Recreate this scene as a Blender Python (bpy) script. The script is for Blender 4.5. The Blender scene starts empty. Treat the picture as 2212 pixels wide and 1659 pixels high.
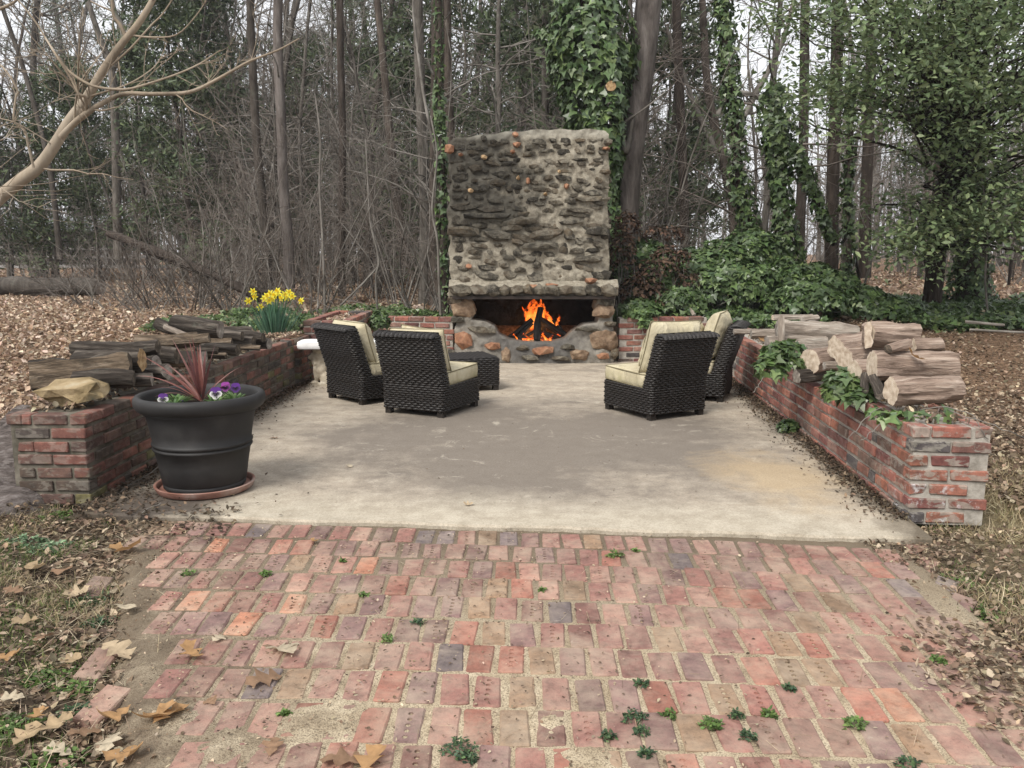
import bpy, bmesh, math, random
import numpy as np
from mathutils import Vector, Matrix, noise as mnoise

PI = math.pi
random.seed(7)
RNG = np.random.default_rng(11)
SC = bpy.context.scene
COL = SC.collection

# ------------------------------------------------------------------ camera, sky, sun, exposure
CAM_H, PITCH, FPX, CX, CY = 1.42, math.radians(8.9), 1791.0, 1106.0, 829.5
cam_d = bpy.data.cameras.new('camera')
cam_d.sensor_width = 36.0
cam_d.lens = FPX / 2212.0 * 36.0
cam_d.clip_start, cam_d.clip_end = 0.05, 600.0
cam = bpy.data.objects.new('camera', cam_d)
COL.objects.link(cam)
cam.location = (0, 0, CAM_H)
cam.rotation_euler = (PI / 2 - PITCH, 0, 0)
SC.camera = cam

SUN_EL, SUN_AZ = math.radians(48), math.radians(215)
w = bpy.data.worlds.new('World')
SC.world = w
w.use_nodes = True
nt = w.node_tree
nt.nodes.clear()
sky = nt.nodes.new('ShaderNodeTexSky')
sky.sky_type = 'NISHITA'
sky.sun_disc = False
sky.sun_elevation = SUN_EL
sky.sun_rotation = SUN_AZ
sky.air_density = 1.0
sky.dust_density = 4.0
hs = nt.nodes.new('ShaderNodeHueSaturation')
hs.inputs['Saturation'].default_value = 0.30
mx = nt.nodes.new('ShaderNodeMix'); mx.data_type = 'RGBA'
mx.inputs[0].default_value = 0.75
mx.inputs[7].default_value = (9.9, 10.05, 10.4, 1)      # even overcast veil
bg = nt.nodes.new('ShaderNodeBackground')
bg.inputs['Strength'].default_value = 0.086
wo = nt.nodes.new('ShaderNodeOutputWorld')
nt.links.new(sky.outputs[0], hs.inputs['Color'])
nt.links.new(hs.outputs[0], mx.inputs[6])
nt.links.new(mx.outputs[2], bg.inputs['Color'])
nt.links.new(bg.outputs[0], wo.inputs['Surface'])

sun_d = bpy.data.lights.new('sun', 'SUN')
sun_d.energy = 2.3
sun_d.angle = math.radians(22)
sun_d.color = (1.0, 0.96, 0.89)
sun = bpy.data.objects.new('sun', sun_d)
COL.objects.link(sun)
# the sun stands behind the camera to the left
_sd = Vector((math.sin(SUN_AZ) * math.cos(SUN_EL), math.cos(SUN_AZ) * math.cos(SUN_EL), math.sin(SUN_EL)))
sun.rotation_euler = _sd.to_track_quat('Z', 'Y').to_euler()

SC.view_settings.view_transform = 'Standard'
SC.view_settings.look = 'None'
SC.view_settings.exposure = 0.68
SC.view_settings.gamma = 1.0
SC.render.engine = 'CYCLES'
SC.cycles.max_bounces = 6
SC.cycles.diffuse_bounces = 3
SC.cycles.glossy_bounces = 2
SC.cycles.transmission_bounces = 2
SC.cycles.transparent_max_bounces = 12
SC.cycles.use_denoising = True

# ------------------------------------------------------------------ helpers
def at(u, v, Y):
    """a place on the line of sight of photo point (u, v) at distance Y ahead"""
    x = (u - CX) / FPX; yv = (CY - v) / FPX
    dz = -math.sin(PITCH) + yv * math.cos(PITCH)
    dy = math.cos(PITCH) + yv * math.sin(PITCH)
    t = Y / dy
    return (x * t, Y, CAM_H + dz * t)

def atz(u, v, z=0.0):
    x = (u - CX) / FPX; yv = (CY - v) / FPX
    dz = -math.sin(PITCH) + yv * math.cos(PITCH)
    dy = math.cos(PITCH) + yv * math.sin(PITCH)
    t = (z - CAM_H) / dz
    return (x * t, dy * t, z)

def link(o, parent=None, loc=None, rot=None, scale=None):
    COL.objects.link(o)
    if parent is not None: o.parent = parent
    if loc is not None: o.location = loc
    if rot is not None: o.rotation_euler = rot
    if scale is not None: o.scale = scale
    return o

def tag(o, label=None, cat=None, group=None, kind=None):
    if label: o['label'] = label
    if cat: o['category'] = cat
    if group: o['group'] = group
    if kind: o['kind'] = kind
    return o

def thing(name, loc, label, cat, group=None, rz=0.0):
    o = bpy.data.objects.new(name, None)
    o.empty_display_size = 0.1
    link(o, None, loc, (0, 0, rz))
    return tag(o, label, cat, group)

def meshobj(name, me, parent=None, loc=None, rot=None, scale=None):
    return link(bpy.data.objects.new(name, me), parent, loc, rot, scale)

def npmesh(name, V, F, mat=None, smooth=False, col=None):
    """V (n,3); F (m,k) array of equal faces; col (n,3) per-vertex colour of the thing itself"""
    V = np.asarray(V, dtype=np.float32); F = np.asarray(F, dtype=np.int32)
    me = bpy.data.meshes.new(name)
    m, k = F.shape
    me.vertices.add(len(V)); me.vertices.foreach_set('co', V.ravel())
    me.loops.add(m * k); me.loops.foreach_set('vertex_index', F.ravel())
    me.polygons.add(m)
    me.polygons.foreach_set('loop_start', np.arange(0, m * k, k, dtype=np.int32))
    me.polygons.foreach_set('loop_total', np.full(m, k, dtype=np.int32))
    if smooth: me.polygons.foreach_set('use_smooth', np.ones(m, dtype=bool))
    if col is not None:
        a = me.color_attributes.new('Col', 'FLOAT_COLOR', 'POINT')
        c = np.ones((len(V), 4), dtype=np.float32); c[:, :3] = col
        a.data.foreach_set('color', c.ravel())
    me.update(calc_edges=True)
    if mat is not None: me.materials.append(mat)
    return me

class MB:
    """collects faces of one mesh, with material slots"""
    def __init__(s): s.v = []; s.f = []; s.m = []
    def add(s, V, F, m=0):
        b = len(s.v)
        s.v += [tuple(map(float, p)) for p in V]
        s.f += [tuple(int(i) + b for i in f) for f in F]
        s.m += [m] * len(F)
        return s
    def box(s, c, d, m=0, R=None):
        P = np.array([[x, y, z] for x in (-.5, .5) for y in (-.5, .5) for z in (-.5, .5)]) * np.array(d)
        if R is not None: P = P @ np.array(R).T
        P = P + np.array(c)
        return s.add(P, [(0, 1, 3, 2), (4, 6, 7, 5), (0, 4, 5, 1), (2, 3, 7, 6), (0, 2, 6, 4), (1, 5, 7, 3)], m)
    def mesh(s, name, mats, smooth=True, angle=None):
        me = bpy.data.meshes.new(name)
        me.from_pydata(s.v, [], s.f)
        for mm in (mats if isinstance(mats, (list, tuple)) else [mats]): me.materials.append(mm)
        me.polygons.foreach_set('material_index', s.m)
        if smooth: me.polygons.foreach_set('use_smooth', [True] * len(s.f))
        me.update()
        if angle: 
            try: me.set_sharp_from_angle(angle=angle)
            except Exception: pass
        return me
    def build(s, name, mats, parent=None, loc=None, rot=None, smooth=True, angle=math.radians(40)):
        return meshobj(name, s.mesh(name, mats, smooth, angle), parent, loc, rot)

def tube_arrays(P, R, k, cap=False):
    P = np.asarray(P, float); n = len(P); R = np.broadcast_to(np.asarray(R, float), (n,))
    T = np.gradient(P, axis=0); T /= (np.linalg.norm(T, axis=1, keepdims=True) + 1e-9)
    a = np.abs(T.mean(0)); ref = np.zeros(3); ref[int(np.argmin(a))] = 1
    U = np.cross(T, ref); U /= (np.linalg.norm(U, axis=1, keepdims=True) + 1e-9)
    W = np.cross(T, U)
    ang = np.arange(k) * 2 * PI / k
    V = P[:, None] + R[:, None, None] * (np.cos(ang)[None, :, None] * U[:, None] + np.sin(ang)[None, :, None] * W[:, None])
    V = V.reshape(-1, 3)
    i = np.arange(n - 1)[:, None] * k; j = np.arange(k)[None]; j2 = (j + 1) % k
    F = np.stack([i + j, i + j2, i + k + j2, i + k + j], -1).reshape(-1, 4)
    return V, F

class Tubes:
    def __init__(s): s.V = []; s.F = []; s.n = 0
    def add(s, P, R, k=5):
        V, F = tube_arrays(P, R, k); s.V.append(V); s.F.append(F + s.n); s.n += len(V)
    def mesh(s, name, mat, smooth=True):
        if not s.V: s.add([(0, 0, 0), (0, 0, .01)], .001, 3)
        return npmesh(name, np.concatenate(s.V), np.concatenate(s.F), mat, smooth)

def rots(N, nrm=None, rng=RNG, spin=None):
    """N rotation matrices whose local z is nrm"""
    if nrm is None:
        nrm = rng.normal(size=(N, 3))
    nrm = nrm / (np.linalg.norm(nrm, axis=1, keepdims=True) + 1e-9)
    a = rng.normal(size=(N, 3)) if spin is None else spin
    U = np.cross(nrm, a); U /= (np.linalg.norm(U, axis=1, keepdims=True) + 1e-9)
    W = np.cross(nrm, U)
    return np.stack([U, W, nrm], axis=2)

def scatter(tv, tf, P, R, S, col=None):
    tv = np.asarray(tv, float); tf = np.asarray(tf, int); P = np.asarray(P, float); N = len(P)
    S = np.asarray(S, float)
    if S.ndim == 1: S = S[:, None].repeat(3, 1)
    L = tv[None] * S[:, None, :]
    V = np.einsum('nij,nkj->nki', R, L) + P[:, None]
    F = tf[None] + (np.arange(N) * len(tv))[:, None, None]
    C = None if col is None else np.repeat(col, len(tv), axis=0)
    return V.reshape(-1, 3), F.reshape(-1, tf.shape[1]), C

def snoise(P, scale, seed=0.0):
    return np.array([mnoise.noise(Vector((p[0] * scale + seed, p[1] * scale - seed, p[2] * scale + 2 * seed))) for p in P])

def sstep(a, b, x):
    t = np.clip((np.asarray(x, float) - a) / (b - a), 0, 1); return t * t * (3 - 2 * t)

def palette(N, cols, rng=RNG, jit=0.12):
    c = np.array(cols)[rng.integers(0, len(cols), N)]
    return np.clip(c * (1 + rng.normal(size=(N, 1)) * jit) * (1 + rng.normal(size=(N, 3)) * 0.03), 0.004, 1)

# ------------------------------------------------------------------ materials
class NT:
    def __init__(s, name):
        s.m = bpy.data.materials.new(name); s.m.use_nodes = True
        s.t = s.m.node_tree; s.b = s.t.nodes['Principled BSDF']
    def n(s, kind, **kw):
        nd = s.t.nodes.new('ShaderNode' + kind)
        for k, v in kw.items():
            if k in nd.inputs: nd.inputs[k].default_value = v
            else: setattr(nd, k, v)
        return nd
    def l(s, a, b): s.t.links.new(a, b)
    def coord(s, which='Object', scale=(1, 1, 1)):
        tc = s.n('TexCoord'); mp = s.n('Mapping'); mp.inputs['Scale'].default_value = scale
        if which == 'World':
            g = s.n('NewGeometry'); s.l(g.outputs['Position'], mp.inputs['Vector'])
        else: s.l(tc.outputs[which], mp.inputs['Vector'])
        return mp.outputs[0]
    def noise(s, vec, scale, detail=4, rough=0.55, dist=0.0):
        nd = s.n('TexNoise'); nd.inputs['Scale'].default_value = scale
        nd.inputs['Detail'].default_value = detail; nd.inputs['Roughness'].default_value = rough
        nd.inputs['Distortion'].default_value = dist
        s.l(vec, nd.inputs['Vector']); return nd.outputs['Fac']
    def ramp(s, fac, stops, interp='LINEAR'):
        r = s.n('ValToRGB'); r.color_ramp.interpolation = interp
        e = r.color_ramp.elements
        while len(e) > 1: e.remove(e[-1])
        e[0].position = stops[0][0]; e[0].color = tuple(stops[0][1]) + (1,)
        for p, c in stops[1:]:
            x = e.new(p); x.color = tuple(c) + (1,)
        s.l(fac, r.inputs[0]); return r.outputs[0]
    def mapr(s, fac, a, b, c=0.0, d=1.0):
        m = s.n('MapRange'); m.inputs[1].default_value = a; m.inputs[2].default_value = b
        m.inputs[3].default_value = c; m.inputs[4].default_value = d
        s.l(fac, m.inputs[0]); return m.outputs[0]
    def mix(s, fac, a, b, mode='MIX'):
        m = s.n('Mix'); m.data_type = 'RGBA'; m.blend_type = mode
        for i, x in ((0, fac), (6, a), (7, b)):
            if isinstance(x, (int, float)): m.inputs[i].default_value = x
            elif isinstance(x, (tuple, list)): m.inputs[i].default_value = tuple(x) + (1,)
            else: s.l(x, m.inputs[i])
        return m.outputs[2]
    def math(s, op, a, b=0.0):
        m = s.n('Math'); m.operation = op
        for i, x in ((0, a), (1, b)):
            if isinstance(x, (int, float)): m.inputs[i].default_value = x
            else: s.l(x, m.inputs[i])
        return m.outputs[0]
    def sep(s, vec):
        x = s.n('SeparateXYZ'); s.l(vec, x.inputs[0]); return x.outputs
    def bump(s, fac, strength=0.3, dist=0.01, prev=None):
        b = s.n('Bump'); b.inputs['Strength'].default_value = strength; b.inputs['Distance'].default_value = dist
        s.l(fac, b.inputs['Height'])
        if prev is not None: s.l(prev, b.inputs['Normal'])
        s.l(b.outputs[0], s.b.inputs['Normal']); return b.outputs[0]
    def out(s, color=None, rough=0.85, spec=0.3):
        if color is not None:
            if isinstance(color, (tuple, list)): s.b.inputs['Base Color'].default_value = tuple(color) + (1,)
            else: s.l(color, s.b.inputs['Base Color'])
        if isinstance(rough, (int, float)): s.b.inputs['Roughness'].default_value = rough
        else: s.l(rough, s.b.inputs['Roughness'])
        s.b.inputs['Specular IOR Level'].default_value = spec
        return s.m

def m_simple(name, cols, scale=8, rough=0.85, spec=0.3, bump=0.3, bdist=0.01, which='Object', stretch=(1, 1, 1), bscale=None):
    q = NT(name); v = q.coord(which, stretch)
    f = q.noise(v, scale, 6, 0.6)
    n = len(cols)
    c = q.ramp(f, [(0.3 + 0.4 * i / max(1, n - 1), cols[i]) for i in range(n)])
    if bump: q.bump(q.noise(v, bscale or scale * 2.5, 6, 0.65), bump, bdist)
    return q.out(c, rough, spec)

def m_leaf(name, rough=0.55, spec=0.35, trans=0.25):
    q = NT(name); a = q.n('Attribute'); a.attribute_name = 'Col'
    v = q.coord('Object'); f = q.noise(v, 40, 2)
    c = q.mix(q.mapr(f, .3, .7, .0, .35), a.outputs['Color'], (0.02, 0.018, 0.01))
    m = q.out(c, rough, spec)
    if trans:
        tr = q.n('BsdfTranslucent'); q.l(a.outputs['Color'], tr.inputs['Color'])
        ms = q.n('MixShader'); ms.inputs[0].default_value = trans
        o = [n for n in q.t.nodes if n.type == 'OUTPUT_MATERIAL'][0]
        q.l(q.b.outputs[0], ms.inputs[1]); q.l(tr.outputs[0], ms.inputs[2]); q.l(ms.outputs[0], o.inputs[0])
    return m

M = {}
def brick_mat(name, ramp, moss=0.0, white=0.0, sand=0.0, smear=0.0):
    q = NT(name); oi = q.n('ObjectInfo'); v = q.coord('World')
    base = q.ramp(oi.outputs['Random'], ramp, 'CONSTANT')
    # a second, finer tint for each brick
    h = q.math('FRACT', q.math('MULTIPLY', oi.outputs['Random'], 37.7))
    base = q.mix(1.0, base, q.ramp(h, [(0, (.74, .72, .70)), (.5, (1, 1, 1)), (1, (1.22, 1.16, 1.1))]), 'MULTIPLY')
    f1 = q.noise(v, 22, 6, .65)
    base = q.mix(1.0, base, q.ramp(f1, [(.25, (.50, .50, .52)), (.5, (1, 1, 1)), (.75, (1.38, 1.34, 1.3))]), 'MULTIPLY')
    f2 = q.noise(v, 160, 3, .6)
    base = q.mix(q.mapr(f2, .58, .72, 0, .55), base, (0.05, 0.035, 0.03))
    if white:
        f3 = q.noise(v, 9, 7, .72, .3)
        base = q.mix(q.mapr(f3, .70 - white, .80 - white, 0, .62), base, (.44, .40, .35))
    if moss:
        f4 = q.noise(v, 5.5, 6, .7, .2)
        base = q.mix(q.mapr(f4, .68 - moss, .80 - moss, 0, .75), base, (.075, .078, .035))
        f5 = q.noise(v, 14, 7, .75)
        base = q.mix(q.mapr(f5, .66, .72, 0, .7), base, (.30, .32, .27))
        f6 = q.noise(v, 3.2, 5, .7)
        base = q.mix(q.mapr(f6, .45, .68, 0, .65), base, (.035, .03, .027))
    if smear:       # old mortar smeared over the bricks near the wall's end
        fs = q.noise(q.coord('World', (1, 1, 2.3)), 11, 7, .62, .6)
        ye = q.mapr(q.sep(v)[1], 4.36, 4.95, smear, smear * .25)
        base = q.mix(q.math('MULTIPLY', q.mapr(fs, .50, .545), ye), base, q.ramp(f1, [(.3, (.17, .155, .125)), (.7, (.33, .305, .26))]))
        fe = q.noise(v, 13, 6, .7, .3)
        base = q.mix(q.math('MULTIPLY', q.mapr(fe, .56, .66, 0, .8), q.math('MULTIPLY', q.mapr(q.sep(v)[2], .30, .18), q.mapr(q.sep(v)[1], 4.40, 4.6, 1, 0))), base, (.47, .46, .46))
    if sand:
        f7 = q.noise(v, 4.0, 6, .7, .4)
        base = q.mix(q.mapr(f7, .42, .72, 0.05, sand), base, (.46, .37, .27))
    hsn = q.n('HueSaturation'); hsn.inputs['Saturation'].default_value = .94; hsn.inputs['Value'].default_value = 1.15; q.l(base, hsn.inputs['Color']); base = hsn.outputs[0]
    q.bump(q.math('ADD', q.math('MULTIPLY', f1, .6), q.math('MULTIPLY', f2, .4)), .6, .008)
    return q.out(base, .9, .25)

M['brick_right'] = brick_mat('brick red wall', [(0, (.235, .085, .062)), (.2, (.165, .06, .052)), (.38, (.27, .105, .07)), (.52, (.135, .08, .062)), (.66, (.21, .095, .075)), (.78, (.25, .14, .11)), (.90, (.08, .07, .07)), (.95, (.27, .10, .06))], white=.08, moss=-.02, smear=.66)
M['brick_left'] = brick_mat('brick mossy wall', [(0, (.155, .065, .05)), (.2, (.10, .055, .045)), (.38, (.19, .075, .052)), (.52, (.085, .062, .048)), (.7, (.135, .075, .058)), (.85, (.06, .05, .045)), (.93, (.12, .11, .045))], white=.05, moss=.11, smear=.45)
M['brick_pave'] = brick_mat('brick paver', [(0, (.205, .092, .075)), (.13, (.17, .08, .068)), (.25, (.225, .12, .095)), (.38, (.14, .078, .07)), (.5, (.20, .112, .09)), (.62, (.185, .12, .075)), (.69, (.23, .088, .062)), (.77, (.155, .09, .084)), (.925, (.115, .092, .095)), (.965, (.27, .115, .068)), (.988, (.085, .083, .093))], white=.05, sand=.50)
M['mortar'] = m_simple('mortar', [(.20, .18, .15), (.34, .31, .27), (.42, .39, .34)], 14, .95, .2, .7, .01, 'World')
M['mortar_dark'] = m_simple('mortar mossy', [(.06, .055, .04), (.14, .125, .10), (.23, .205, .165)], 9, .95, .2, .7, .01, 'World')

def m_sand():
    q = NT('sand bed'); v = q.coord('World'); xyz = q.sep(v)
    f = q.noise(v, 6, 8, .7); g = q.noise(v, 190, 2, .6)
    c = q.ramp(f, [(.3, (.23, .18, .12)), (.45, (.39, .315, .215)), (.62, (.50, .42, .30)), (.8, (.57, .49, .37))])
    # darker soil and debris towards the left of the path and close to the slab
    left = q.mapr(q.math('ADD', q.math('ADD', xyz[0], q.math('MULTIPLY', xyz[1], .30)), q.math('MULTIPLY', f, 1.6)), .25, 1.15, 1, 0)
    far = q.mapr(q.math('ADD', xyz[1], q.math('MULTIPLY', f, 1.2)), 3.4, 4.6, 0, 1)
    c = q.mix(q.math('MULTIPLY', q.math('MAXIMUM', left, far), .82), c, (.105, .08, .058))
    c = q.mix(q.mapr(g, .46, .64, 0, .7), c, (.10, .075, .05))
    q.bump(q.math('ADD', g, q.noise(v, 45, 5)), .8, .006)
    return q.out(c, .95, .2)
M['sand'] = m_sand()

def m_concrete():
    q = NT('patio concrete'); v = q.coord('World'); xyz = q.sep(v)
    f = q.noise(v, 1.1, 7, .6, .25); g = q.noise(v, 7, 6, .7); h = q.noise(v, 220, 2, .7)
    c = q.ramp(g, [(.28, (.30, .25, .195)), (.48, (.41, .35, .275)), (.72, (.50, .44, .355))])
    # worn, weathered middle of the slab
    dx = q.math('MULTIPLY', q.math('SUBTRACT', xyz[0], .15), .50)
    dy = q.math('MULTIPLY', q.math('SUBTRACT', xyz[1], 6.3), .50)
    r = q.math('SQRT', q.math('ADD', q.math('MULTIPLY', dx, dx), q.math('MULTIPLY', dy, dy)))
    f2 = q.noise(v, 2.6, 8, .72, .6)
    r = q.math('ADD', r, q.math('MULTIPLY', q.math('SUBTRACT', f, .5), 1.5))
    r = q.math('ADD', r, q.math('MULTIPLY', q.math('SUBTRACT', f2, .5), 1.1))
    r = q.math('ADD', r, q.math('MULTIPLY', q.math('SUBTRACT', g, .5), .5))
    c = q.mix(q.mapr(r, .55, 1.10, .80, 0), c, (.130, .111, .095))
    c = q.mix(q.mapr(f2, .46, .66, 0, .6), c, (.17, .145, .12))
    f4 = q.noise(q.coord('World', (1, 2.2, 1)), 30, 6, .8)
    c = q.mix(q.mapr(f4, .50, .70, 0, .5), c, (.13, .11, .09))
    f3 = q.noise(v, 3.3, 7, .75, 1.0)
    c = q.mix(q.mapr(f3, .58, .68, 0, .55), c, (.50, .45, .37))
    fs = q.math('ADD', q.math('ADD', xyz[1], q.math('MULTIPLY', xyz[0], .094)), q.math('MULTIPLY', q.math('SUBTRACT', f, .5), .9))
    c = q.mix(q.mapr(fs, 4.40, 4.85, .75, 0), c, q.ramp(g, [(.3, (.33, .285, .215)), (.6, (.47, .42, .335))]))
    # washed-in sand on the right
    sx = q.math('MULTIPLY', q.math('SUBTRACT', xyz[0], 1.72), 1.6)
    sy = q.math('MULTIPLY', q.math('SUBTRACT', xyz[1], 5.25), .95)
    s2 = q.math('SQRT', q.math('ADD', q.math('MULTIPLY', sx, sx), q.math('MULTIPLY', sy, sy)))
    s2 = q.math('ADD', s2, q.math('MULTIPLY', q.math('SUBTRACT', f2, .5), 1.6))
    c = q.mix(q.mapr(s2, .25, .8, .75, 0), c, (.42, .32, .20))
    # soil washed over the corner under the pot
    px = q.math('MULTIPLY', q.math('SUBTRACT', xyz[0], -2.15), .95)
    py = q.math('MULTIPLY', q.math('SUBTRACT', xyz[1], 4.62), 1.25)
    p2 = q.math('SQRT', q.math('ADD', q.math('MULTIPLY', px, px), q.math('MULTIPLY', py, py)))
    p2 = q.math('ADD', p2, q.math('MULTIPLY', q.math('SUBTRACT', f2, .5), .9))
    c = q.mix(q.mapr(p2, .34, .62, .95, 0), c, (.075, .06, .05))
    # soil strip along the right wall and left wall
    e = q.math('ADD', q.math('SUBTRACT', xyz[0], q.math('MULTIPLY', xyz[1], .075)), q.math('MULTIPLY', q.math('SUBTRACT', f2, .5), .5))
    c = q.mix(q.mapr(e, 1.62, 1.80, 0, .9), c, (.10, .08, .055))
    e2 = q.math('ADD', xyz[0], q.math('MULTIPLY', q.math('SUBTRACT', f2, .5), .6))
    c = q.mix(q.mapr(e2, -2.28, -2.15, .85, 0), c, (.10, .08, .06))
    c = q.mix(1.0, c, q.ramp(q.noise(v, 75, 5, .8), [(.3, (.70, .69, .68)), (.5, (1, 1, 1)), (.7, (1.22, 1.21, 1.2))]), 'MULTIPLY')
    c = q.mix(q.mapr(h, .52, .72, 0, .5), c, (.11, .09, .075))
    q.bump(q.math('ADD', q.math('MULTIPLY', h, .5), g), .5, .004)
    return q.out(c, .88, .25)
M['concrete'] = m_concrete()

def m_ground():
    q = NT('forest floor'); v = q.coord('World'); xyz = q.sep(v)
    f = q.noise(v, 2.2, 8, .7, .3); g = q.noise(v, 26, 6, .75); b = q.noise(v, 90, 4, .7)
    soil = q.ramp(g, [(.3, (.045, .034, .024)), (.5, (.10, .075, .052)), (.7, (.19, .14, .095))])
    leaf = q.ramp(q.n('TexVoronoi', **{}).outputs[0] if False else g, [(.28, (.05, .034, .024)), (.42, (.13, .085, .055)), (.52, (.24, .15, .095)), (.64, (.36, .24, .155)), (.76, (.46, .34, .23))])
    far = q.mapr(q.math('ADD', xyz[1], q.math('MULTIPLY', f, 3)), 5.5, 9, 0, 1)
    c = q.mix(far, soil, leaf)
    straw = q.ramp(b, [(.35, (.09, .07, .04)), (.6, (.33, .27, .15))])
    c = q.mix(q.math('MULTIPLY', q.mapr(xyz[0], 1.9, 2.6, 0, 1), q.mapr(xyz[1], 6.2, 4.4, 0, .7)), c, straw)
    q.bump(q.math('ADD', g, b), .9, .03)
    return q.out(c, .95, .15)
M['ground'] = m_ground()

def m_bark(name, dark, mid, light, sx=1.0, scale=9, bump=.8, lichen=0.0, tint=False, axis='Z', rot=0.0):
    q = NT(name); v = q.coord('Object', (sx, sx, .22 * sx) if axis == 'Z' else (.10, 1, 1)); w2 = q.coord('Object')
    f = q.noise(v, scale, 8, .7, .4); g = q.noise(w2, 1.3, 4)
    c = q.ramp(f, [(.32, dark), (.5, mid), (.70, light)])
    c = q.mix(q.mapr(g, .45, .7, 0, .4), c, mid)
    if rot: c = q.mix(q.mapr(q.noise(q.coord('Object', (.3, 1, 1)), 13, 6, .75, .5), .44, .60, 0, rot), c, dark)
    if lichen: c = q.mix(q.mapr(q.noise(w2, 4.5, 6, .75), .58, .68, 0, lichen), c, (.20, .23, .18))
    if tint:
        oi = q.n('ObjectInfo')
        c = q.mix(1.0, c, q.ramp(oi.outputs['Random'], [(0, (.55, .50, .47)), (.5, (.95, .93, .92)), (1, (1.45, 1.42, 1.38))]), 'MULTIPLY')
    q.bump(f, bump, .03)
    return q.out(c, .95, .15)
M['bark'] = m_bark('grey bark', (.035, .031, .027), (.092, .083, .073), (.185, .172, .155), lichen=.3, tint=True)
M['bark_dark'] = m_bark('dark bark', (.022, .017, .014), (.055, .045, .038), (.12, .10, .085), tint=True)
M['bark_pine'] = m_bark('pine bark', (.040, .033, .029), (.115, .098, .088), (.22, .195, .178), scale=7, bump=1.0)
M['bark_myrtle'] = m_bark('smooth tan bark', (.13, .105, .08), (.29, .235, .175), (.41, .355, .285), scale=3.2, bump=.12)
M['twig'] = m_simple('twig bark', [(.075, .066, .056), (.155, .14, .122), (.27, .25, .225)], 3, .9, .15, 0)
M['twig_red'] = m_simple('reddish twig bark', [(.075, .060, .050), (.145, .122, .105), (.235, .205, .18)], 3, .9, .15, 0)
M['leaf_ivy'] = m_leaf('ivy leaf', .38, .5, .15)
M['leaf'] = m_leaf('green leaf', .5, .35, .25)
M['leaf_dry'] = m_leaf('dry leaf', .8, .2, .22)
M['needle'] = m_leaf('needles', .6, .3, .15)

# ------------------------------------------------------------------ ground
def hground(x, y):
    x = np.asarray(x, float); y = np.asarray(y, float)
    # distance outside the patio rectangle
    dx = np.maximum(np.abs(x - 0.02) - 2.62, 0); dy = np.maximum(y - 11.25, 0)
    d = np.sqrt(dx * dx + dy * dy)
    out = sstep(0.0, .45, d)
    rise = .46 * sstep(7.5, 12.5, y) + .0045 * np.maximum(y - 14, 0)
    base = -.055 - .02 * sstep(3.9, 3.4, y)
    bumps = .03 * np.sin(x * 1.3 + 1) * np.sin(y * .9) * sstep(2, 6, d) + .15 * np.sin(x * .21 + .5) * np.sin(y * .17) * sstep(8, 25, d)
    return base + (rise + .05 * sstep(4.2, 5.4, y) + bumps) * out

def build_ground():
    xs = np.unique(np.concatenate([np.linspace(-130, -14, 24), np.linspace(-14, -4, 50), np.linspace(-4, 4, 115), np.linspace(4, 14, 50), np.linspace(14, 130, 24)]))
    ys = np.unique(np.concatenate([np.linspace(-12, 1, 14), np.linspace(1, 13, 150), np.linspace(13, 35, 60), np.linspace(35, 200, 34)]))
    X, Y = np.meshgrid(xs, ys); Z = hground(X, Y)
    V = np.stack([X, Y, Z], -1).reshape(-1, 3)
    nx, ny = len(xs), len(ys)
    i = np.arange(ny - 1)[:, None] * nx; j = np.arange(nx - 1)[None]
    F = np.stack([i + j, i + j + 1, i + nx + j + 1, i + nx + j], -1).reshape(-1, 4)
    o = meshobj('ground', npmesh('ground', V, F, M['ground'], True))
    tag(o, 'leaf-strewn ground around the patio and through the woods', kind='structure')
build_ground()

# ------------------------------------------------------------------ patio slab
def slab_front(x): return 4.225 - .094 * x
def build_slab():
    n = 60
    xs = np.linspace(-2.45, 2.13, n)
    fr = [(x, slab_front(x) + .012 * math.sin(x * 7) + .006 * math.sin(x * 31), 0) for x in xs]
    back = [(2.75, 11.1, 0), (-2.75, 11.1, 0)]
    top = fr + back
    bot = [(x, y, -.12) for x, y, z in top]
    mb = MB(); N = len(top)
    # bevelled front lip
    lip = [(x, y - .006, -.012) for x, y, z in top]
    mb.add(top + lip + bot, [tuple(range(N))] + [(i + N, (i + 1) % N + N, (i + 1) % N, i) for i in range(N)] + [(i + 2 * N, (i + 1) % N + 2 * N, (i + 1) % N + N, i + N) for i in range(N)])
    o = mb.build('patio_slab', M['concrete'], smooth=False, angle=None)
    tag(o, 'stained concrete patio slab in front of the fireplace', kind='structure')
build_slab()

# ------------------------------------------------------------------ bricks
def brick_mesh(name, L, D, H, mat, seed, jit=.0035, bev=.005):
    rnd = random.Random(seed)
    bm = bmesh.new(); bmesh.ops.create_cube(bm, size=1)
    for v in bm.verts: v.co = Vector((v.co.x * L, v.co.y * D, v.co.z * H)) + Vector((rnd.uniform(-jit, jit), rnd.uniform(-jit, jit), rnd.uniform(-jit, jit) * .6))
    if rnd.random() < .3:     # a chipped corner
        v = rnd.choice(list(bm.verts)); v.co *= rnd.uniform(.86, .93)
    bmesh.ops.bevel(bm, geom=list(bm.edges), offset=bev * rnd.uniform(.7, 1.3), segments=1, affect='EDGES')
    me = bpy.data.meshes.new(name); bm.to_mesh(me); bm.free(); me.materials.append(mat)
    return me

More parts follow.
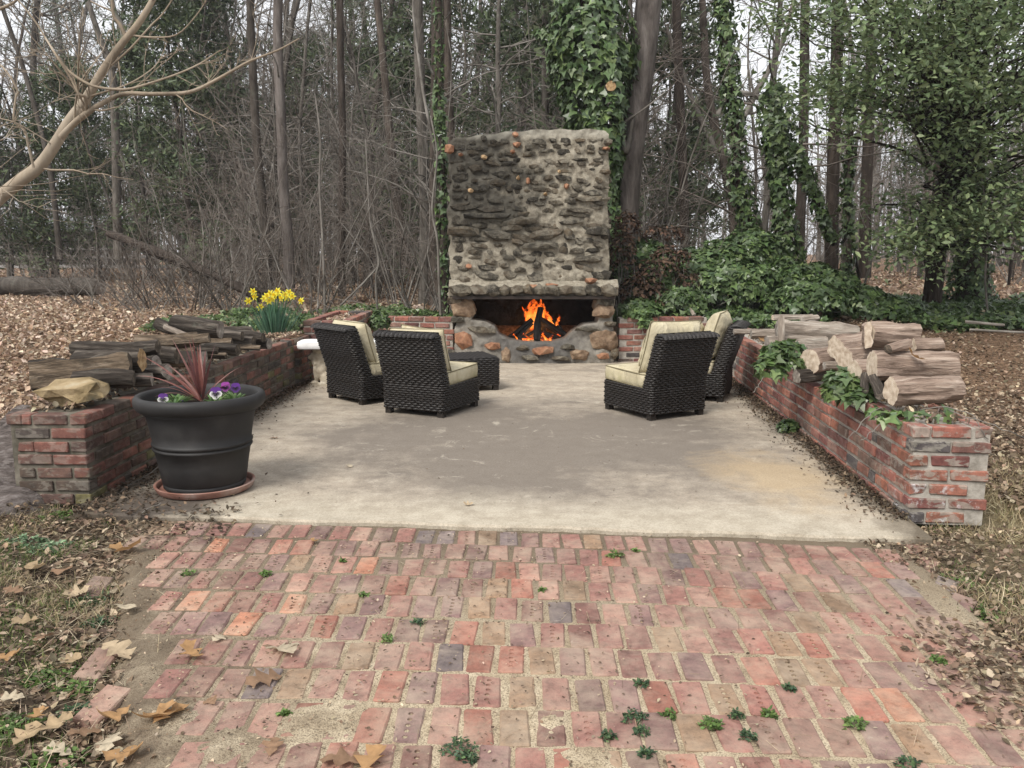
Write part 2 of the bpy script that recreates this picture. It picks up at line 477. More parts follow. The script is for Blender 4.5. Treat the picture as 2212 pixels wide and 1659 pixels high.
BL, BD, BH = .200, .092, .058
def brick_set(mat, tagn):
    return {'full': [brick_mesh('brick', BL, BD, BH, mat, 100 + i) for i in range(10)],
            'half': [brick_mesh('brick', BD, BD, BH, mat, 200 + i) for i in range(5)],
            'bat': [brick_mesh('brick', .145, BD, BH, mat, 300 + i) for i in range(4)]}
BS = {'right': brick_set(M['brick_right'], 'r'), 'left': brick_set(M['brick_left'], 'l')}

def put_brick(bs, kind, parent, loc, rz=0, rnd=random, jit=.003):
    o = meshobj('brick', rnd.choice(bs[kind]), parent,
                (loc[0] + rnd.uniform(-jit, jit), loc[1] + rnd.uniform(-jit, jit), loc[2] + rnd.uniform(-jit, jit) * .5),
                (rnd.uniform(-.015, .015), rnd.uniform(-.01, .01), rz + rnd.uniform(-.015, .015)))
    return o

CP = .0785
def wall(name, label, p0, p1, courses, thick, bs, mort, inward, rear=1, ends=(True, False), skip=None, seed=1, both=False, fill=True, z0=-.03, lower=None):
    """low brick wall; p0->p1 is the line of its patio face; inward = +1 when the patio lies left of p0->p1"""
    rnd = random.Random(seed)
    p0 = np.array(p0, float); p1 = np.array(p1, float); d = p1 - p0; L = float(np.linalg.norm(d)); rz = math.atan2(d[1], d[0])
    t = thing(name, (p0[0], p0[1], z0), label, 'wall', None, rz)
    s = -inward          # local y direction of the wall's body
    h = courses * CP
    # mortar core: a lumpy box kept a few millimetres behind the brick faces
    mb = MB(); rec = .013
    def lump(P, n): return P
    xs = np.linspace(rec, L - rec, max(2, int(L / .06)))
    prof = [(rec, 0), (rec, h - .025), (thick * .25, h - .012), (thick * .5, h - .02), (thick * .75, h - .012), (thick - rec, h - .025), (thick - rec, 0)]
    V = []
    for x in xs:
        ll = lower(x) * CP if lower else 0
        for (py, pz) in prof:
            zz = pz - (ll if pz > .1 else 0)
            k = mnoise.noise(Vector((x * 9 + seed, py * 9, zz * 14))) * .006
            V.append((x, s * (py + (k if py < .1 else -k)), zz + k * (1 if pz > .1 else 0)))
    n = len(prof); Fc = []
    for i in range(len(xs) - 1):
        for j in range(n - 1):
            Fc.append((i * n + j, (i + 1) * n + j, (i + 1) * n + j + 1, i * n + j + 1))
    Fc.append(tuple(range(n))); Fc.append(tuple(range((len(xs) - 1) * n, len(xs) * n)))
    mb.add(V, Fc); mb.build('mortar_core', mort, t, smooth=True)
    for c in range(courses):
        z = (c + .5) * CP
        off = 0 if c % 2 == 0 else -(BL + .011) / 2
        x = off
        e0 = BD + .011 if ends[0] and c % 2 else 0
        x = e0 if e0 else (0 if not ends[0] else 0)
        first = True
        if not ends[0] and c % 2: 
            x = -(BL / 2)
        while x < L - .03:
            kind = 'full'; ln = BL
            if first and ends[0] and c % 2 == 0 and False: kind, ln = 'half', BD
            if x + ln > L + .01:
                if x + BD > L + .02: break
                kind, ln = 'half', BD
            elif rnd.random() < .10: kind, ln = rnd.choice([('half', BD), ('bat', .145)])
            if x < -.01: x += ln + .011; first = False; 
            else:
                cx = x + ln / 2; first = False
                lowc = lower(cx) if lower else 0
                if c < courses - lowc and not (skip and skip(c, cx)):
                    put_brick(bs, kind, t, (cx, s * BD / 2, z), 0, rnd)
                    if both or c >= courses - rear:
                        put_brick(bs, kind, t, (cx, s * (thick - BD / 2), z), 0, rnd)
                x += ln + .011
        # the end face seen from the path
        if ends[0]:
            if c % 2 == 0:
                ys = [(BD + .011 + BL / 2 * .86, 'full'), ]
                yy = BD + .012
                while yy < thick - BD - .01:
                    rem = thick - BD - yy
                    k2, l2 = ('full', BL) if rem > BL * .8 else (('bat', .145) if rem > .12 else ('half', BD))
                    put_brick(bs, k2, t, (BD / 2 + .001, s * (yy + l2 / 2), z), PI / 2, rnd); yy += l2 + .012
            else:
                yy = .0
                while yy < thick - .085:
                    rem = thick - yy
                    k2, l2 = ('full', BL) if rem > BL * .85 else (('bat', .145) if rem > .12 else ('half', BD))
                    put_brick(bs, k2, t, (BD / 2 - .001, s * (yy + l2 / 2), z), PI / 2, rnd); yy += l2 + .012
    return t

rw = wall('right_brick_wall', 'long low red brick wall on the right, stacked with firewood', (2.14, 4.33), (2.52, 9.3), 7, .415, BS['right'], M['mortar'], 1, seed=3,
          lower=lambda x: 1 if 1.45 < x < 3.3 else 0)
rw2 = wall('right_brick_wall', 'short far stretch of red brick wall beside the farthest right chair', (2.52, 9.33), (2.58, 11.12), 7, .415, BS['right'], M['mortar'], 1, seed=4, ends=(False, False))
lw = wall('left_brick_wall', 'long low mossy brick wall on the left behind the black pot', (-2.45, 4.66), (-2.36, 8.98), 7, .455, BS['left'], M['mortar_dark'], -1, seed=5)
lw2 = wall('brick_planter', 'brick planter under the daffodils', (-2.33, 9.02), (-2.31, 9.62), 7, .80, BS['left'], M['mortar_dark'], -1, seed=6, rear=7)
bw = wall('back_brick_wall', 'low brick wall left of the fireplace', (-1.90, 11.22), (-.78, 10.98), 8, .21, BS['right'], M['mortar'], -1, seed=7, ends=(False, False), rear=1)
bw2 = wall('back_brick_wall', 'low brick wall right of the fireplace with ivy behind it', (1.42, 11.0), (2.62, 11.08), 8, .21, BS['right'], M['mortar'], -1, seed=8, ends=(False, False), rear=1)
for o in (lw2,): o['category'] = 'planter'

# raised open planter in the far left corner
def corner_planter():
    t = thing('brick_planter', (-2.40, 9.50, -.03), 'open raised brick planter full of dead leaves in the far left corner', 'planter')
    rnd = random.Random(9); bs = BS['right']; W_, D_ = .52, 1.75; n = 9; h = n * CP
    mb = MB()
    k = .012; th = .088
    for (cx, cy, dx, dy) in ((W_ / 2, th / 2 + k / 2, W_ - 2 * k, th - k), (W_ / 2, D_ - th / 2 - k / 2, W_ - 2 * k, th - k), (th / 2 + k / 2, D_ / 2, th - k, D_ - 2 * th - .004), (W_ - th / 2 - k / 2, D_ / 2, th - k, D_ - 2 * th - .004)):
        mb.box((cx, cy, h / 2 - .01), (dx, dy, h - .02))
    mb.build('mortar_core', M['mortar'], t, smooth=False)
    for c in range(n):
        z = (c + .5) * CP; o_ = (BL + .011) / 2 if c % 2 else 0
        for (axis, fixed, L) in (('x', BD / 2, W_), ('x', D_ - BD / 2, W_), ('y', BD / 2, D_), ('y', W_ - BD / 2, D_)):
            a = 0 if (c % 2 == 0) == (axis == 'x') else BD + .01
            end = L - (0 if (c % 2 == 0) == (axis == 'x') else BD + .01)
            while a < end - .03:
                kd, ln = ('full', BL) if a + BL <= end + .02 else ('half', BD)
                if a + ln > end + .035: break
                if axis == 'x': put_brick(bs, kd, t, (a + ln / 2, fixed, z), 0, rnd)
                else: put_brick(bs, kd, t, (fixed, a + ln / 2, z), PI / 2, rnd)
                a += ln + .011
    g = MB(); nx, ny = 6, 20
    V = [(.095 + (W_ - .19) * i / (nx - 1), .095 + (D_ - .19) * j / (ny - 1), h - .10 + rnd.uniform(-.02, .02)) for j in range(ny) for i in range(nx)]
    g.add(V, [(j * nx + i, j * nx + i + 1, (j + 1) * nx + i + 1, (j + 1) * nx + i) for j in range(ny - 1) for i in range(nx - 1)])
    g.build('soil', M['ground'], t)
corner_planter()

# ------------------------------------------------------------------ brick path
def holed_mesh(seed, deep):
    me0 = brick_mesh('brick', .0925, .198, .057, M['brick_pave'], seed, .003, .006)
    a = bpy.data.objects.new('tmp_a', me0); COL.objects.link(a)
    bm = bmesh.new()
    for k in range(5):
        bmesh.ops.create_cone(bm, cap_ends=True, segments=8, radius1=.0088, radius2=.0095, depth=deep * 2,
                              matrix=Matrix.Translation(((random.random() - .5) * .003, (k - 2) * .031, .0285)))
    me1 = bpy.data.meshes.new('tmp'); bm.to_mesh(me1); bm.free(); me1.materials.append(M['sand'])
    b = bpy.data.objects.new('tmp_b', me1); COL.objects.link(b)
    md = a.modifiers.new('b', 'BOOLEAN'); md.operation = 'DIFFERENCE'; md.object = b; md.solver = 'EXACT'
    dg = bpy.context.evaluated_depsgraph_get(); dg.update()
    me = bpy.data.meshes.new_from_object(a.evaluated_get(dg))
    bpy.data.objects.remove(a); bpy.data.objects.remove(b)
    me.name = 'brick'
    return me

PZ = -.022      # top of the pavers
MOUNDS = [(-.62, 2.40, .15, .013), (.22, 2.18, .10, .013), (.12, 2.40, .06, .011), (1.62, 2.75, .10, .009), (-1.9, 3.95, .12, .010), (-1.05, 2.42, .10, .012), (-.85, 2.25, .12, .012)]
def mound(x, y):
    z = 0
    for mx_, my_, r, hh in MOUNDS: z = z + hh * np.exp(-((x - mx_) ** 2 + (y - my_) ** 2) / (r * r) * 1.4)
    return z
def build_paving():
    rnd = random.Random(21)
    xs = np.linspace(-2.45, 2.35, 240); ys = np.linspace(1.55, 4.6, 165)
    X, Y = np.meshgrid(xs, ys)
    edgeL = -1.52 - .47 * (Y - 3.12); edgeR = 1.84 + .12 * (Y - 3.1)
    inside = sstep(-.22, .05, X - edgeL) * sstep(-.22, .02, edgeR - X)
    Z = PZ - .0085 + mound(X, Y)
    P = np.stack([X.ravel(), Y.ravel(), np.zeros(X.size)], -1)
    nz = snoise(P, 14).reshape(X.shape) * .0035 + snoise(P, 45, 3).reshape(X.shape) * .0035 * (1 + .35 * (mound(X, Y) > .004))
    Z = (Z + nz) * 1.0 - (1 - inside) * .10
    V = np.stack([X, Y, Z], -1).reshape(-1, 3); nx = len(xs); ny = len(ys)
    i = np.arange(ny - 1)[:, None] * nx; j = np.arange(nx - 1)[None]
    F = np.stack([i + j, i + j + 1, i + nx + j + 1, i + nx + j], -1).reshape(-1, 4)
    t = meshobj('brick_path', npmesh('sand_bed', V, F, M['sand'], True))
    tag(t, 'old brick path laid in sand leading to the patio', kind='structure')
    plain = [brick_mesh('brick', .0925, .198, .057, M['brick_pave'], 400 + k, .0045, .006) for k in range(12)]
    holed = [holed_mesh(500 + k, d) for k, d in enumerate((.004, .008, .014))]
    cnt = 0
    rows = []
    for jrow in range(0, 12):
        fx = jrow - .5
        yc = 4.195 - .105 - (fx + .5) * .2140
        rows.append((yc, math.radians(-6.3 + .42 * fx)))
    cand = []
    for r, (yc, a) in enumerate(rows):
        off = (r % 2) * .056 + rnd.uniform(-.02, .02)
        x = -2.1 + off
        while x < 2.2:
            fan = 1.0
            xx = x * fan
            yy = yc + math.tan(a) * xx - .010 * xx * xx + rnd.uniform(-.006, .006) + .007 * math.sin(xx * 3.1 + r * 2.3)
            x += .1095 + rnd.uniform(-.004, .005)
            eL = -1.46 - .49 * (yy - 3.12); eR = 1.76 + .12 * (yy - 3.1)
            if r % 2 == 0: eL += .06
            if xx < eL + rnd.uniform(-.02, .05) or xx > eR + rnd.uniform(-.04, .04): continue
            if yy + .10 > slab_front(xx) - .002: continue
            cand.append((xx, yy, math.radians(-xx * 2.0 - .6 + rnd.uniform(-2.4, 2.4))))
    cand = [c for c in cand if c[1] > 1.9]
    for (xx, yy, rz) in cand:
        m_ = mound(xx, yy)
        drop = rnd.uniform(0, .004) + (.004 if m_ > .012 else 0)
        hol = rnd.random() < .27
        o = meshobj('brick', rnd.choice(holed if hol else plain), t, (xx, yy, PZ - .0285 - drop), (rnd.uniform(-.012, .012), rnd.uniform(-.016, .016), rz + (PI if rnd.random() < .5 else 0)))
        cnt += 1
    # loose edging bricks
    for (u, v, rz, tilt) in ((190, 1110, .15, .1), (208, 1425, .05, .25), (222, 1510, -.1, .15), (205, 1260, .1, .2), (2000, 1215, -.55, .2), (2040, 1262, -.62, .3), (2075, 1300, -.7, .2), (2190, 1420, -.6, .2), (1975, 1180, -.5, .1)):
        p = atz(u, v, -.03)
        meshobj('brick', rnd.choice(plain), t, (p[0], p[1], -.068), (tilt * .2, tilt * .5, rz))
        cnt += 1
    print('paving bricks', cnt)
build_paving()

# ------------------------------------------------------------------ stone fireplace
FY = 10.90          # front plane
def m_fp_mortar():
    q = NT('fireplace mortar'); v = q.coord('World'); xyz = q.sep(v)
    f = q.noise(v, 3.0, 8, .7, .3); g = q.noise(v, 22, 6, .7); h = q.noise(v, 110, 3, .7)
    c = q.ramp(g, [(.28, (.13, .11, .085)), (.45, (.25, .22, .17)), (.62, (.35, .315, .25)), (.8, (.44, .405, .335))])
    # old soot and black algae on the upper left part of the stack
    a = q.math('ADD', q.math('MULTIPLY', q.math('SUBTRACT', xyz[0], .42), -1.0), q.math('MULTIPLY', q.math('SUBTRACT', f, .5), 2.6))
    b = q.mapr(xyz[2], 1.35, 2.0, 0, 1)
    c = q.mix(q.math('MULTIPLY', q.mapr(a, -.15, .55, 0, .86), b), c, (.045, .042, .036))
    c = q.mix(q.mapr(f, .52, .72, 0, .45), c, (.10, .095, .078))
    # grey lower part with soot streaks round the hearth
    lowm = q.mapr(xyz[2], .95, .55, 0, .5)
    c = q.mix(lowm, c, (.20, .19, .18))
    dx = q.math('SUBTRACT', xyz[0], .30); dz = q.math('MULTIPLY', q.math('SUBTRACT', xyz[2], .30), 1.3)
    r = q.math('SQRT', q.math('ADD', q.math('MULTIPLY', dx, dx), q.math('MULTIPLY', dz, dz)))
    r = q.math('ADD', r, q.math('MULTIPLY', q.math('SUBTRACT', f, .5), 1.2))
    c = q.mix(q.mapr(r, .30, .85, .62, 0), c, (.055, .055, .06))
    top = q.mapr(q.math('ADD', xyz[2], q.math('MULTIPLY', f, .12)), 2.90, 3.0, 0, .5)
    c = q.mix(top, c, (.42, .40, .34))
    q.bump(q.math('ADD', g, q.math('MULTIPLY', h, .4)), .9, .02)
    return q.out(c, .95, .15)
M['fp_mortar'] = m_fp_mortar()
def m_stone(name, ramp, soot=True):
    q = NT(name); oi = q.n('ObjectInfo'); v = q.coord('World')
    base = q.ramp(oi.outputs['Random'], ramp, 'CONSTANT')
    f = q.noise(v, 16, 7, .7, .3)
    base = q.mix(1.0, base, q.ramp(f, [(.25, (.45, .45, .45)), (.5, (1, 1, 1)), (.75, (1.6, 1.55, 1.45))]), 'MULTIPLY')
    g = q.noise(v, 6, 7, .72)
    base = q.mix(q.mapr(g, .46, .56, 0, .85), base, (.29, .26, .205))
    g2 = q.noise(v, 8, 6, .7, .5)
    base = q.mix(q.mapr(g2, .50, .62, 0, .6), base, (.045, .042, .034))
    xyz = q.sep(v)
    a = q.math('ADD', q.math('MULTIPLY', q.math('SUBTRACT', xyz[0], .42), -1.0), q.math('MULTIPLY', q.math('SUBTRACT', q.noise(v, 3.0, 8, .7, .3), .5), 2.6))
    base = q.mix(q.math('MULTIPLY', q.mapr(a, -.15, .55, 0, .7), q.mapr(xyz[2], 1.35, 2.0)), base, (.035, .033, .029))
    q.bump(q.math('ADD', f, q.noise(v, 60, 4, .7)), 1.0, .045)
    return q.out(base, .95, .1)
M['stone'] = m_stone('field stone', [(0, (.135, .112, .083)), (.2, (.10, .085, .066)), (.4, (.175, .142, .105)), (.6, (.075, .067, .056)), (.75, (.185, .145, .10)), (.88, (.13, .117, .095))])
M['stone_orange'] = m_simple('orange stone', [(.14, .07, .045), (.29, .145, .085), (.36, .22, .14)], 14, .9, .2, .6, .015, 'World')
M['stone_tan'] = m_simple('tan quartz stone', [(.18, .115, .06), (.38, .26, .145), (.48, .38, .25)], 14, .9, .2, .6, .015, 'World')
M['stone_brown'] = m_simple('brown boulder', [(.10, .07, .045), (.22, .15, .10), (.33, .25, .17)], 12, .9, .2, .8, .02, 'World')
M['soot'] = m_simple('sooty firebox', [(.006, .006, .006), (.014, .013, .012), (.03, .028, .026)], 9, .95, .1, .8, .02, 'World')
M['iron'] = m_simple('rusty iron', [(.015, .012, .011), (.04, .028, .022)], 20, .7, .3, .3, .004, 'World')

def blob_mesh(name, seed, mat, sub=1, amp=.25, flat=1.0, sq=.35):
    bm = bmesh.new(); bmesh.ops.create_icosphere(bm, subdivisions=sub, radius=.5)
    for v in bm.verts:
        c = v.co.normalized()
        # squarish outline
        k = 1.0 / (abs(c.x) ** 4 + abs(c.y) ** 4 + abs(c.z) ** 4) ** .25
        r = .5 * ((1 - sq) + sq * k) * (1 + amp * mnoise.noise(c * 1.6 + Vector((seed * 3.1, seed, 0))) + amp * .9 * mnoise.noise(c * 3.3 + Vector((seed, 0, 0))))
        v.co = c * r
        v.co.z *= flat
    me = bpy.data.meshes.new(name); bm.to_mesh(me); bm.free(); me.materials.append(mat)
    return me

def poly_inside(P, poly):
    x, y = P[:, 0], P[:, 1]; ins = np.zeros(len(P), bool); n = len(poly)
    for i in range(n):
        x0, y0 = poly[i]; x1, y1 = poly[(i + 1) % n]
        c = ((y0 > y) != (y1 > y)) & (x < (x1 - x0) * (y - y0) / (y1 - y0 + 1e-12) + x0)
        ins ^= c
    return ins

def fireplace():
    t = thing('stone_fireplace', (.28, FY, 0), 'tall rustic fieldstone fireplace with an irregular hearth opening', 'fireplace')
    X0 = .28
    opn = [at(u, v, FY) for (u, v) in ((1010, 643), (1020, 655), (1026, 672), (1018, 690), (1050, 695), (1068, 704), (1078, 722), (1100, 733), (1130, 738), (1190, 739), (1220, 732), (1236, 716), (1262, 700), (1290, 697), (1294, 682), (1284, 664), (1288, 650), (1302, 642))]
    opn = [(p[0] - X0, p[2]) for p in opn]
    dx = .025
    xs = np.arange(-1.13, 1.1301, dx); zs = np.arange(0, 3.02, dx)
    X, Z = np.meshgrid(xs, zs)
    # outline of the stack
    tn = np.array([mnoise.noise(Vector((0, z * 2.2, 0))) for z in zs]); tn2 = np.array([mnoise.noise(Vector((5, z * 2.6, 0))) for z in zs])
    left = np.where(zs > .98, -1.095, np.where(zs < .9, -1.03, -1.12)) + tn * .045 + .012 * np.sin(zs * 23)
    right = np.where(zs > .98, .965 + (2.9 - zs) * .018, 1.075) + tn2 * .045
    Xn = (X + 1.13) / 2.26
    XX = left[:, None] + (right - left)[:, None] * Xn
    ztop = np.interp(Xn[0], [0, .05, .35, .6, .97, 1.0], [2.80, 2.875, 2.95, 2.985, 2.985, 2.92]) + .008 * np.sin(xs * 17)
    ZZ = Z * (ztop[None, :] / 3.0)
    P = np.stack([XX.ravel(), np.zeros(X.size), ZZ.ravel()], -1)
    dep = snoise(P, 5, 2) * .030 + snoise(P, 13, 7) * .026 + snoise(P, 27, 4) * .012
    dep = dep.reshape(X.shape)
    dep += sstep(0.97, .90, ZZ) * .035 * 1.0 + sstep(.30, .12, ZZ) * .03     # lower part stands forward
    edge = np.minimum(np.minimum(Xn, 1 - Xn) * 12, 1.0)
    dep -= (1 - edge) ** 2 * .06
    YY = -dep
    idx = np.arange(X.size).reshape(X.shape)
    cen = np.stack([(XX[:-1, :-1] + XX[1:, 1:]).ravel() / 2, (ZZ[:-1, :-1] + ZZ[1:, 1:]).ravel() / 2], -1)
    hole = poly_inside(cen, opn).reshape(X.shape[0] - 1, X.shape[1] - 1)
    hp = np.pad(hole, 1)
    near = np.zeros(X.shape, bool)
    for a_ in (0, 1):
        for b_ in (0, 1): near |= hp[a_:a_ + X.shape[0], b_:b_ + X.shape[1]]
    full = np.ones(X.shape, bool)
    for a_ in (0, 1):
        for b_ in (0, 1): full &= hp[a_:a_ + X.shape[0], b_:b_ + X.shape[1]]
    bnd = near & ~full
    pp = []
    for k in range(len(opn)):
        a_, b_ = np.array(opn[k]), np.array(opn[(k + 1) % len(opn)])
        for f in np.linspace(0, 1, 12, endpoint=False): pp.append(a_ * (1 - f) + b_ * f)
    pp = np.array(pp)
    for j, i in zip(*np.nonzero(bnd)):
        d = np.hypot(pp[:, 0] - XX[j, i], pp[:, 1] - ZZ[j, i]); k = int(d.argmin())
        XX[j, i], ZZ[j, i] = pp[k]; YY[j, i] += .02
    V = [tuple(p) for p in np.stack([XX.ravel(), YY.ravel(), ZZ.ravel()], -1)]
    F = []; 
    for j in range(hole.shape[0]):
        for i in range(hole.shape[1]):
            if not hole[j, i]: F.append((idx[j, i], idx[j, i + 1], idx[j + 1, i + 1], idx[j + 1, i]))
    # sides, top and back
    D = .95
    def border(seq, off=(0, D, 0), steps=8):
        base = [V[k] for k in seq]; prev = list(seq)
        for s_ in range(1, steps + 1):
            cur = []
            for b in base:
                q = (b[0] + (mnoise.noise(Vector((b[2] * 6, s_ * .9, b[0] * 5))) * .02), b[1] + D * s_ / steps, b[2] + (.008 * mnoise.noise(Vector((b[0] * 9, s_ * 1.1, 0)))))
                V.append(q); cur.append(len(V) - 1)
            for a_ in range(len(prev) - 1): F.append((prev[a_ + 1], prev[a_], cur[a_], cur[a_ + 1]))
            prev = cur
        return prev
    border(list(idx[:, 0])[::-1]); border(list(idx[:, -1])); border(list(idx[-1, :])[::-1])
    mb = MB().add(V, F)
    core = mb.build('mortar_face', M['fp_mortar'], t)
    mb = MB().box((0.0, D - .02, 1.42), (2.04, .08, 2.84)); mb.build('rear_wall', M['fp_mortar'], t, smooth=False)
    # rim of the opening, going back into the firebox
    rm = MB(); V2 = []; F2 = []
    hj, hi = np.nonzero(hole)
    hs_ = set(zip(hj.tolist(), hi.tolist()))
    def vk(k, back):
        p = V[k]; return (p[0] * (1 if not back else .985), p[1] + (.30 if back else -.0), p[2])
    for (j, i) in hs_:
        for (dj, di, a_, b_) in ((-1, 0, (j, i), (j, i + 1)), (1, 0, (j + 1, i + 1), (j + 1, i)), (0, -1, (j + 1, i), (j, i)), (0, 1, (j, i + 1), (j + 1, i + 1))):
            if (j + dj, i + di) not in hs_:
                ka, kb = int(idx[a_]), int(idx[b_]); b0 = len(V2)
                V2 += [vk(ka, 0), vk(kb, 0), vk(kb, 1), vk(ka, 1)]; F2.append((b0, b0 + 1, b0 + 2, b0 + 3))
    rm.add(V2, F2)
    rim = rm.build('opening_rim', M['fp_mortar'], t, smooth=False, angle=None)
    fb = MB()
    x0, x1, z0, z1, y0, y1 = -1.0, 1.02, .05, .98, .10, .84
    fb.add([(x0, y1, z0), (x1, y1, z0), (x1, y1, z1), (x0, y1, z1), (x0, y0, z0), (x1, y0, z0), (x1, y0, z1), (x0, y0, z1)],
           [(0, 1, 2, 3), (4, 5, 1, 0), (7, 3, 2, 6), (4, 0, 3, 7), (5, 6, 2, 1)])
    fbo = fb.build('firebox', M['soot'], t, smooth=False)
    fl = MB(); nx, ny = 24, 12
    Vf = [(-.95 + 1.9 * i / (nx - 1), .04 + .78 * j / (ny - 1), .20 + .03 * mnoise.noise(Vector((i * .5, j * .5, 0)))) for j in range(ny) for i in range(nx)]
    fl.add(Vf, [(j * nx + i, j * nx + i + 1, (j + 1) * nx + i + 1, (j + 1) * nx + i) for j in range(ny - 1) for i in range(nx - 1)])
    fl.build('ash_bed', M['soot'], t)
    # iron plate under the mantel
    lb = MB(); lb.box((.0, -.075, .874), (2.10, .17, .014)); lb.box((.0, -.16, .866), (2.10, .014, .04)); lb.build('iron_lintel', M['iron'], t, smooth=False)
    # mortar ledge of the mantel
    mm = MB(); n = 60; V3 = []
    prof = [(.02, .885), (-.07, .885), (-.09, .915), (-.095, .965), (-.115, 1.005), (-.075, 1.035), (.02, 1.09)]
    for i in range(n):
        x = -1.10 + 2.20 * i / (n - 1)
        e = 1 - .25 * max(0, abs(x) - 1.0) / .12
        for (py, pz) in prof:
            k = mnoise.noise(Vector((x * 9, py * 12, pz * 12))) * .02
            V3.append((x, py * e + k, pz + k * .7))
    m_ = len(prof)
    mm.add(V3, [(i * m_ + j, (i + 1) * m_ + j, (i + 1) * m_ + j + 1, i * m_ + j + 1) for i in range(n - 1) for j in range(m_ - 1)] + [tuple(range(m_)), tuple(range((n - 1) * m_, n * m_))])
    mm.build('mantel_mortar', M['fp_mortar'], t)
    rnd = random.Random(31)
    stones = [blob_mesh('stone', k + 1, M['stone'], 1, .36, 1, .55) for k in range(14)]
    or_s = [blob_mesh('stone', k + 40, M['stone_orange'], 1, .42, 1, .8) for k in range(4)]
    tan_s = [blob_mesh('stone', k + 60, M['stone_tan'], 1, .35, 1, .5) for k in range(3)]
    br_s = [blob_mesh('stone', k + 80, M['stone_brown'], 2, .34, 1, .6) for k in range(3)]
    def stone(me, x, z, w_, h_, d_=.08, y=0.0, rot=0.0):
        meshobj('stone', me, t, (x, y, z), (rnd.uniform(-.2, .2), rot + rnd.uniform(-.12, .12), rnd.uniform(-.12, .12)), (w_, d_, h_))
    # mantel stones: rounded ends of boulders in a row
    x = -1.07
    ws = [.26, .20, .19, .15, .155, .15, .165, .18, .17, .19, .19, .20, .2]
    xs_ = []
    for k, w_ in enumerate(ws[:12]):
        stone(rnd.choice(stones), x + w_ / 2, .955 + rnd.uniform(-.008, .008), w_ * 1.2, rnd.uniform(.15, .18), .21, -.135, rnd.uniform(-.2, .2)); x += w_ * .965
    # a course of broad stones above it, then the stack
    def rowz(z, hh, wlo, whi, gap, drop=0.0, dm=.075):
        x = -1.06 + rnd.uniform(-.02, .05)
        while x < .98:
            w_ = rnd.uniform(wlo, whi)
            if rnd.random() > drop and x + w_ < 1.03:
                me = rnd.choice(stones)
                h_ = hh * rnd.uniform(.65, 1.12)
                stone(me, x + w_ / 2, z + rnd.uniform(-.034, .034), w_ * rnd.choice([1, 1, .7, 1.15]), h_ * rnd.choice([1, 1, .7]), dm * rnd.uniform(.5, 1.0), .006 + rnd.uniform(-.022, .022), rnd.uniform(-.15, .15))
            x += w_ + rnd.uniform(gap * .5, gap * 1.5)
    rowz(1.125, .15, .20, .36, .02, .0, .11)
    z = 1.25
    while z < 2.92:
        if 1.5 < z < 2.05: rowz(z, rnd.uniform(.095, .125), .12, .36, .016, .03, .13); z += .086
        elif z <= 1.5: rowz(z, .115, .12, .26, .028, .03, .115); z += .100
        else: rowz(z, rnd.uniform(.08, .11), .09, .24, .020, .08, .11); z += .078
    # distinctive long dark slabs
    for (u, v, wp, hp) in ((1050, 467, 105, 16), (1120, 480, 80, 18), (1002, 500, 72, 24), (1075, 508, 60, 22), (1180, 505, 80, 22), (1165, 530, 80, 18), (1270, 430, 60, 16), (1290, 500, 52, 24), (1270, 560, 60, 14), (1250, 455, 60, 12)):
        p = at(u, v, FY); s_ = FY / FPX
        stone(rnd.choice(stones), p[0] - X0, p[2], wp * s_, hp * s_, .13, -.03)
    for (u, v, wp, hp, kind) in ((972, 321, 20, 24, 0), (1045, 340, 15, 11, 1), (1016, 412, 14, 11, 1), (995, 334, 13, 7, 0), (1113, 290, 14, 12, 0), (1117, 312, 16, 10, 0), (1310, 320, 16, 8, 0), (1141, 390, 9, 17, 0), (1224, 402, 11, 11, 0), (1178, 419, 9, 7, 1), (1119, 384, 8, 9, 1), (1012, 575, 15, 12, 0), (1208, 371, 8, 8, 1), (1107, 327, 12, 9, 0),
                            (1156, 618, 26, 10, 0), (1192, 616, 26, 9, 0), (1276, 606, 26, 12, 0)):
        p = at(u, v, FY - .03); s_ = FY / FPX
        stone(rnd.choice((or_s, tan_s)[kind]), p[0] - X0, p[2], wp * s_, hp * s_, .10, -.025 if v < 600 else -.09)
    # base: jamb boulders and hearth stones
    for (u, v, wp, hp, kind, y) in ((1000, 733, 44, 42, 0, -.07), (1062, 747, 40, 20, 0, -.07), (1093, 768, 20, 30, 3, -.07), (1175, 756, 46, 20, 0, -.09), (1252, 766, 40, 22, 3, -.10), (1300, 768, 34, 18, 0, -.08), (1304, 735, 56, 42, 3, -.09),
                                   (1000, 668, 48, 34, 3, -.05), (985, 650, 40, 26, 2, -.03), (1305, 672, 44, 30, 3, -.05), (1312, 654, 30, 24, 2, -.04), (988, 690, 30, 18, 2, -.03), (1318, 700, 26, 14, 2, -.06),
                                   (1040, 712, 66, 16, 2, -.04), (1275, 712, 66, 14, 2, -.05), (1130, 752, 34, 12, 2, -.07), (1225, 750, 30, 14, 2, -.07), (1030, 772, 34, 14, 2, -.08), (1145, 772, 40, 14, 2, -.09), (1210, 774, 40, 12, 2, -.09), (970, 765, 26, 22, 2, -.06), (1328, 762, 20, 26, 2, -.06)):
        p = at(u, v, FY - .06); s_ = FY / FPX
        me = rnd.choice({0: or_s, 2: stones, 3: br_s}[kind])
        stone(me, p[0] - X0, p[2], wp * s_ * 1.08, hp * s_ * 1.08, .17, y + .035)
    # stones on the visible sides of the stack
    for k in range(36):
        z = 1.0 + 1.8 * rnd.random(); sd = rnd.choice((-1, 1))
        meshobj('stone', rnd.choice(stones), t, ((-1.08 if sd < 0 else .985), .1 + .8 * rnd.random(), z), (0, 0, 0), (.07, rnd.uniform(.12, .3), rnd.uniform(.06, .1)))
fireplace()

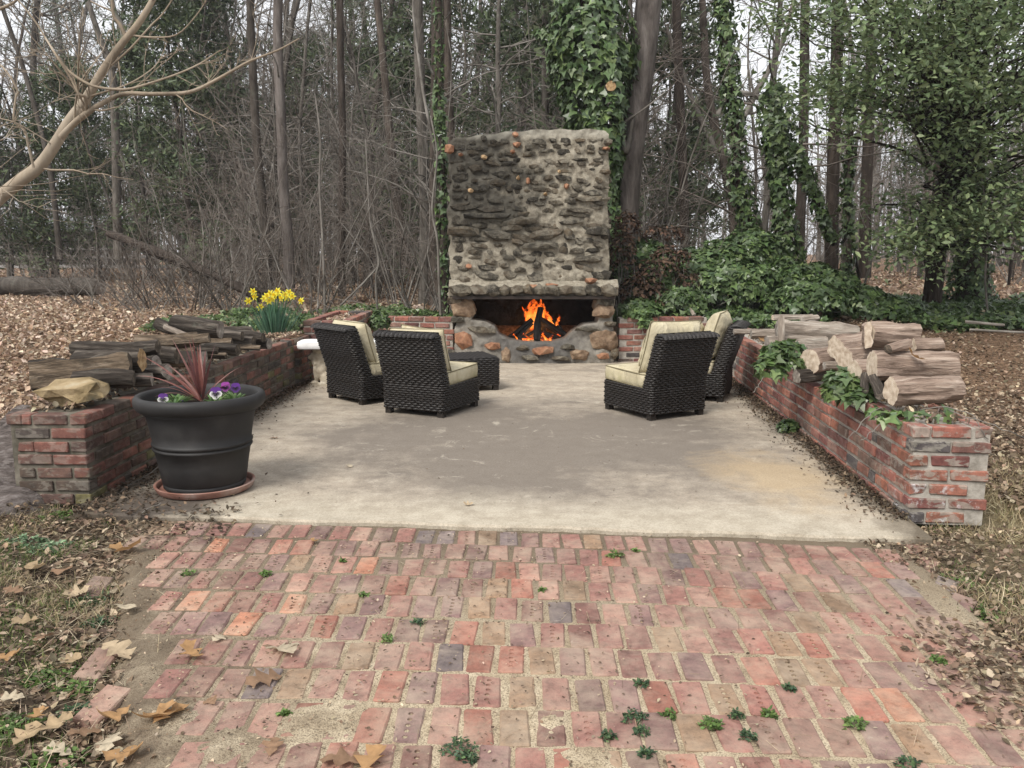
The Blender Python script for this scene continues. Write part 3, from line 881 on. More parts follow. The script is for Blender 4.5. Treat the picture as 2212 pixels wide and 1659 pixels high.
# ------------------------------------------------------------------ logs: generic
def m_wood_end(name, cols):
    q = NT(name); v = q.coord('Object')
    wv = q.n('TexNoise'); wv.inputs['Scale'].default_value = 28; wv.inputs['Detail'].default_value = 6; q.l(v, wv.inputs['Vector'])
    c = q.ramp(wv.outputs['Fac'], [(.3, cols[0]), (.55, cols[1]), (.75, cols[2])])
    xyz = q.sep(v); rr_ = q.math('SQRT', q.math('ADD', q.math('MULTIPLY', xyz[1], xyz[1]), q.math('MULTIPLY', xyz[2], xyz[2])))
    ringf = q.math('SINE', q.math('MULTIPLY', q.math('ADD', rr_, q.math('MULTIPLY', wv.outputs['Fac'], .012)), 620))
    c = q.mix(q.mapr(ringf, .2, 1, 0, .35), c, cols[0])
    q.bump(wv.outputs['Fac'], .5, .008)
    return q.out(c, .9, .2)
M['log_cedar'] = m_bark('stringy cedar bark', (.09, .062, .048), (.30, .222, .175), (.50, .41, .34), scale=30, bump=1.0, axis='X')
M['end_cedar'] = m_wood_end('fresh cut wood', [(.34, .26, .19), (.55, .46, .36), (.68, .60, .50)])
M['log_grey'] = m_bark('weathered grey wood', (.10, .08, .065), (.27, .225, .185), (.50, .45, .39), scale=24, bump=1.0, lichen=.3, axis='X')
M['end_grey'] = m_wood_end('weathered cut wood', [(.12, .10, .085), (.26, .23, .20), (.42, .38, .33)])
M['log_dark'] = m_bark('rotting dark log', (.016, .013, .011), (.058, .048, .040), (.24, .205, .17), scale=24, bump=1.0, lichen=.25, axis='X')
M['end_dark'] = m_wood_end('dark rotten wood', [(.03, .025, .02), (.085, .068, .052), (.19, .15, .11)])
M['end_yellow'] = m_wood_end('yellow cut wood', [(.16, .10, .05), (.38, .25, .13), (.52, .39, .23)])
M['split_tan'] = m_bark('split tan wood', (.05, .038, .028), (.20, .15, .105), (.42, .345, .265), scale=26, bump=1.0, lichen=.15, axis='X', rot=.85)
M['char'] = m_bark('charred wood', (.006, .006, .006), (.022, .020, .019), (.085, .08, .078), scale=24, bump=1.0, axis='X')

# local log axis is X
def log_mesh(L, r, seed, mats, kind='round', n=14, seg=12, taper=.92, rough=.10):
    """kind: round | half | wedge | slab ; mats = (bark, end, split face)"""
    rnd = random.Random(seed); mb = MB()
    ring = []
    if kind == 'round':
        ring = [(math.cos(2 * PI * k / n), math.sin(2 * PI * k / n), 0) for k in range(n)]
    elif kind == 'half':
        m_ = n // 2 + 2
        ring = [(math.cos(PI * k / (m_ - 1)), math.sin(PI * k / (m_ - 1)), 0) for k in range(m_)]
        ring += [(-.55, -.05, 1), (0, .04, 1), (.5, -.04, 1)]
    elif kind == 'wedge':
        ring = [(math.cos(a), math.sin(a), 0) for a in np.linspace(.15, 1.75, 7)] + [(-.12, .45, 1), (-.05, .1, 1), (0, -.15, 1), (.35, -.08, 1), (.7, 0, 1)]
        ring = [(x - .3, y - .35, m_) for x, y, m_ in ring]
    elif kind == 'slab':
        ring = [(-1, -.25, 0), (-.5, -.33, 0), (.1, -.28, 0), (.7, -.34, 0), (1, -.1, 0), (.95, .15, 1), (.5, .28, 1), (0, .22, 1), (-.55, .34, 1), (-.95, .2, 1)]
    N = len(ring); V = []
    bend = rnd.uniform(-.05, .05) * L
    for s_ in range(seg + 1):
        f = s_ / seg; x = (f - .5) * L; k = 1 - (1 - taper) * f
        e = .97 if s_ in (0, seg) else 1
        for i, (cy, cz, mm) in enumerate(ring):
            rdg = mnoise.noise(Vector((math.atan2(cz, cy) * 3.2 + seed * 7, x * 2.5, seed))) * (.10 if not mm else .03) + mnoise.noise(Vector((math.atan2(cz, cy) * 7 + seed, x * 5, 2))) * .05
            nz = 1 + rdg + rough * 1.3 * mnoise.noise(Vector((cy * 1.8 + seed, cz * 1.8, x * 5))) + rough * .8 * mnoise.noise(Vector((cy * 6, cz * 6 + seed, x * 9)))
            jag = (rnd.uniform(-1, 1) * .012 if (s_ in (0, seg) and mm) else rnd.uniform(-1, 1) * .003 if s_ in (0, seg) else 0)
            V.append((x + jag, cy * r * k * nz * e + bend * math.sin(f * PI), cz * r * k * nz * e))
    F = []; mi = []
    for s_ in range(seg):
        for i in range(N):
            j = (i + 1) % N
            F.append((s_ * N + i, s_ * N + j, (s_ + 1) * N + j, (s_ + 1) * N + i)); mi.append(2 if (ring[i][2] or ring[j][2]) and len(mats) > 2 else 0)
    b = len(mb.v); mb.v += V; mb.f += F; mb.m += mi
    c0 = len(mb.v); mb.v.append((-.5 * L - .002, float(np.mean([p[1] for p in V[:N]])), float(np.mean([p[2] for p in V[:N]]))))
    c1 = len(mb.v); mb.v.append((.5 * L + .002, float(np.mean([p[1] for p in V[-N:]])), float(np.mean([p[2] for p in V[-N:]]))))
    for i in range(N):
        j = (i + 1) % N
        mb.f.append((c0, j, i)); mb.m.append(1)
        mb.f.append((c1, seg * N + i, seg * N + j)); mb.m.append(1)
    me = mb.mesh('log', list(mats), True, math.radians(38))
    return me

def log(name, label, c, L, r, rz, seed, mats, kind='round', tilt=0.0, roll=0.0, taper=.92, rough=.16, cat='log', group=None, scale=None, n=24, seg=20):
    me = log_mesh(L, r, seed, [M[k] for k in mats], kind, n, seg, taper, rough)
    # roll about its own axis, then tilt, then heading
    R = Matrix.Rotation(rz, 4, 'Z') @ Matrix.Rotation(-tilt, 4, 'Y') @ Matrix.Rotation(roll, 4, 'X')
    o = meshobj(name, me, None, c, R.to_euler(), scale)
    return tag(o, label, cat, group)

# firewood on the right wall
def right_pile():
    G = 'firewood stacked on the right wall'
    CED = ('log_cedar', 'end_cedar', 'end_cedar'); GRY = ('log_grey', 'end_grey', 'log_grey')
    def put(label, u, v, Y, L, r, rz, seed, mats, kind='round', **k):
        return log('firewood_log', label, at(u, v, Y), L, r, rz, seed, mats, kind, cat='log', group=G, **k)
    put('thick cedar log lying lowest and nearest on the right wall', 1997, 842, 4.80, .42, .083, .12, 1, CED, tilt=.02)
    put('largest cedar log, long with a pale cut end and a yellow leaf on it', 1972, 790, 5.12, .50, .095, -.06, 2, CED, tilt=0)
    put('short cedar log on top of the pile with a long crack', 1927, 722, 5.65, .34, .085, .10, 3, CED, tilt=-.02)
    put('split sliver of cedar beside the crack of the top log', 1873, 722, 5.60, .10, .085, 1.35, 4, CED, 'slab', roll=1.5)
    put('leftmost cedar log, slanting with a pale oval end', 1782, 775, 6.25, .30, .097, .45, 5, CED, tilt=.10)
    put('cedar log with the broad round pale end in the middle of the pile', 1850, 746, 6.05, .36, .092, .30, 6, CED, tilt=.12)
    put('small split cedar wedge between two round logs', 1827, 776, 6.0, .12, .06, .5, 7, CED, 'wedge', roll=2.2)
    put('cedar half log with a thin curved pale end', 1862, 770, 5.75, .28, .092, .25, 8, CED, 'round', tilt=.1)
    put('cedar log with a narrow end tucked under the largest log', 1885, 800, 5.35, .26, .075, .2, 9, CED, 'round', tilt=.05)
    put('short branch stub resting on the largest log', 1940, 748, 5.10, .17, .030, .40, 10, ('log_cedar', 'end_dark', 'end_cedar'), tilt=.15, taper=1.15)
    put('cedar log end showing behind the short top log', 2001, 746, 5.60, .20, .055, .05, 11, CED)
    put('dark weathered split under the largest log', 1868, 830, 5.15, .20, .045, 1.2, 12, ('log_dark', 'end_grey', 'log_grey'), 'wedge', tilt=.5)
    put('dark weathered split beside the nearest cedar log', 1893, 835, 5.0, .20, .045, 1.5, 13, ('log_dark', 'end_grey', 'log_grey'), 'wedge', tilt=.5)
    put('pale bleached split on top of the driftwood heap', 1712, 689, 7.3, .36, .040, .05, 14, ('log_grey', 'end_cedar', 'end_cedar'), 'half', tilt=.03)
    put('hollow stub beside the bleached split', 1750, 690, 7.1, .17, .030, .4, 15, GRY, tilt=.12)
    put('big grey driftwood log across the far wall', 1765, 717, 7.0, .66, .085, -.05, 16, GRY, tilt=-.05, rough=.22)
    put('grey driftwood log with torn bark under the big one', 1720, 742, 6.9, .50, .065, .05, 17, GRY, rough=.25)
    put('upright grey stake beside the driftwood', 1685, 722, 6.8, .30, .028, 1.2, 18, GRY, 'slab', tilt=1.45)
    put('thin broken grey stick nearest the far chair', 1632, 716, 7.7, .42, .024, .1, 19, GRY, rough=.2)
    put('short grey log lying behind the torn corner bricks', 1663, 722, 7.6, .34, .045, -.08, 20, GRY, rough=.25)
    put('stubby grey log end among the wall ivy', 1724, 775, 6.6, .22, .06, .6, 21, GRY, rough=.2)
    put('small grey chunk under the leftmost cedar log', 1803, 790, 6.0, .16, .032, .1, 22, GRY)
    put('rotten grey log filling the middle of the wall', 1790, 760, 6.6, .40, .06, .1, 23, GRY, rough=.25)
    put('charred looking piece on the wall under the cedar logs', 1757, 812, 6.2, .30, .05, .3, 24, ('log_dark', 'end_grey', 'log_grey'), rough=.2)
    put('dark log butt under the nearest logs', 1960, 820, 5.3, .30, .07, .1, 25, ('log_dark', 'end_dark', 'log_dark'))
right_pile()

def left_pile():
    G = 'old firewood stacked on the left wall'
    DK = ('log_dark', 'end_dark', 'log_dark'); TN = ('log_dark', 'end_dark', 'split_tan'); GR = ('log_grey', 'end_grey', 'log_grey')
    def put(label, u, v, Y, L, r, rz, seed, mats, kind='round', **k):
        return log('firewood_log', label, at(u, v, Y), L, r, rz, seed + 100, mats, kind, cat='log', group=G, **k)
    put('biggest split log with a long torn tan face', 172, 800, 5.25, .60, .092, .18, 1, ('log_dark', 'end_dark', 'split_tan'), 'half', tilt=.10, roll=-1.75, rough=.30)
    put('dark round log with a yellowish cut end', 235, 781, 5.45, .44, .080, .02, 2, ('log_dark', 'end_yellow'), tilt=.03)
    put('slim grey-barked log behind the biggest split log', 245, 753, 5.85, .58, .050, -.02, 3, ('log_dark', 'end_dark'), tilt=-.01, rough=.14)
    put('short dark log end sticking out beside the tan split', 318, 752, 5.7, .16, .048, -.1, 4, DK, tilt=.1)
    put('broad tan split with a smooth pale face', 360, 738, 6.3, .46, .085, .12, 5, ('log_dark', 'end_dark', 'split_tan'), 'wedge', tilt=.06, roll=-.75)
    put('squared pale split with a cracked grey end', 415, 735, 6.3, .26, .060, .15, 6, ('log_grey', 'end_dark', 'split_tan'), 'wedge', roll=-.5, tilt=.06)
    put('thick dark log lying on top of the left pile', 425, 706, 6.7, .40, .078, -.12, 7, ('log_dark', 'end_grey'), tilt=-.10, rough=.14)
    put('short dark stub leaning at the top left of the pile', 363, 707, 6.8, .24, .050, -.5, 8, DK, tilt=-.25)
    put('slanting grey stick under the thick top log', 398, 722, 6.6, .40, .026, -.4, 9, GR, tilt=-.28)
    put('grey split lying behind the tan split', 345, 727, 6.9, .34, .04, .2, 10, GR, 'slab')
    k = 11
    for (u, v, Y, r, lb) in ((480, 726, 7.2, .050, 'round dark log end beside the top log'), (505, 738, 7.3, .055, 'dark log end with a torn rim at the far end of the left pile'), (530, 728, 7.6, .050, 'dark log lying along the far top of the left pile'),
                             (545, 742, 7.7, .055, 'farthest dark log end of the left pile'), (500, 716, 7.7, .045, 'thin dark log on the far top of the left pile'), (470, 755, 6.9, .055, 'grey wedge end low behind the spiky plant'),
                             (440, 768, 6.6, .050, 'small round log end behind the spiky plant'), (395, 772, 6.2, .060, 'dark log end low in the middle of the left pile'), (455, 740, 7.0, .055, 'dark log end under the thick top log'),
                             (350, 785, 5.9, .060, 'grey rounded log end under the tan split'), (312, 800, 5.6, .060, 'grey lichen covered log end low in the pile'), (265, 822, 5.35, .052, 'dark log end just above the wall bricks'),
                             (225, 820, 5.25, .055, 'dark log under the yellow-ended log'), (372, 760, 6.3, .05, 'dark splinter log under the tan split'), (332, 770, 5.9, .06, 'dark bark log under the tan split'), (420, 757, 6.5, .05, 'dark round log left of the spiky plant'),
                             (516, 752, 7.2, .045, 'lowest dark log end at the far end'), (290, 783, 5.7, .06, 'dark log behind the yellow cut end')):
        put(lb, u, v, Y, .36, r, random.Random(k).uniform(-.35, .25), k, ('log_dark', random.Random(k).choice(['end_grey', 'end_dark', 'end_dark']), 'split_tan'), random.Random(k).choice(['round', 'round', 'wedge']), roll=k * 1.3, rough=.16, n=12, seg=8)
        k += 1
left_pile()

# rock on the left wall end
def rock():
    me = blob_mesh('rock', 9, m_simple('lichened tan rock', [(.07, .065, .045), (.22, .165, .09), (.34, .26, .155), (.40, .34, .24)], 5, .95, .1, 1.0, .03, 'World'), 2, .45, 1, .75)
    me.polygons.foreach_set('use_smooth', [False] * len(me.polygons))
    o = meshobj('rock', me, None, at(155, 842, 4.95), (.1, -.1, .15), (.36, .26, .125))
    tag(o, 'flat tan angular rock on the near end of the left wall', 'rock')
rock()

# ------------------------------------------------------------------ the fire
def m_flame():
    q = NT('flame'); v = q.coord('Object')
    f = q.noise(v, 9, 6, .65, .8); a = q.n('Attribute'); a.attribute_name = 'Col'
    s = q.sep(a.outputs['Vector'])
    heat = q.math('ADD', q.math('MULTIPLY', s[0], .75), q.math('MULTIPLY', f, .55))
    c = q.ramp(heat, [(.30, (.60, .035, .004)), (.55, (1.0, .11, .012)), (.80, (1.0, .24, .03)), (1.0, (1.0, .48, .12))])
    em = q.n('Emission'); q.l(c, em.inputs['Color']); em.inputs['Strength'].default_value = 1.25
    tr = q.n('BsdfTransparent'); ms = q.n('MixShader')
    al = q.math('ADD', s[0], q.math('MULTIPLY', q.math('SUBTRACT', q.noise(v, 16, 5, .7, 1.2), .5), 2.4))
    q.l(q.mapr(al, .22, .85, 0, .92), ms.inputs[0]); q.l(tr.outputs[0], ms.inputs[1]); q.l(em.outputs[0], ms.inputs[2])
    o = [n for n in q.t.nodes if n.type == 'OUTPUT_MATERIAL'][0]; q.l(ms.outputs[0], o.inputs[0])
    return q.m
M['flame'] = m_flame()
def m_ember():
    q = NT('embers'); v = q.coord('Object'); f = q.noise(v, 26, 5, .7)
    c = q.ramp(f, [(.45, (.01, .008, .007)), (.55, (.9, .10, .01)), (.7, (1, .45, .08))])
    q.l(c, q.b.inputs['Emission Color']); q.b.inputs['Emission Strength'].default_value = 1.3
    return q.out((.02, .015, .012), .9)
M['ember'] = m_ember()

def the_fire():
    bx, by, bz = .33, FY + .30, .23
    rnd = random.Random(5)
    G = 'burning logs in the hearth'
    labs = ['upright charred log standing in front of the flames', 'charred log leaning in from the left edge of the fire', 'second charred log leaning from the left', 'thick charred log leaning in from the right',
            'thin charred log at the right edge of the fire', 'short charred log behind the flames', 'charred log lying low on the right', 'reddish charred stick low on the left']
    specs = [((1160, 735), (1168, 664), -.16, .050), ((1092, 738), (1150, 690), .0, .045), ((1112, 740), (1150, 698), -.08, .035), ((1232, 732), (1165, 690), .0, .055), ((1228, 736), (1195, 690), .05, .03), ((1180, 735), (1160, 680), .2, .045), ((1215, 736), (1160, 715), -.06, .04), ((1118, 737), (1160, 712), -.1, .022)]
    for k, ((u0, v0), (u1, v1), dy, r) in enumerate(specs):
        a = Vector(at(u0, v0, by + dy)); b = Vector(at(u1, v1, by + dy * .3))
        d = b - a; me = log_mesh(d.length, r, 900 + k, [M['char'], M['char']], 'round', 10, 10, .8, .22)
        o = meshobj('burning_log', me, None, (a + b) / 2, d.to_track_quat('X', 'Z').to_euler())
        tag(o, labs[k], 'log', G)
    t = thing('fire', (bx, by, bz), 'bright orange flames rising between the charred logs', 'fire')
    def tongue(x0, z0, x1, z1, wd, y, seed):
        n, m_ = 14, 9; V = []; C = []
        for i in range(n):
            f = i / (n - 1)
            cx = x0 + (x1 - x0) * f + .035 * math.sin(f * 5 + seed * 2) * f
            cz = z0 + (z1 - z0) * f
            wv = wd * (math.sin(min(1, f * 1.2 + .18) * PI * .5) ** .8) * (1 - f) ** .55
            for j in range(m_):
                g = j / (m_ - 1) * 2 - 1
                V.append((cx + g * wv + .018 * mnoise.noise(Vector((f * 4, g * 2, seed))), y + .04 * (1 - g * g) * (1 if seed % 2 else -1) + .03 * math.sin(f * 6 + seed), cz + .02 * mnoise.noise(Vector((g * 3, f * 3, seed + 9)))))
                C.append(((1 - abs(g) ** 1.6) * (1 - f * .55) * min(1, .35 + f * 5), f, 0))
        F = [(i * m_ + j, i * m_ + j + 1, (i + 1) * m_ + j + 1, (i + 1) * m_ + j) for i in range(n - 1) for j in range(m_ - 1)]
        return meshobj('flame', npmesh('flame', V, F, M['flame'], True, np.array(C)), t)
    def L(u, v): p = at(u, v, by); return p[0] - bx, p[2] - bz
    k = 0
    for (u0, v0, u1, v1, wd, y) in ((1150, 710, 1158, 642, .11, .02), (1142, 705, 1152, 655, .12, -.04), (1158, 700, 1166, 645, .10, .06), (1138, 700, 1133, 662, .06, .0), (1150, 700, 1146, 650, .09, .1),
                                    (1180, 705, 1170, 655, .07, .08), (1190, 708, 1178, 668, .08, .05), (1200, 706, 1184, 674, .07, .0), (1205, 712, 1203, 680, .05, .04), (1165, 708, 1160, 648, .09, .12), (1148, 715, 1140, 670, .08, .14),
                                    (1128, 738, 1126, 718, .05, -.10), (1140, 738, 1138, 722, .05, -.12), (1178, 738, 1175, 715, .05, -.14), (1190, 738, 1188, 722, .05, -.1), (1206, 736, 1206, 722, .04, -.08), (1116, 735, 1114, 720, .03, -.06), (1155, 712, 1162, 660, .13, .16)):
        a, b = L(u0, v0), L(u1, v1); tongue(a[0], a[1], b[0], b[1], wd, y, k); k += 1
    ld = bpy.data.lights.new('fire_glow', 'POINT'); ld.energy = 9; ld.color = (1.0, .42, .12); ld.shadow_soft_size = .12
    lo = bpy.data.objects.new('fire_glow', ld); link(lo, t, (0, .02, .18))
    eb = MB(); 
    for i in range(40):
        a = rnd.uniform(0, 2 * PI); rr = rnd.uniform(0, .22)
        eb.box((rr * 1.4 * math.cos(a) + .0, rr * math.sin(a) * .8, .02 + rnd.uniform(-.01, .03)), (rnd.uniform(.03, .06),) * 3, 0, Matrix.Rotation(a, 3, 'Z') @ Matrix.Rotation(a * 2, 3, 'X'))
    eb.build('embers', M['ember'], t, smooth=False)
the_fire()

# ------------------------------------------------------------------ wicker furniture
def m_wicker():
    q = NT('dark resin wicker'); v = q.coord('Object'); xyz = q.sep(v)
    f = q.noise(v, 30, 4); 
    c = q.ramp(f, [(.3, (.009, .007, .006)), (.6, (.019, .015, .013)), (.8, (.032, .026, .023))])
    # each woven band is three round strands
    z = q.math('MULTIPLY', q.math('SINE', q.math('MULTIPLY', xyz[2], 2 * PI / .0070)), .5)
    q.bump(z, .55, .003)
    return q.out(c, .42, .45)
M['wicker'] = m_wicker()
M['wicker_core'] = m_simple('wicker inside', [(.006, .005, .0045), (.012, .010, .009)], 20, .9, .1, 0)
M['foot'] = m_simple('dark foot', [(.015, .012, .010), (.03, .024, .02)], 20, .6, .3, .2, .003)
def m_cushion(name, stripes=False, mould=0.0):
    q = NT(name); v = q.coord('Object'); xyz = q.sep(v)
    f = q.noise(v, 5, 5, .6, .3); g = q.noise(v, 2.6, 6, .7, .4)
    c = q.ramp(f, [(.3, (.37, .32, .215)), (.55, (.49, .435, .31)), (.8, (.56, .51, .385))])
    c = q.mix(q.mapr(g, .46, .66, 0, .55), c, (.47, .41, .25))
    if mould: c = q.mix(q.math('MULTIPLY', q.mapr(q.noise(v, 7, 6, .75), .45, .62, 0, mould), q.mapr(xyz[2], .02, -.06, 0, 1)), c, (.27, .26, .10))
    if stripes:
        s = q.math('SINE', q.math('MULTIPLY', xyz[0], 2 * PI / .07))
        c = q.mix(q.mapr(s, .55, .8, 0, .65), c, (.40, .33, .19))
    wr = q.noise(q.coord('Object', (1, 1, .35)), 11, 3, .5, .8)
    b = q.bump(q.noise(v, 400, 2), .15, .001); q.bump(wr, .9, .035, b)
    return q.out(c, .92, .15)
M['cushion'] = m_cushion('cream cushion', mould=.55)
M['cushion_back'] = m_cushion('cream pillow')
M['cushion_stripe'] = m_cushion('striped pillow', True)
M['piping'] = m_simple('piping cord', [(.15, .125, .075), (.22, .19, .12)], 20, .9, .15, 0)

def rounded_ring(hw, hd, r, ds):
    """points and outward normals round a rounded rectangle, evenly spaced"""
    pts = []; 
    segs = [((hw - r, -hd), (hw, -hd + r)), ((hw, hd - r), (hw - r, hd)), ((-hw + r, hd), (-hw, hd - r)), ((-hw, -hd + r), (-hw + r, -hd))]
    path = []
    cs = [(hw - r, -hd + r, -PI / 2), (hw - r, hd - r, 0), (-hw + r, hd - r, PI / 2), (-hw + r, -hd + r, PI)]
    for (cx, cy, a0) in cs:
        for k in range(5):
            a = a0 + PI / 2 * k / 4
            path.append((cx + r * math.cos(a), cy + r * math.sin(a), math.cos(a), math.sin(a)))
    path.append(path[0]); path = np.array(path)
    seg = np.hypot(np.diff(path[:, 0]), np.diff(path[:, 1])); s = np.concatenate([[0], np.cumsum(seg)])
    n = max(16, int(round(s[-1] / ds))); n += n % 2
    # number of samples a multiple of 8 keeps the weave closed
    n = int(round(n / 12)) * 12
    q = np.linspace(0, s[-1], n, endpoint=False)
    out = np.stack([np.interp(q, s, path[:, k]) for k in range(4)], -1)
    out[:, 2:] /= np.linalg.norm(out[:, 2:], axis=1, keepdims=True)
    return out, q

def weave_body(rings, per=6, pitch=.0205, amp=.0042):
    """rings(z) -> (hw, hd, r, cy) footprint centre offset; builds stacked woven bands"""
    V = []; F = []; base = 0; row = 0
    prof = [(-.5, -.006), (-.34, .002), (0, .0045), (.34, .002), (.5, -.006)]
    for (z, hw, hd, r, cy, sk) in rings:
        ring, s = rounded_ring(hw, hd, r, .011)
        n = len(ring); ph = (row % 2) * PI
        w_ = ((np.arange(n) / per + .5 * (row % 2)) % 1.0)
        und = amp * (.8 - 2.6 * np.exp(-((w_ - .5) / .17) ** 2))
        for (pz, po) in prof:
            o = und + po
            V.append(np.stack([ring[:, 0] + ring[:, 2] * o, ring[:, 1] + ring[:, 3] * o + cy + sk * pz * pitch, np.full(n, z + pz * pitch)], -1))
        for k in range(len(prof) - 1):
            i = np.arange(n); j = (i + 1) % n
            F.append(np.stack([base + k * n + i, base + k * n + j, base + (k + 1) * n + j, base + (k + 1) * n + i], -1))
        base += n * len(prof); row += 1
    return np.concatenate(V), np.concatenate(F)

CW, CD, CHT = .63, .70, .755
SEATZ = .27
def chair_meshes():
    lean = .26       # the back leans away over its height
    rings = []; z = .062
    while z < SEATZ:
        rings.append((z, CW / 2, CD / 2, .035, 0 - .0, -.18)); z += .0205
    while z < CHT - .018:
        f = (z - SEATZ) / (CHT - SEATZ)
        cy = -CD / 2 + .078 - lean * f * .62
        rings.append((z, CW / 2, .070, .045, cy, -.2)); z += .0205
    # rear face of the base leans too
    out = []
    for (z, hw, hd, r, cy, sk) in rings:
        out.append((z, hw, hd, r, cy, sk))
    V, F = weave_body(out)
    body = npmesh('woven_body', V, F, M['wicker'], True)
    # inner dark core so light does not pass through
    mb = MB()
    mb.box((0, 0, .165), (CW - .03, CD - .03, .20))
    R = Matrix.Rotation(math.atan(lean * .62 / (CHT - SEATZ)), 3, 'X')
    mb.box((0, -CD / 2 + .078 - lean * .31, .51), (CW - .035, .10, .49), 0, R)
    core = mb.mesh('core', M['wicker_core'], False)
    # top edge: strands wrapped over the thickness, in pairs
    V = []; F = []; b = 0
    ty = -CD / 2 + .078 - lean * .62; tz = CHT - .020
    nb = 14; wdt = (CW - .012) / nb
    for k in range(nb):
        x0 = -CW / 2 + .006 + k * wdt
        hgt = .010 if k % 2 == 0 else .002
        rows = []
        for a in np.linspace(-PI * .52, PI * .52, 9):
            yy = math.sin(a) * .080; zz = tz - .018 + math.cos(a) * (.030 + hgt)
            for (px, po) in ((.02, -.016), (.22, -.001), (.5, .004), (.78, -.001), (.98, -.016)):
                nyy, nzz = math.sin(a), math.cos(a)
                rows.append((x0 + wdt * px, ty + yy + nyy * po, zz + nzz * po))
        V += rows
        for i in range(8):
            for j in range(4):
                F.append((b + i * 5 + j, b + i * 5 + j + 1, b + (i + 1) * 5 + j + 1, b + (i + 1) * 5 + j))
        b += 45
    top = npmesh('woven_top_edge', V, F, M['wicker'], True)
    return body, core, top

def pillow_mesh(name, w_, h_, d_, mat, seed=0, n=22, pinch=.5, wr=.012):
    """soft cushion, x width, z height, y thickness"""
    V = []; F = []
    for side in (1, -1):
        for j in range(n):
            for i in range(n):
                a = (i / (n - 1)) * 2 - 1; b = (j / (n - 1)) * 2 - 1
                e = (1 - abs(a) ** 3.2) * (1 - abs(b) ** 3.2)
                th = d_ / 2 * max(e, 0) ** pinch
                x = a * w_ / 2 * (1 - .05 * (1 - abs(b) ** 2) * abs(a) ** 2 * 0 - .035 * (1 - b * b))
                z = b * h_ / 2 * (1 - .035 * (1 - a * a))
                k = mnoise.noise(Vector((a * 2.2 + seed, b * 5, side * 3))) * wr + mnoise.noise(Vector((a * 7 + seed, b * 11, side * 5))) * wr * .35
                V.append((x, side * (th + k * min(1, e * 4)), z))
    for s_ in (0, 1):
        o = s_ * n * n
        for j in range(n - 1):
            for i in range(n - 1):
                q = (o + j * n + i, o + j * n + i + 1, o + (j + 1) * n + i + 1, o + (j + 1) * n + i)
                F.append(q if s_ == 1 else q[::-1])
    return npmesh(name, V, F, mat, True)
def pillow_piping(w_, h_, seed=0, r=.006):
    P = []
    for k in range(80):
        t_ = k / 80 * 4; s_ = int(t_); f = (t_ - s_) * 2 - 1
        a, b = ((f, -1), (1, f), (-f, 1), (-1, -f))[s_]
        P.append((a * w_ / 2 * (1 - .035 * (1 - b * b)) * .995, 0, b * h_ / 2 * (1 - .035 * (1 - a * a)) * .995))
    P.append(P[0])
    V, F = tube_arrays(P, r, 6); return npmesh('piping', V, F, M['piping'], True)
def box_cushion(w_, d_, h_, mat, seed=0):
    """seat cushion: superellipsoid box with crowned top; x width, y depth"""
    nx, ny = 28, 28; V = []; F = []
    def prof(t):  # t in 0..1 around vertical: returns (scale, z)
        return t
    levels = [(0.90, -.5), (.965, -.49), (.99, -.40), (1.0, -.2), (1.004, 0), (1.0, .2), (.99, .40), (.965, .47)]
    ring0, _ = rounded_ring(w_ / 2, d_ / 2, .035, .03); n = len(ring0)
    for (s_, z) in levels:
        for p in ring0:
            k = mnoise.noise(Vector((p[0] * 6 + seed, p[1] * 6, z * 2))) * .006
            V.append((p[0] * s_ + p[2] * k, p[1] * s_ + p[3] * k, z * h_))
    L = len(levels)
    for l_ in range(L - 1):
        for i in range(n):
            j = (i + 1) % n; F.append((l_ * n + i, l_ * n + j, (l_ + 1) * n + j, (l_ + 1) * n + i))
    base = (L - 1) * n; prev = base
    for q, s_ in enumerate((.85, .65, .4, .15)):
        b = len(V)
        for p in ring0:
            cr = (1 - s_ ** 2) * .018
            k = mnoise.noise(Vector((p[0] * s_ * 5 + seed, p[1] * s_ * 5, 7))) * .006
            V.append((p[0] * s_ * .965, p[1] * s_ * .965, .485 * h_ + cr + k))
        for i in range(n):
            j = (i + 1) % n; F.append((prev + i, prev + j, b + j, b + i))
        prev = b
    c = len(V); V.append((0, 0, .485 * h_ + .018))
    F2 = [(prev + i, prev + (i + 1) % n, c, c) for i in range(n)]
    bm_ = MB(); bm_.add(V, F + [f[:3] for f in F2])
    me = bm_.mesh('seat_cushion', mat, True)
    pp = []
    for z, s_ in ((.455 * h_, .985), (-.47 * h_, .985)):
        P = [(p[0] * s_, p[1] * s_, z) for p in ring0]; P.append(P[0]); pp.append(P)
    tb = Tubes()
    for P in pp: tb.add(P, .0058, 6)
    return me, tb.mesh('piping', M['piping'])

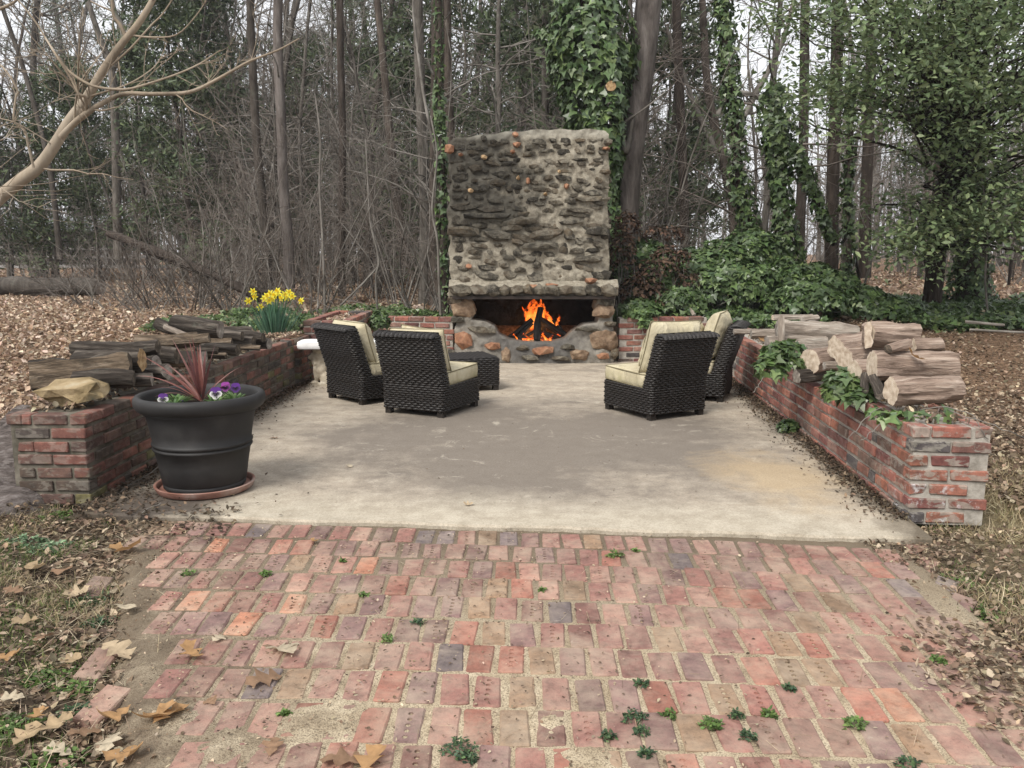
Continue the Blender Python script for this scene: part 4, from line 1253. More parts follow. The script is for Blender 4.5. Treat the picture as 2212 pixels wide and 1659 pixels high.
CB, CC, CT = chair_meshes()
SEAT, SEATP = box_cushion(.60, .60, .125, M['cushion'], 3)
SEATB, SEATBP = box_cushion(.60, .60, .125, M['cushion_back'], 8)
FOOT = MB().box((0, 0, .03), (.058, .058, .06)).mesh('foot', M['foot'], False)
def chair(label, x, y, face, throw=None, seat=0, seed=0, back_roll=0.0, back_h=.44):
    """face = heading (radians) in which the chair's front (+y local) points"""
    rz = face - PI / 2
    t = thing('wicker_chair', (x, y, 0), label, 'chair', 'wicker chairs around the fire', rz)
    meshobj('woven_body', CB, t); meshobj('core', CC, t); meshobj('woven_top_edge', CT, t)
    for sx in (-1, 1):
        for sy in (-1, 1): meshobj('foot', FOOT, t, (sx * (CW / 2 - .045), sy * (CD / 2 - .045), .0))
    s = meshobj('seat_cushion', (SEAT, SEATB)[seat], t, (0, .065, SEATZ + .068), (.03, 0, 0)); meshobj('piping', (SEATP, SEATBP)[seat], s)
    rnd = random.Random(seed)
    bp = pillow_mesh('back_cushion', .56, back_h, .23, M['cushion_back'], seed, pinch=.5, wr=.017)
    b = meshobj('back_cushion', bp, t, (0.0, -.205, SEATZ + .10 + back_h / 2 + .01), (.30, back_roll, 0)); meshobj('piping', pillow_piping(.56, back_h), b)
    if throw:
        u, v_, z_, rr, sz = throw
        tp = pillow_mesh('throw_pillow', sz, sz, .15, M['cushion_stripe'], seed + 5, pinch=.5)
        b = meshobj('throw_pillow', tp, t, (u, v_, SEATZ + .13 + z_), rr); meshobj('piping', pillow_piping(sz, sz), b)
        b['label'] = 'small striped cream pillow'
    return t
chair('far left wicker chair next to the stone bench, turned to the right', -1.39, 8.20, math.atan2(.69, .72), None, 1, 1, .02, .41)
chair('near left wicker chair with its back to the path, in front of the ottoman', -.735, 7.56, math.atan2(.90, .42), (-.10, -.04, .20, (.34, .1, .0), .36), 0, 2, -.02, .40)
chair('near right wicker chair with mildewed seat cushion and striped pillow', 1.29, 7.44, math.atan2(.87, -.49), (.06, .06, .15, (.36, -.1, .1), .36), 0, 3, .02, .48)
chair('far right wicker chair seen from the side against the brick wall', 1.84, 8.32, math.atan2(.36, -.93), (-.02, .0, .17, (.3, 0, .1), .36), 1, 4, 0, .49)

def ottoman():
    t = thing('wicker_ottoman', (-.50, 8.80, 0), 'low square wicker ottoman between the left chairs and the fireplace', 'ottoman', None, math.radians(20))
    rings = []; z = .062
    while z < .345: rings.append((z, .30, .27, .035, 0, 0)); z += .0205
    V, F = weave_body(rings)
    meshobj('woven_body', npmesh('woven_body', V, F, M['wicker'], True), t)
    MB().box((0, 0, .20), (.57, .51, .28)).build('core', M['wicker_core'], t, smooth=False)
    V = []; F = []; n = 27; b = 0
    for r_ in range(n):
        y0 = -.265 + .53 * r_ / n
        m_ = 56
        for (py, po) in ((.03, -.004), (.5, .004), (.97, -.004)):
            for i in range(m_):
                x = -.295 + .59 * i / (m_ - 1); u = math.cos(i * 2 * PI / 8 + (r_ % 2) * PI)
                e = -.02 * max(0, abs(x) - .275) / .02
                V.append((x, y0 + .53 / n * py, .352 + po + .005 * u + e))
        for k in range(2):
            for i in range(m_ - 1): F.append((b + k * m_ + i, b + k * m_ + i + 1, b + (k + 1) * m_ + i + 1, b + (k + 1) * m_ + i))
        b += 3 * m_
    meshobj('woven_top', npmesh('woven_top', V, F, M['wicker'], True), t)
    for sx in (-1, 1):
        for sy in (-1, 1): meshobj('foot', FOOT, t, (sx * .26, sy * .23, 0))
ottoman()

# ------------------------------------------------------------------ lion bench
M['stone_cast'] = m_simple('cast stone', [(.26, .21, .155), (.46, .40, .31), (.58, .53, .43)], 9, .85, .25, .35, .006)
M['stone_white'] = m_simple('white painted slab', [(.58, .56, .53), (.74, .73, .71), (.80, .79, .78)], 9, .8, .25, .2, .004)
def fuse(name, balls, mat, parent, vox=.009, loc=None, rot=None):
    bm = bmesh.new()
    for (c, s, r) in balls:
        mt = Matrix.Translation(c) @ Matrix.Rotation(r, 4, 'Y') @ Matrix.Diagonal((s[0], s[1], s[2], 1))
        bmesh.ops.create_icosphere(bm, subdivisions=3, radius=1, matrix=mt)
    me = bpy.data.meshes.new('tmp'); bm.to_mesh(me); bm.free()
    a = bpy.data.objects.new('tmp_f', me); COL.objects.link(a)
    md = a.modifiers.new('r', 'REMESH'); md.mode = 'VOXEL'; md.voxel_size = vox; md.use_smooth_shade = True
    sm = a.modifiers.new('s', 'SMOOTH'); sm.factor = .5; sm.iterations = 2
    dg = bpy.context.evaluated_depsgraph_get(); dg.update()
    m2 = bpy.data.meshes.new_from_object(a.evaluated_get(dg)); bpy.data.objects.remove(a)
    m2.name = name; m2.materials.clear(); m2.materials.append(mat)
    m2.polygons.foreach_set('use_smooth', [True] * len(m2.polygons))
    return meshobj(name, m2, parent, loc, rot)
def bench():
    t = thing('lion_bench', (-1.72, 9.04, 0), 'small garden bench, white slab on carved seated lions, behind the left chairs', 'bench', None, math.radians(4))
    slab = MB(); n = 18; V = []
    hw, hd, z0, z1 = .60, .19, .415, .485
    pr = [(1.0, z1), (1.0, z1 - .012), (1.02, z1 - .03), (1.0, z0 + .012), (.97, z0)]
    ring0, _ = rounded_ring(hw, hd, .05, .04); n = len(ring0)
    for (s_, z) in [(.93, z1 + .004)] + pr + [(.9, z0)]:
        V += [(p[0] * (1 - (1 - s_) * .4), p[1] * s_, z) for p in ring0]
    L = 7
    F = [(l_ * n + (i + 1) % n, l_ * n + i, (l_ + 1) * n + i, (l_ + 1) * n + (i + 1) % n) for l_ in range(L - 1) for i in range(n)] + [tuple(range(n)), tuple(range((L - 1) * n, L * n))[::-1]]
    slab.add(V, F); slab.build('seat_slab', M['stone_white'], t)
    # seated lion in profile, looking towards -x
    B = []
    def e(x, y, z, sx, sy, sz, r=0.0): B.append(((x, y, z), (sx, sy, sz), r))
    e(.030, 0, .155, .070, .065, .115, .25)      # torso, upright and leaning
    e(.000, 0, .235, .060, .060, .075, .1)       # chest
    e(.075, .045, .075, .060, .030, .075, .1)    # haunch
    e(.075, -.045, .075, .060, .030, .075, .1)
    e(.085, 0, .10, .055, .06, .07)
    for s_ in (-1, 1):
        e(-.030, s_ * .038, .14, .026, .024, .125, -.05)   # front legs
        e(-.045, s_ * .040, .030, .045, .030, .022)        # front paws
        e(.045, s_ * .058, .020, .055, .026, .020)         # hind paws
        e(-.030, s_ * .030, .335, .018, .012, .018)        # ears
    e(-.012, 0, .295, .062, .062, .075)          # mane
    e(.030, 0, .275, .050, .055, .070)
    e(-.030, 0, .250, .045, .050, .045)          # mane under the chin
    e(-.048, 0, .318, .040, .040, .042, -.2)     # skull
    e(-.088, 0, .308, .028, .024, .022, -.2)     # muzzle
    e(-.084, 0, .288, .020, .019, .012, -.1)     # jaw
    e(.130, .02, .05, .02, .015, .05, .5)        # tail
    e(.01, 0, .385, .075, .075, .035)            # block carrying the slab
    for k in range(9):                           # curls of the mane
        a = k * .7; e(.0 + .05 * math.cos(a) * .6, .055 * math.sin(a * 1.3), .26 + .05 * math.sin(a), .02, .018, .022)
    l1 = fuse('lion_support', B, M['stone_cast'], t, .008, (-.40, 0, 0), (0, 0, 0))
    l2 = meshobj('lion_support', l1.data, t, (.40, 0, 0), (0, 0, PI))
    pb = MB().box((0, 0, .009), (.26, .17, .018)).mesh('plinth', M['stone_cast'], False)
    meshobj('plinth', pb, t, (-.38, 0, 0)); meshobj('plinth', pb, t, (.38, 0, 0))
bench()

# ------------------------------------------------------------------ big pot and its plants
def lathe(prof, n, wob=0.0):
    V = [(r * math.cos(2 * PI * k / n), r * math.sin(2 * PI * k / n), z) for (r, z) in prof for k in range(n)]
    F = [(i * n + k, i * n + (k + 1) % n, (i + 1) * n + (k + 1) % n, (i + 1) * n + k) for i in range(len(prof) - 1) for k in range(n)]
    return V, F
M['pot'] = m_simple('black plastic pot', [(.013, .0125, .0125), (.020, .019, .019), (.036, .034, .033)], 5, .6, .35, .12, .003)
M['terra'] = m_simple('terracotta', [(.16, .07, .05), (.26, .14, .11), (.36, .27, .23)], 6, .85, .2, .2, .003)
M['soil'] = m_simple('potting soil', [(.012, .009, .007), (.04, .028, .02), (.09, .065, .048)], 45, .95, .15, 1, .02)
M['cordy'] = m_leaf('red cordyline leaf', .45, .4, .15)
M['petal'] = m_leaf('petal', .6, .25, .3)
POTX, POTY = -1.88, 4.93
def blade(P0, d0, L, w_, droop, n=9, col=(.2, .06, .05), up=(0, 0, 1)):
    """strap leaf; returns V,F,C"""
    P = np.array(P0, float); d = np.array(d0, float); d /= np.linalg.norm(d); V = []; C = []
    for i in range(n):
        f = i / (n - 1)
        side = np.cross(d, (0, 0, 1)); 
        if np.linalg.norm(side) < .1: side = np.cross(d, (0, 1, .2))
        side /= np.linalg.norm(side); nn = np.cross(side, d)
        ww = w_ * (.45 + 1.2 * f if f < .35 else .87 * (1 - ((f - .35) / .65) ** 1.7) + .01)
        V += [P - side * ww + nn * ww * .35, P, P + side * ww + nn * ww * .35]
        C += [col, np.array(col) * 1.15, col]
        P = P + d * L / (n - 1); d = d + np.array((0, 0, -droop * L / n * (.4 + f))); d /= np.linalg.norm(d)
    F = []
    for i in range(n - 1):
        for j in (0, 1): F.append((i * 3 + j, i * 3 + j + 1, i * 3 + j + 4, i * 3 + j + 3))
    return V, F, C
class Acc:
    def __init__(s): s.V = []; s.F = []; s.C = []; s.n = 0
    def add(s, V, F, C):
        V = np.asarray(V, float).reshape(-1, 3); F = np.asarray(F, int); C = np.asarray(C, float).reshape(-1, 3)
        if F.shape[1] == 3: F = np.concatenate([F, F[:, 2:3]], 1)
        s.V.append(V); s.F.append(F + s.n); s.C.append(C); s.n += len(V)
    def mesh(s, name, mat, smooth=True):
        V = np.concatenate(s.V); F = np.concatenate(s.F); C = np.concatenate(s.C)
        tri = F[:, 2] == F[:, 3]
        me = npmesh(name, V, F, mat, smooth, C) if not tri.any() else None
        if me is None:
            F3 = np.concatenate([F[tri][:, :3], F[~tri][:, :3], F[~tri][:, [0, 2, 3]]])
            me = npmesh(name, V, F3, mat, smooth, C)
        return me

def pot():
    H = .55; R1 = .375
    t = thing('black_pot', (POTX, POTY, .022), 'large black plastic planter pot with banded sides beside the left wall', 'plant pot')
    prof = [(.0, 0.0), (.235, 0.0), (.245, .012), (.247, .03), (.242, .036), (.25, .042), (.268, .15), (.285, .235), (.293, .238), (.297, .245), (.294, .252), (.288, .256), (.290, .262), (.298, .266), (.300, .274), (.296, .281), (.291, .285),
            (.300, .34), (.322, .448), (.335, .450), (.338, .458), (.336, .466), (.360, .470), (.372, .478), (.384, .500), (.388, .520), (.384, .540), (.374, .552), (.360, .556), (.345, .550), (.335, .535), (.330, .50), (.318, .45), (0, .45)]
    prof = [(r * .975, z * 1.035) for r, z in prof]
    MB().add(*lathe(prof, 64)).build('pot_body', M['pot'], t, angle=math.radians(60))
    n = 30; V = []
    for i in range(n):
        for j in range(n):
            a = (i / (n - 1)) * 2 - 1; b = (j / (n - 1)) * 2 - 1; r = .328
            x, y = a * math.sqrt(1 - b * b / 2) * r, b * math.sqrt(1 - a * a / 2) * r
            V.append((x, y, .512 + .012 * mnoise.noise(Vector((x * 14, y * 14, 0))) + .008 * mnoise.noise(Vector((x * 40, y * 40, 3)))))
    MB().add(V, [(i * n + j, (i + 1) * n + j, (i + 1) * n + j + 1, i * n + j + 1) for i in range(n - 1) for j in range(n - 1)]).build('soil', M['soil'], t)
    s = thing('pot_saucer', (POTX, POTY, .0), 'worn terracotta saucer under the black pot', 'saucer')
    prof = [(0, .002), (.262, .002), (.278, .010), (.290, .036), (.294, .046), (.286, .050), (.276, .046), (.266, .020), (.0, .018)]
    MB().add(*lathe(prof, 56)).build('saucer_dish', M['terra'], s, angle=math.radians(50))
    # spiky cordyline: leaves end where the photograph shows them
    p = thing('spiky_plant', (POTX, POTY + .03, .53), 'spiky dark red cordyline in the middle of the black pot', 'plant')
    rnd = random.Random(12); 
    base = Vector((POTX, POTY + .03, .53))
    tips = [((362, 790), .10, .75), ((292, 815), .05, 1.1), ((345, 838), -.1, 1.2), ((410, 738), .05, .1), ((425, 752), -.05, .1), ((398, 745), .08, .2), ((418, 730), .02, .1), ((467, 742), .05, .25), ((496, 812), .1, 1.1), ((520, 795), .1, .9), ((445, 760), .12, .2), ((372, 735), .05, .25), ((335, 860), -.12, 1.6), ((458, 775), -.06, .5), ((500, 830), -.05, 1.2), ((310, 772), .1, .7), ((405, 770), -.08, .2), ((432, 748), .1, .2), ((385, 790), -.1, .5), ((440, 790), .2, .4), ((350, 805), .2, .8)]
    for k, ((u, v), dy, dr) in enumerate(tips):
        tip = Vector(at(u, v, base.y + dy)); d = tip - base; L = d.length
        d0 = Vector((d.x, d.y, d.z + dr * L * .28)).normalized()
        col = random.Random(k).choice([(.17, .055, .05), (.24, .09, .075), (.13, .05, .05), (.30, .15, .13)])
        acc = Acc(); V, F, C = blade((rnd.uniform(-.01, .01), rnd.uniform(-.01, .01), 0), d0, L * 1.04, .0135, dr * 1.1 / L * .8, 10, col); acc.add(V, F, C)
        meshobj('leaf', acc.mesh('leaf', M['cordy']), p)
    Vt, Ft = tube_arrays([(0, 0, -.02), (0, 0, .05)], [.012, .010], 7); meshobj('stem', npmesh('stem', Vt, Ft, M['twig']), p)
    # pansies
    def pansy(u, v, Y, label, flowers, seed, w_=.06):
        rr = random.Random(seed); c = Vector(at(u, v, Y)); c.z = .525
        q = thing('pansy', c, label, 'flower')
        acc = Acc()
        for k in range(44):
            a = rr.uniform(0, 2 * PI); el = rr.uniform(.25, 1.3); L = rr.uniform(.05, .09)
            V, F, C = blade((w_ * .5 * math.cos(a) * rr.random(), w_ * .5 * math.sin(a) * rr.random(), rr.uniform(0, .02)), (math.cos(a), math.sin(a), el), L, .010, 6, 5, rr.choice([(.08, .16, .05), (.12, .22, .07), (.18, .28, .10)]))
            acc.add(V, F, C)
        meshobj('leaves', acc.mesh('leaves', M['leaf']), q)
        for (fu, fv, size, ctop, clow) in flowers:
            f = Vector(at(fu, fv, Y - .03)) - c
            fl = Acc(); view = Vector((0.25, -1, .55)).normalized()
            R = np.array(view.to_track_quat('Z', 'Y').to_matrix())
            def pet(ang, rad, sx, sy, col, dz, eye=True):
                V = [(0, 0, 0)]; C = [(.015, .008, .02) if eye else col]
                for i in range(13):
                    a = 2 * PI * i / 12
                    x, y = sx * math.cos(a), rad + sy * math.sin(a)
                    V.append((x * math.cos(ang) - y * math.sin(ang), x * math.sin(ang) + y * math.cos(ang), .1 * math.sin(3 * a) * size + dz * size)); C.append(col)
                # middle ring in the petal colour keeps the dark eye small
                V2 = [(p[0] * .42, p[1] * .42, p[2] * .5) for p in V[1:]]; C2 = [(.02, .01, .03) if eye else col for _ in V2]
                V = V + V2; C = C + C2; m_ = 13
                F = [(1 + i, 1 + (i + 1) % m_, 1 + m_ + (i + 1) % m_, 1 + m_ + i) for i in range(m_ - 1)]
                V = np.array(V) * size; V = V @ R.T + np.array(f); fl.add(V, F, C)
                F3 = [(0, 1 + m_ + i, 1 + m_ + (i + 1) % m_) for i in range(m_ - 1)]
                fl.F.append(np.array([(a_ + fl.n - len(V), b_ + fl.n - len(V), c_ + fl.n - len(V), c_ + fl.n - len(V)) for a_, b_, c_ in F3]))
            pet(.45, .55, .5, .45, ctop, -.05, False); pet(-.45, .55, .5, .45, ctop, -.09, False)
            pet(1.75, .42, .42, .42, clow, .03); pet(-1.75, .42, .42, .42, clow, .05); pet(PI, .45, .48, .42, clow, .08)
            meshobj('flower', fl.mesh('flower', M['petal'], False), q)
    W_ = (.78, .76, .74); PU = (.10, .02, .22); LP = (.30, .05, .30)
    pansy(372, 868, POTY - .12, 'pansy with a white-faced purple bloom near the left rim of the pot', [(352, 862, .037, PU, W_)], 1)
    pansy(385, 855, POTY - .02, 'pansy foliage without open blooms beside the left bloom', [(392, 868, .014, PU, PU)], 4)
    pansy(468, 862, POTY - .08, 'pansy with the biggest purple and white bloom right of the spiky plant', [(466, 850, .043, PU, W_)], 2)
    pansy(505, 848, POTY + .05, 'pansy with two purple blooms near the far rim of the pot', [(487, 836, .035, LP, LP), (509, 838, .035, PU, PU)], 3, .08)
pot()

# ------------------------------------------------------------------ daffodils
def daffodils():
    c = Vector((-2.68, 9.33, .53))
    t = thing('daffodils', c, 'clump of yellow daffodils in the brick planter', 'flowers')
    rr = random.Random(3); acc = Acc()
    for k in range(330):
        a = rr.uniform(0, 2 * PI); r0 = abs(rr.gauss(0, .085)); L = rr.uniform(.30, .43)
        sp = r0 * 3.6 + rr.uniform(0, .12)
        V, F, C = blade((r0 * math.cos(a), r0 * math.sin(a) * .8, -.03), (math.cos(a) * sp, math.sin(a) * sp, 1), L, .0075, rr.uniform(.1, .8), 7, rr.choice([(.075, .165, .11), (.10, .21, .135), (.135, .26, .17), (.06, .13, .085)]))
        acc.add(V, F, C)
    meshobj('leaves', acc.mesh('leaves', M['leaf']), t)
    fl_px = [(546, 630), (536, 650), (562, 663), (576, 640), (584, 634), (594, 637), (602, 634), (614, 636), (624, 632), (631, 640), (651, 650), (609, 644), (590, 645), (600, 629), (619, 643), (571, 645), (551, 641), (581, 650)]
    Y6 = (.92, .84, .09); YC = (.92, .66, .03)
    fa = Acc()
    me = None; V = []; F = []; C = []
    for k in range(6):
        a = k * PI / 3; b = len(V)
        V += [(0, 0, 0), (.35 * math.cos(a - .5), .35 * math.sin(a - .5), .05), (.62 * math.cos(a - .36), .62 * math.sin(a - .36), .12), (1.0 * math.cos(a), 1.0 * math.sin(a), .02), (.62 * math.cos(a + .36), .62 * math.sin(a + .36), .12), (.35 * math.cos(a + .5), .35 * math.sin(a + .5), .05)]
        F += [(b, b + 1, b + 2, b + 3), (b, b + 3, b + 4, b + 5)]; C += [Y6] * 6
    b = len(V); n = 10
    for (r, z) in ((.20, 0), (.26, .45), (.36, .62)):
        for k in range(n): V.append((r * math.cos(2 * PI * k / n), r * math.sin(2 * PI * k / n), z + (.05 if k % 2 and z > .5 else 0))); C.append(YC)
    for i in (0, 1):
        for k in range(n): F.append((b + i * n + k, b + i * n + (k + 1) % n, b + (i + 1) * n + (k + 1) % n, b + (i + 1) * n + k))
    fme = npmesh('flower', V, F, M['petal'], False, np.array(C))
    st = Tubes()
    for k, (u, v) in enumerate(fl_px):
        p = Vector(at(u, v, c.y + rr.uniform(-.14, .12))) - c
        d = Vector((rr.uniform(-.7, .7), -1, rr.uniform(-.1, .5))).normalized()
        meshobj('flower', fme, t, p, d.to_track_quat('Z', 'Y').to_euler(), (.050,) * 3)
        st.add([(p.x * .25, p.y * .3, 0), (p.x * .7, p.y * .7, p.z * .6), (p.x, p.y + .03, p.z - .01), (p.x, p.y + .005, p.z)], .0035, 4)
    stems = meshobj('stems', st.mesh('stems', m_simple('flower stem', [(.06, .14, .05), (.1, .2, .08)], 5, .6)), t)
    s = MB(); n = 14
    V = [(-3.08 + .72 * i / (n - 1), 9.06 + .54 * j / (n - 1), .515 + .012 * mnoise.noise(Vector((i, j, 0)))) for j in range(n) for i in range(n)]
    s.add([(x + 2.33, y - 9.02, z + .03) for x, y, z in V], [(j * n + i, j * n + i + 1, (j + 1) * n + i + 1, (j + 1) * n + i) for j in range(n - 1) for i in range(n - 1)])
    ob = s.build('planter_soil', M['ground']); ob.location = (-2.33, 9.02, -.03); ob.parent = lw2; ob.matrix_parent_inverse = Matrix.Identity(4)
    ob.location = (0, 0, 0); ob.rotation_euler = (0, 0, -lw2.rotation_euler.z)
daffodils()

# ------------------------------------------------------------------ trees: generators
def grow(rng, p, d, L, n, wander=.12, up=0.0):
    P = [np.array(p, float)]; d = np.array(d, float); d /= np.linalg.norm(d); st = L / n
    for i in range(n):
        d = d + rng.normal(size=3) * wander + np.array((0, 0, up)); d /= np.linalg.norm(d)
        P.append(P[-1] + d * st)
    return np.array(P), d
def side_dir(rng, d, ang):
    r = rng.normal(size=3); r -= d * r.dot(d); r /= np.linalg.norm(r) + 1e-9
    return d * math.cos(ang) + r * math.sin(ang)
def interp(P, R, f):
    x = f * (len(P) - 1); i = min(int(x), len(P) - 2); g = x - i
    d = P[i + 1] - P[i]
    return P[i] * (1 - g) + P[i + 1] * g, R[i] * (1 - g) + R[i + 1] * g, d / (np.linalg.norm(d) + 1e-9)
def ramify(T, rng, P, R, level, spec, rmin=.0026):
    """spec: list of (count per metre, length factor, angle, radius factor, segs, sides, wander, up, fmin)"""
    if level >= len(spec): return []
    cpm, lf, ang, rf, n, k, wd, up, fmin = spec[level]
    L0 = float(np.linalg.norm(np.diff(P, axis=0), axis=1).sum()); ends = []
    N = max(1, int(rng.poisson(cpm * L0)))
    for _ in range(N):
        f = fmin + (1 - fmin) * rng.random()
        p, r, d = interp(P, R, f)
        L = L0 * lf * (1.15 - .6 * f) * rng.uniform(.6, 1.25)
        Q, dd = grow(rng, p, side_dir(rng, d, ang * rng.uniform(.7, 1.3)), L, n, wd, up)
        rr = max(r * rf, rmin) * np.linspace(1, .25, n + 1)
        T.add(Q, rr, k)
        ends.append(Q)
        ends += ramify(T, rng, Q, rr, level + 1, spec, rmin)
    return ends

def bare_tree(seed, H=13, r=.13, limb0=.25, dens=1.3, red=False, fine=1.0, lean=.02, mt='bark'):
    rng = np.random.default_rng(seed)
    T = Tubes(); B = Tubes()
    P, d = grow(rng, (0, 0, -.1), (rng.normal() * lean, rng.normal() * lean, 1), H, 16, .07, .02); r = r * .72
    R = r * (1 - .82 * np.linspace(0, 1, 17) ** 1.1); R[0] *= 1.35; R[1] *= 1.08
    T.add(P, R, 9)
    ramify(B, rng, P, R, 0, [(dens * 1.9, .22, 1.15, .40, 7, 4, .20, .03, limb0 * .6), (2.6 * fine, .42, .8, .55, 5, 3, .24, .02, .12), (3.2 * fine, .5, .7, .6, 3, 3, .25, .0, .1)], .0048)
    return T.mesh('trunk', M[mt]), B.mesh('crown', M['twig_red' if red else 'twig'])

BLADE_V = [(0, -.012, 0), (.5, 0, .02), (1, 0, 0), (0, .012, 0)]
def needle_cloud(rng, cen, per, rad, cols, flat=.55, ln=.22, wd=1.0):
    N = len(cen) * per
    P = np.repeat(cen, per, 0) + rng.normal(size=(N, 3)) * np.array([rad, rad, rad * flat]) * .45
    dirs = rng.normal(size=(N, 3)) + np.array([0, 0, .35]); dirs /= np.linalg.norm(dirs, axis=1, keepdims=True)
    # rotation with local x along the needle spray
    a = rng.normal(size=(N, 3)); U = np.cross(dirs, a); U /= np.linalg.norm(U, axis=1, keepdims=True) + 1e-9; W = np.cross(dirs, U)
    Rm = np.stack([dirs, U, W], 2)
    S = np.stack([rng.uniform(.6, 1.3, N) * ln, np.full(N, wd), np.full(N, 1.)], -1)
    tv = [(0, -.010, 0), (1, -.003, 0), (1, .003, 0), (0, .010, 0)]
    C = palette(N, cols, rng, .25)
    return scatter(tv, [(0, 1, 2, 3)], P, Rm, S, C)

GREEN_PINE = [(.075, .10, .05), (.09, .12, .06), (.058, .08, .045), (.115, .145, .07)]
def pine_tree(seed, H=15, r=.16, f0=.2, cedar=False, per=25):
    rng = np.random.default_rng(seed); T = Tubes(); B = Tubes()
    P, d = grow(rng, (0, 0, -.1), (rng.normal() * .015, rng.normal() * .015, 1), H, 14, .02, .01)
    R = r * (1 - .85 * np.linspace(0, 1, 15)); T.add(P, R, 8); cen = []
    N = int(H * (5.5 if cedar else 3.6))
    for _ in range(N):
        f = f0 + (1 - f0) * rng.random(); p, rr, dd = interp(P, R, f)
        L = (H * .17 if not cedar else H * .15) * (1.2 - f) * rng.uniform(.6, 1.3) + .4
        a = rng.uniform(0, 2 * PI)
        Q, e = grow(rng, p, (math.cos(a), math.sin(a), rng.uniform(-.15, .45)), L, 5, .1, .01)
        q = max(rr * .3, .008) * np.linspace(1, .3, 6); B.add(Q, q, 3)
        if rng.random() < .12 and not cedar: continue
        for g in np.linspace(.35, 1, 5 if not cedar else 6):
            c, _, _ = interp(Q, q, min(g, .999)); cen.append(c + rng.normal(size=3) * (.12 if not cedar else .16))
    cen = np.array(cen)
    V, F, C = needle_cloud(rng, cen, per, .62 if not cedar else .55, GREEN_PINE, .6, .26 if not cedar else .17, 2.0 if not cedar else 3.2)
    return T.mesh('trunk', M['bark_pine' if not cedar else 'bark']), B.mesh('crown', M['twig']), npmesh('foliage', V, F, M['needle'], False, C)

def shrub(seed, H=3, stems=9, spread=.5, dens=3.0):
    rng = np.random.default_rng(seed); S = Tubes(); B = Tubes()
    for _ in range(stems):
        a = rng.uniform(0, 2 * PI); L = H * rng.uniform(.55, 1.1)
        P, d = grow(rng, (.25 * math.cos(a) * rng.random(), .25 * math.sin(a) * rng.random(), -.05), (spread * math.cos(a), spread * math.sin(a), 1), L, 9, .11, .01)
        R = rng.uniform(.009, .022) * np.linspace(1, .25, 10); S.add(P, R, 4)
        ramify(B, rng, P, R, 0, [(dens, .32, .80, .6, 6, 3, .24, .0, .1), (4.0, .45, .8, .7, 4, 3, .28, 0, .1)], .0042)
    return S.mesh('stems', M['twig']), B.mesh('crown', M['twig_red'])

def sapling(seed, H=6, r=.022):
    rng = np.random.default_rng(seed); T = Tubes(); B = Tubes()
    P, d = grow(rng, (0, 0, -.05), (rng.normal() * .08, rng.normal() * .08, 1), H, 14, .06, .02)
    R = r * np.linspace(1, .25, 15); T.add(P, R, 6)
    ramify(B, rng, P, R, 0, [(3.4, .20, .95, .55, 6, 3, .2, .02, .10), (4.5, .5, .8, .7, 4, 3, .25, .0, .1)], .0045)
    return T.mesh('trunk', M['twig']), B.mesh('crown', M['twig'])

def place(name, meshes, x, y, label, cat, group, rz=0, s=1.0, tilt=(0, 0), sz=1.0, z=None):
    t = thing(name, (x, y, float(hground(x, y)) if z is None else z), label, cat, group, rz)
    t.rotation_euler = (tilt[0], tilt[1], rz); t.scale = (s, s, s * sz)
    for m in meshes: meshobj(m.name.split('.')[0], m, t)
    return t

BARE = [bare_tree(10, 14, .15, .28), bare_tree(11, 15, .19, .22, 1.5), bare_tree(12, 12, .10, .2, 1.6, True), bare_tree(13, 13, .12, .3, 1.2), bare_tree(14, 11, .08, .15, 1.8, True), bare_tree(15, 16, .22, .35, 1.3, mt='bark_dark'), bare_tree(16, 12, .09, .1, 2.0)]
PINES = [pine_tree(30, 15, .17, .30), pine_tree(31, 17, .2, .38), pine_tree(32, 9, .11, .16, True), pine_tree(33, 13, .15, .22), pine_tree(34, 7.5, .09, .10, True)]
SHRUBS = [shrub(50, 2.8, 9, .6), shrub(51, 3.6, 7, .6), shrub(52, 2.0, 9, .9), shrub(53, 4.6, 6, .5)]
SAPS = [sapling(60, 6, .022), sapling(61, 7.5, .03), sapling(62, 5, .018), sapling(63, 8, .036)]

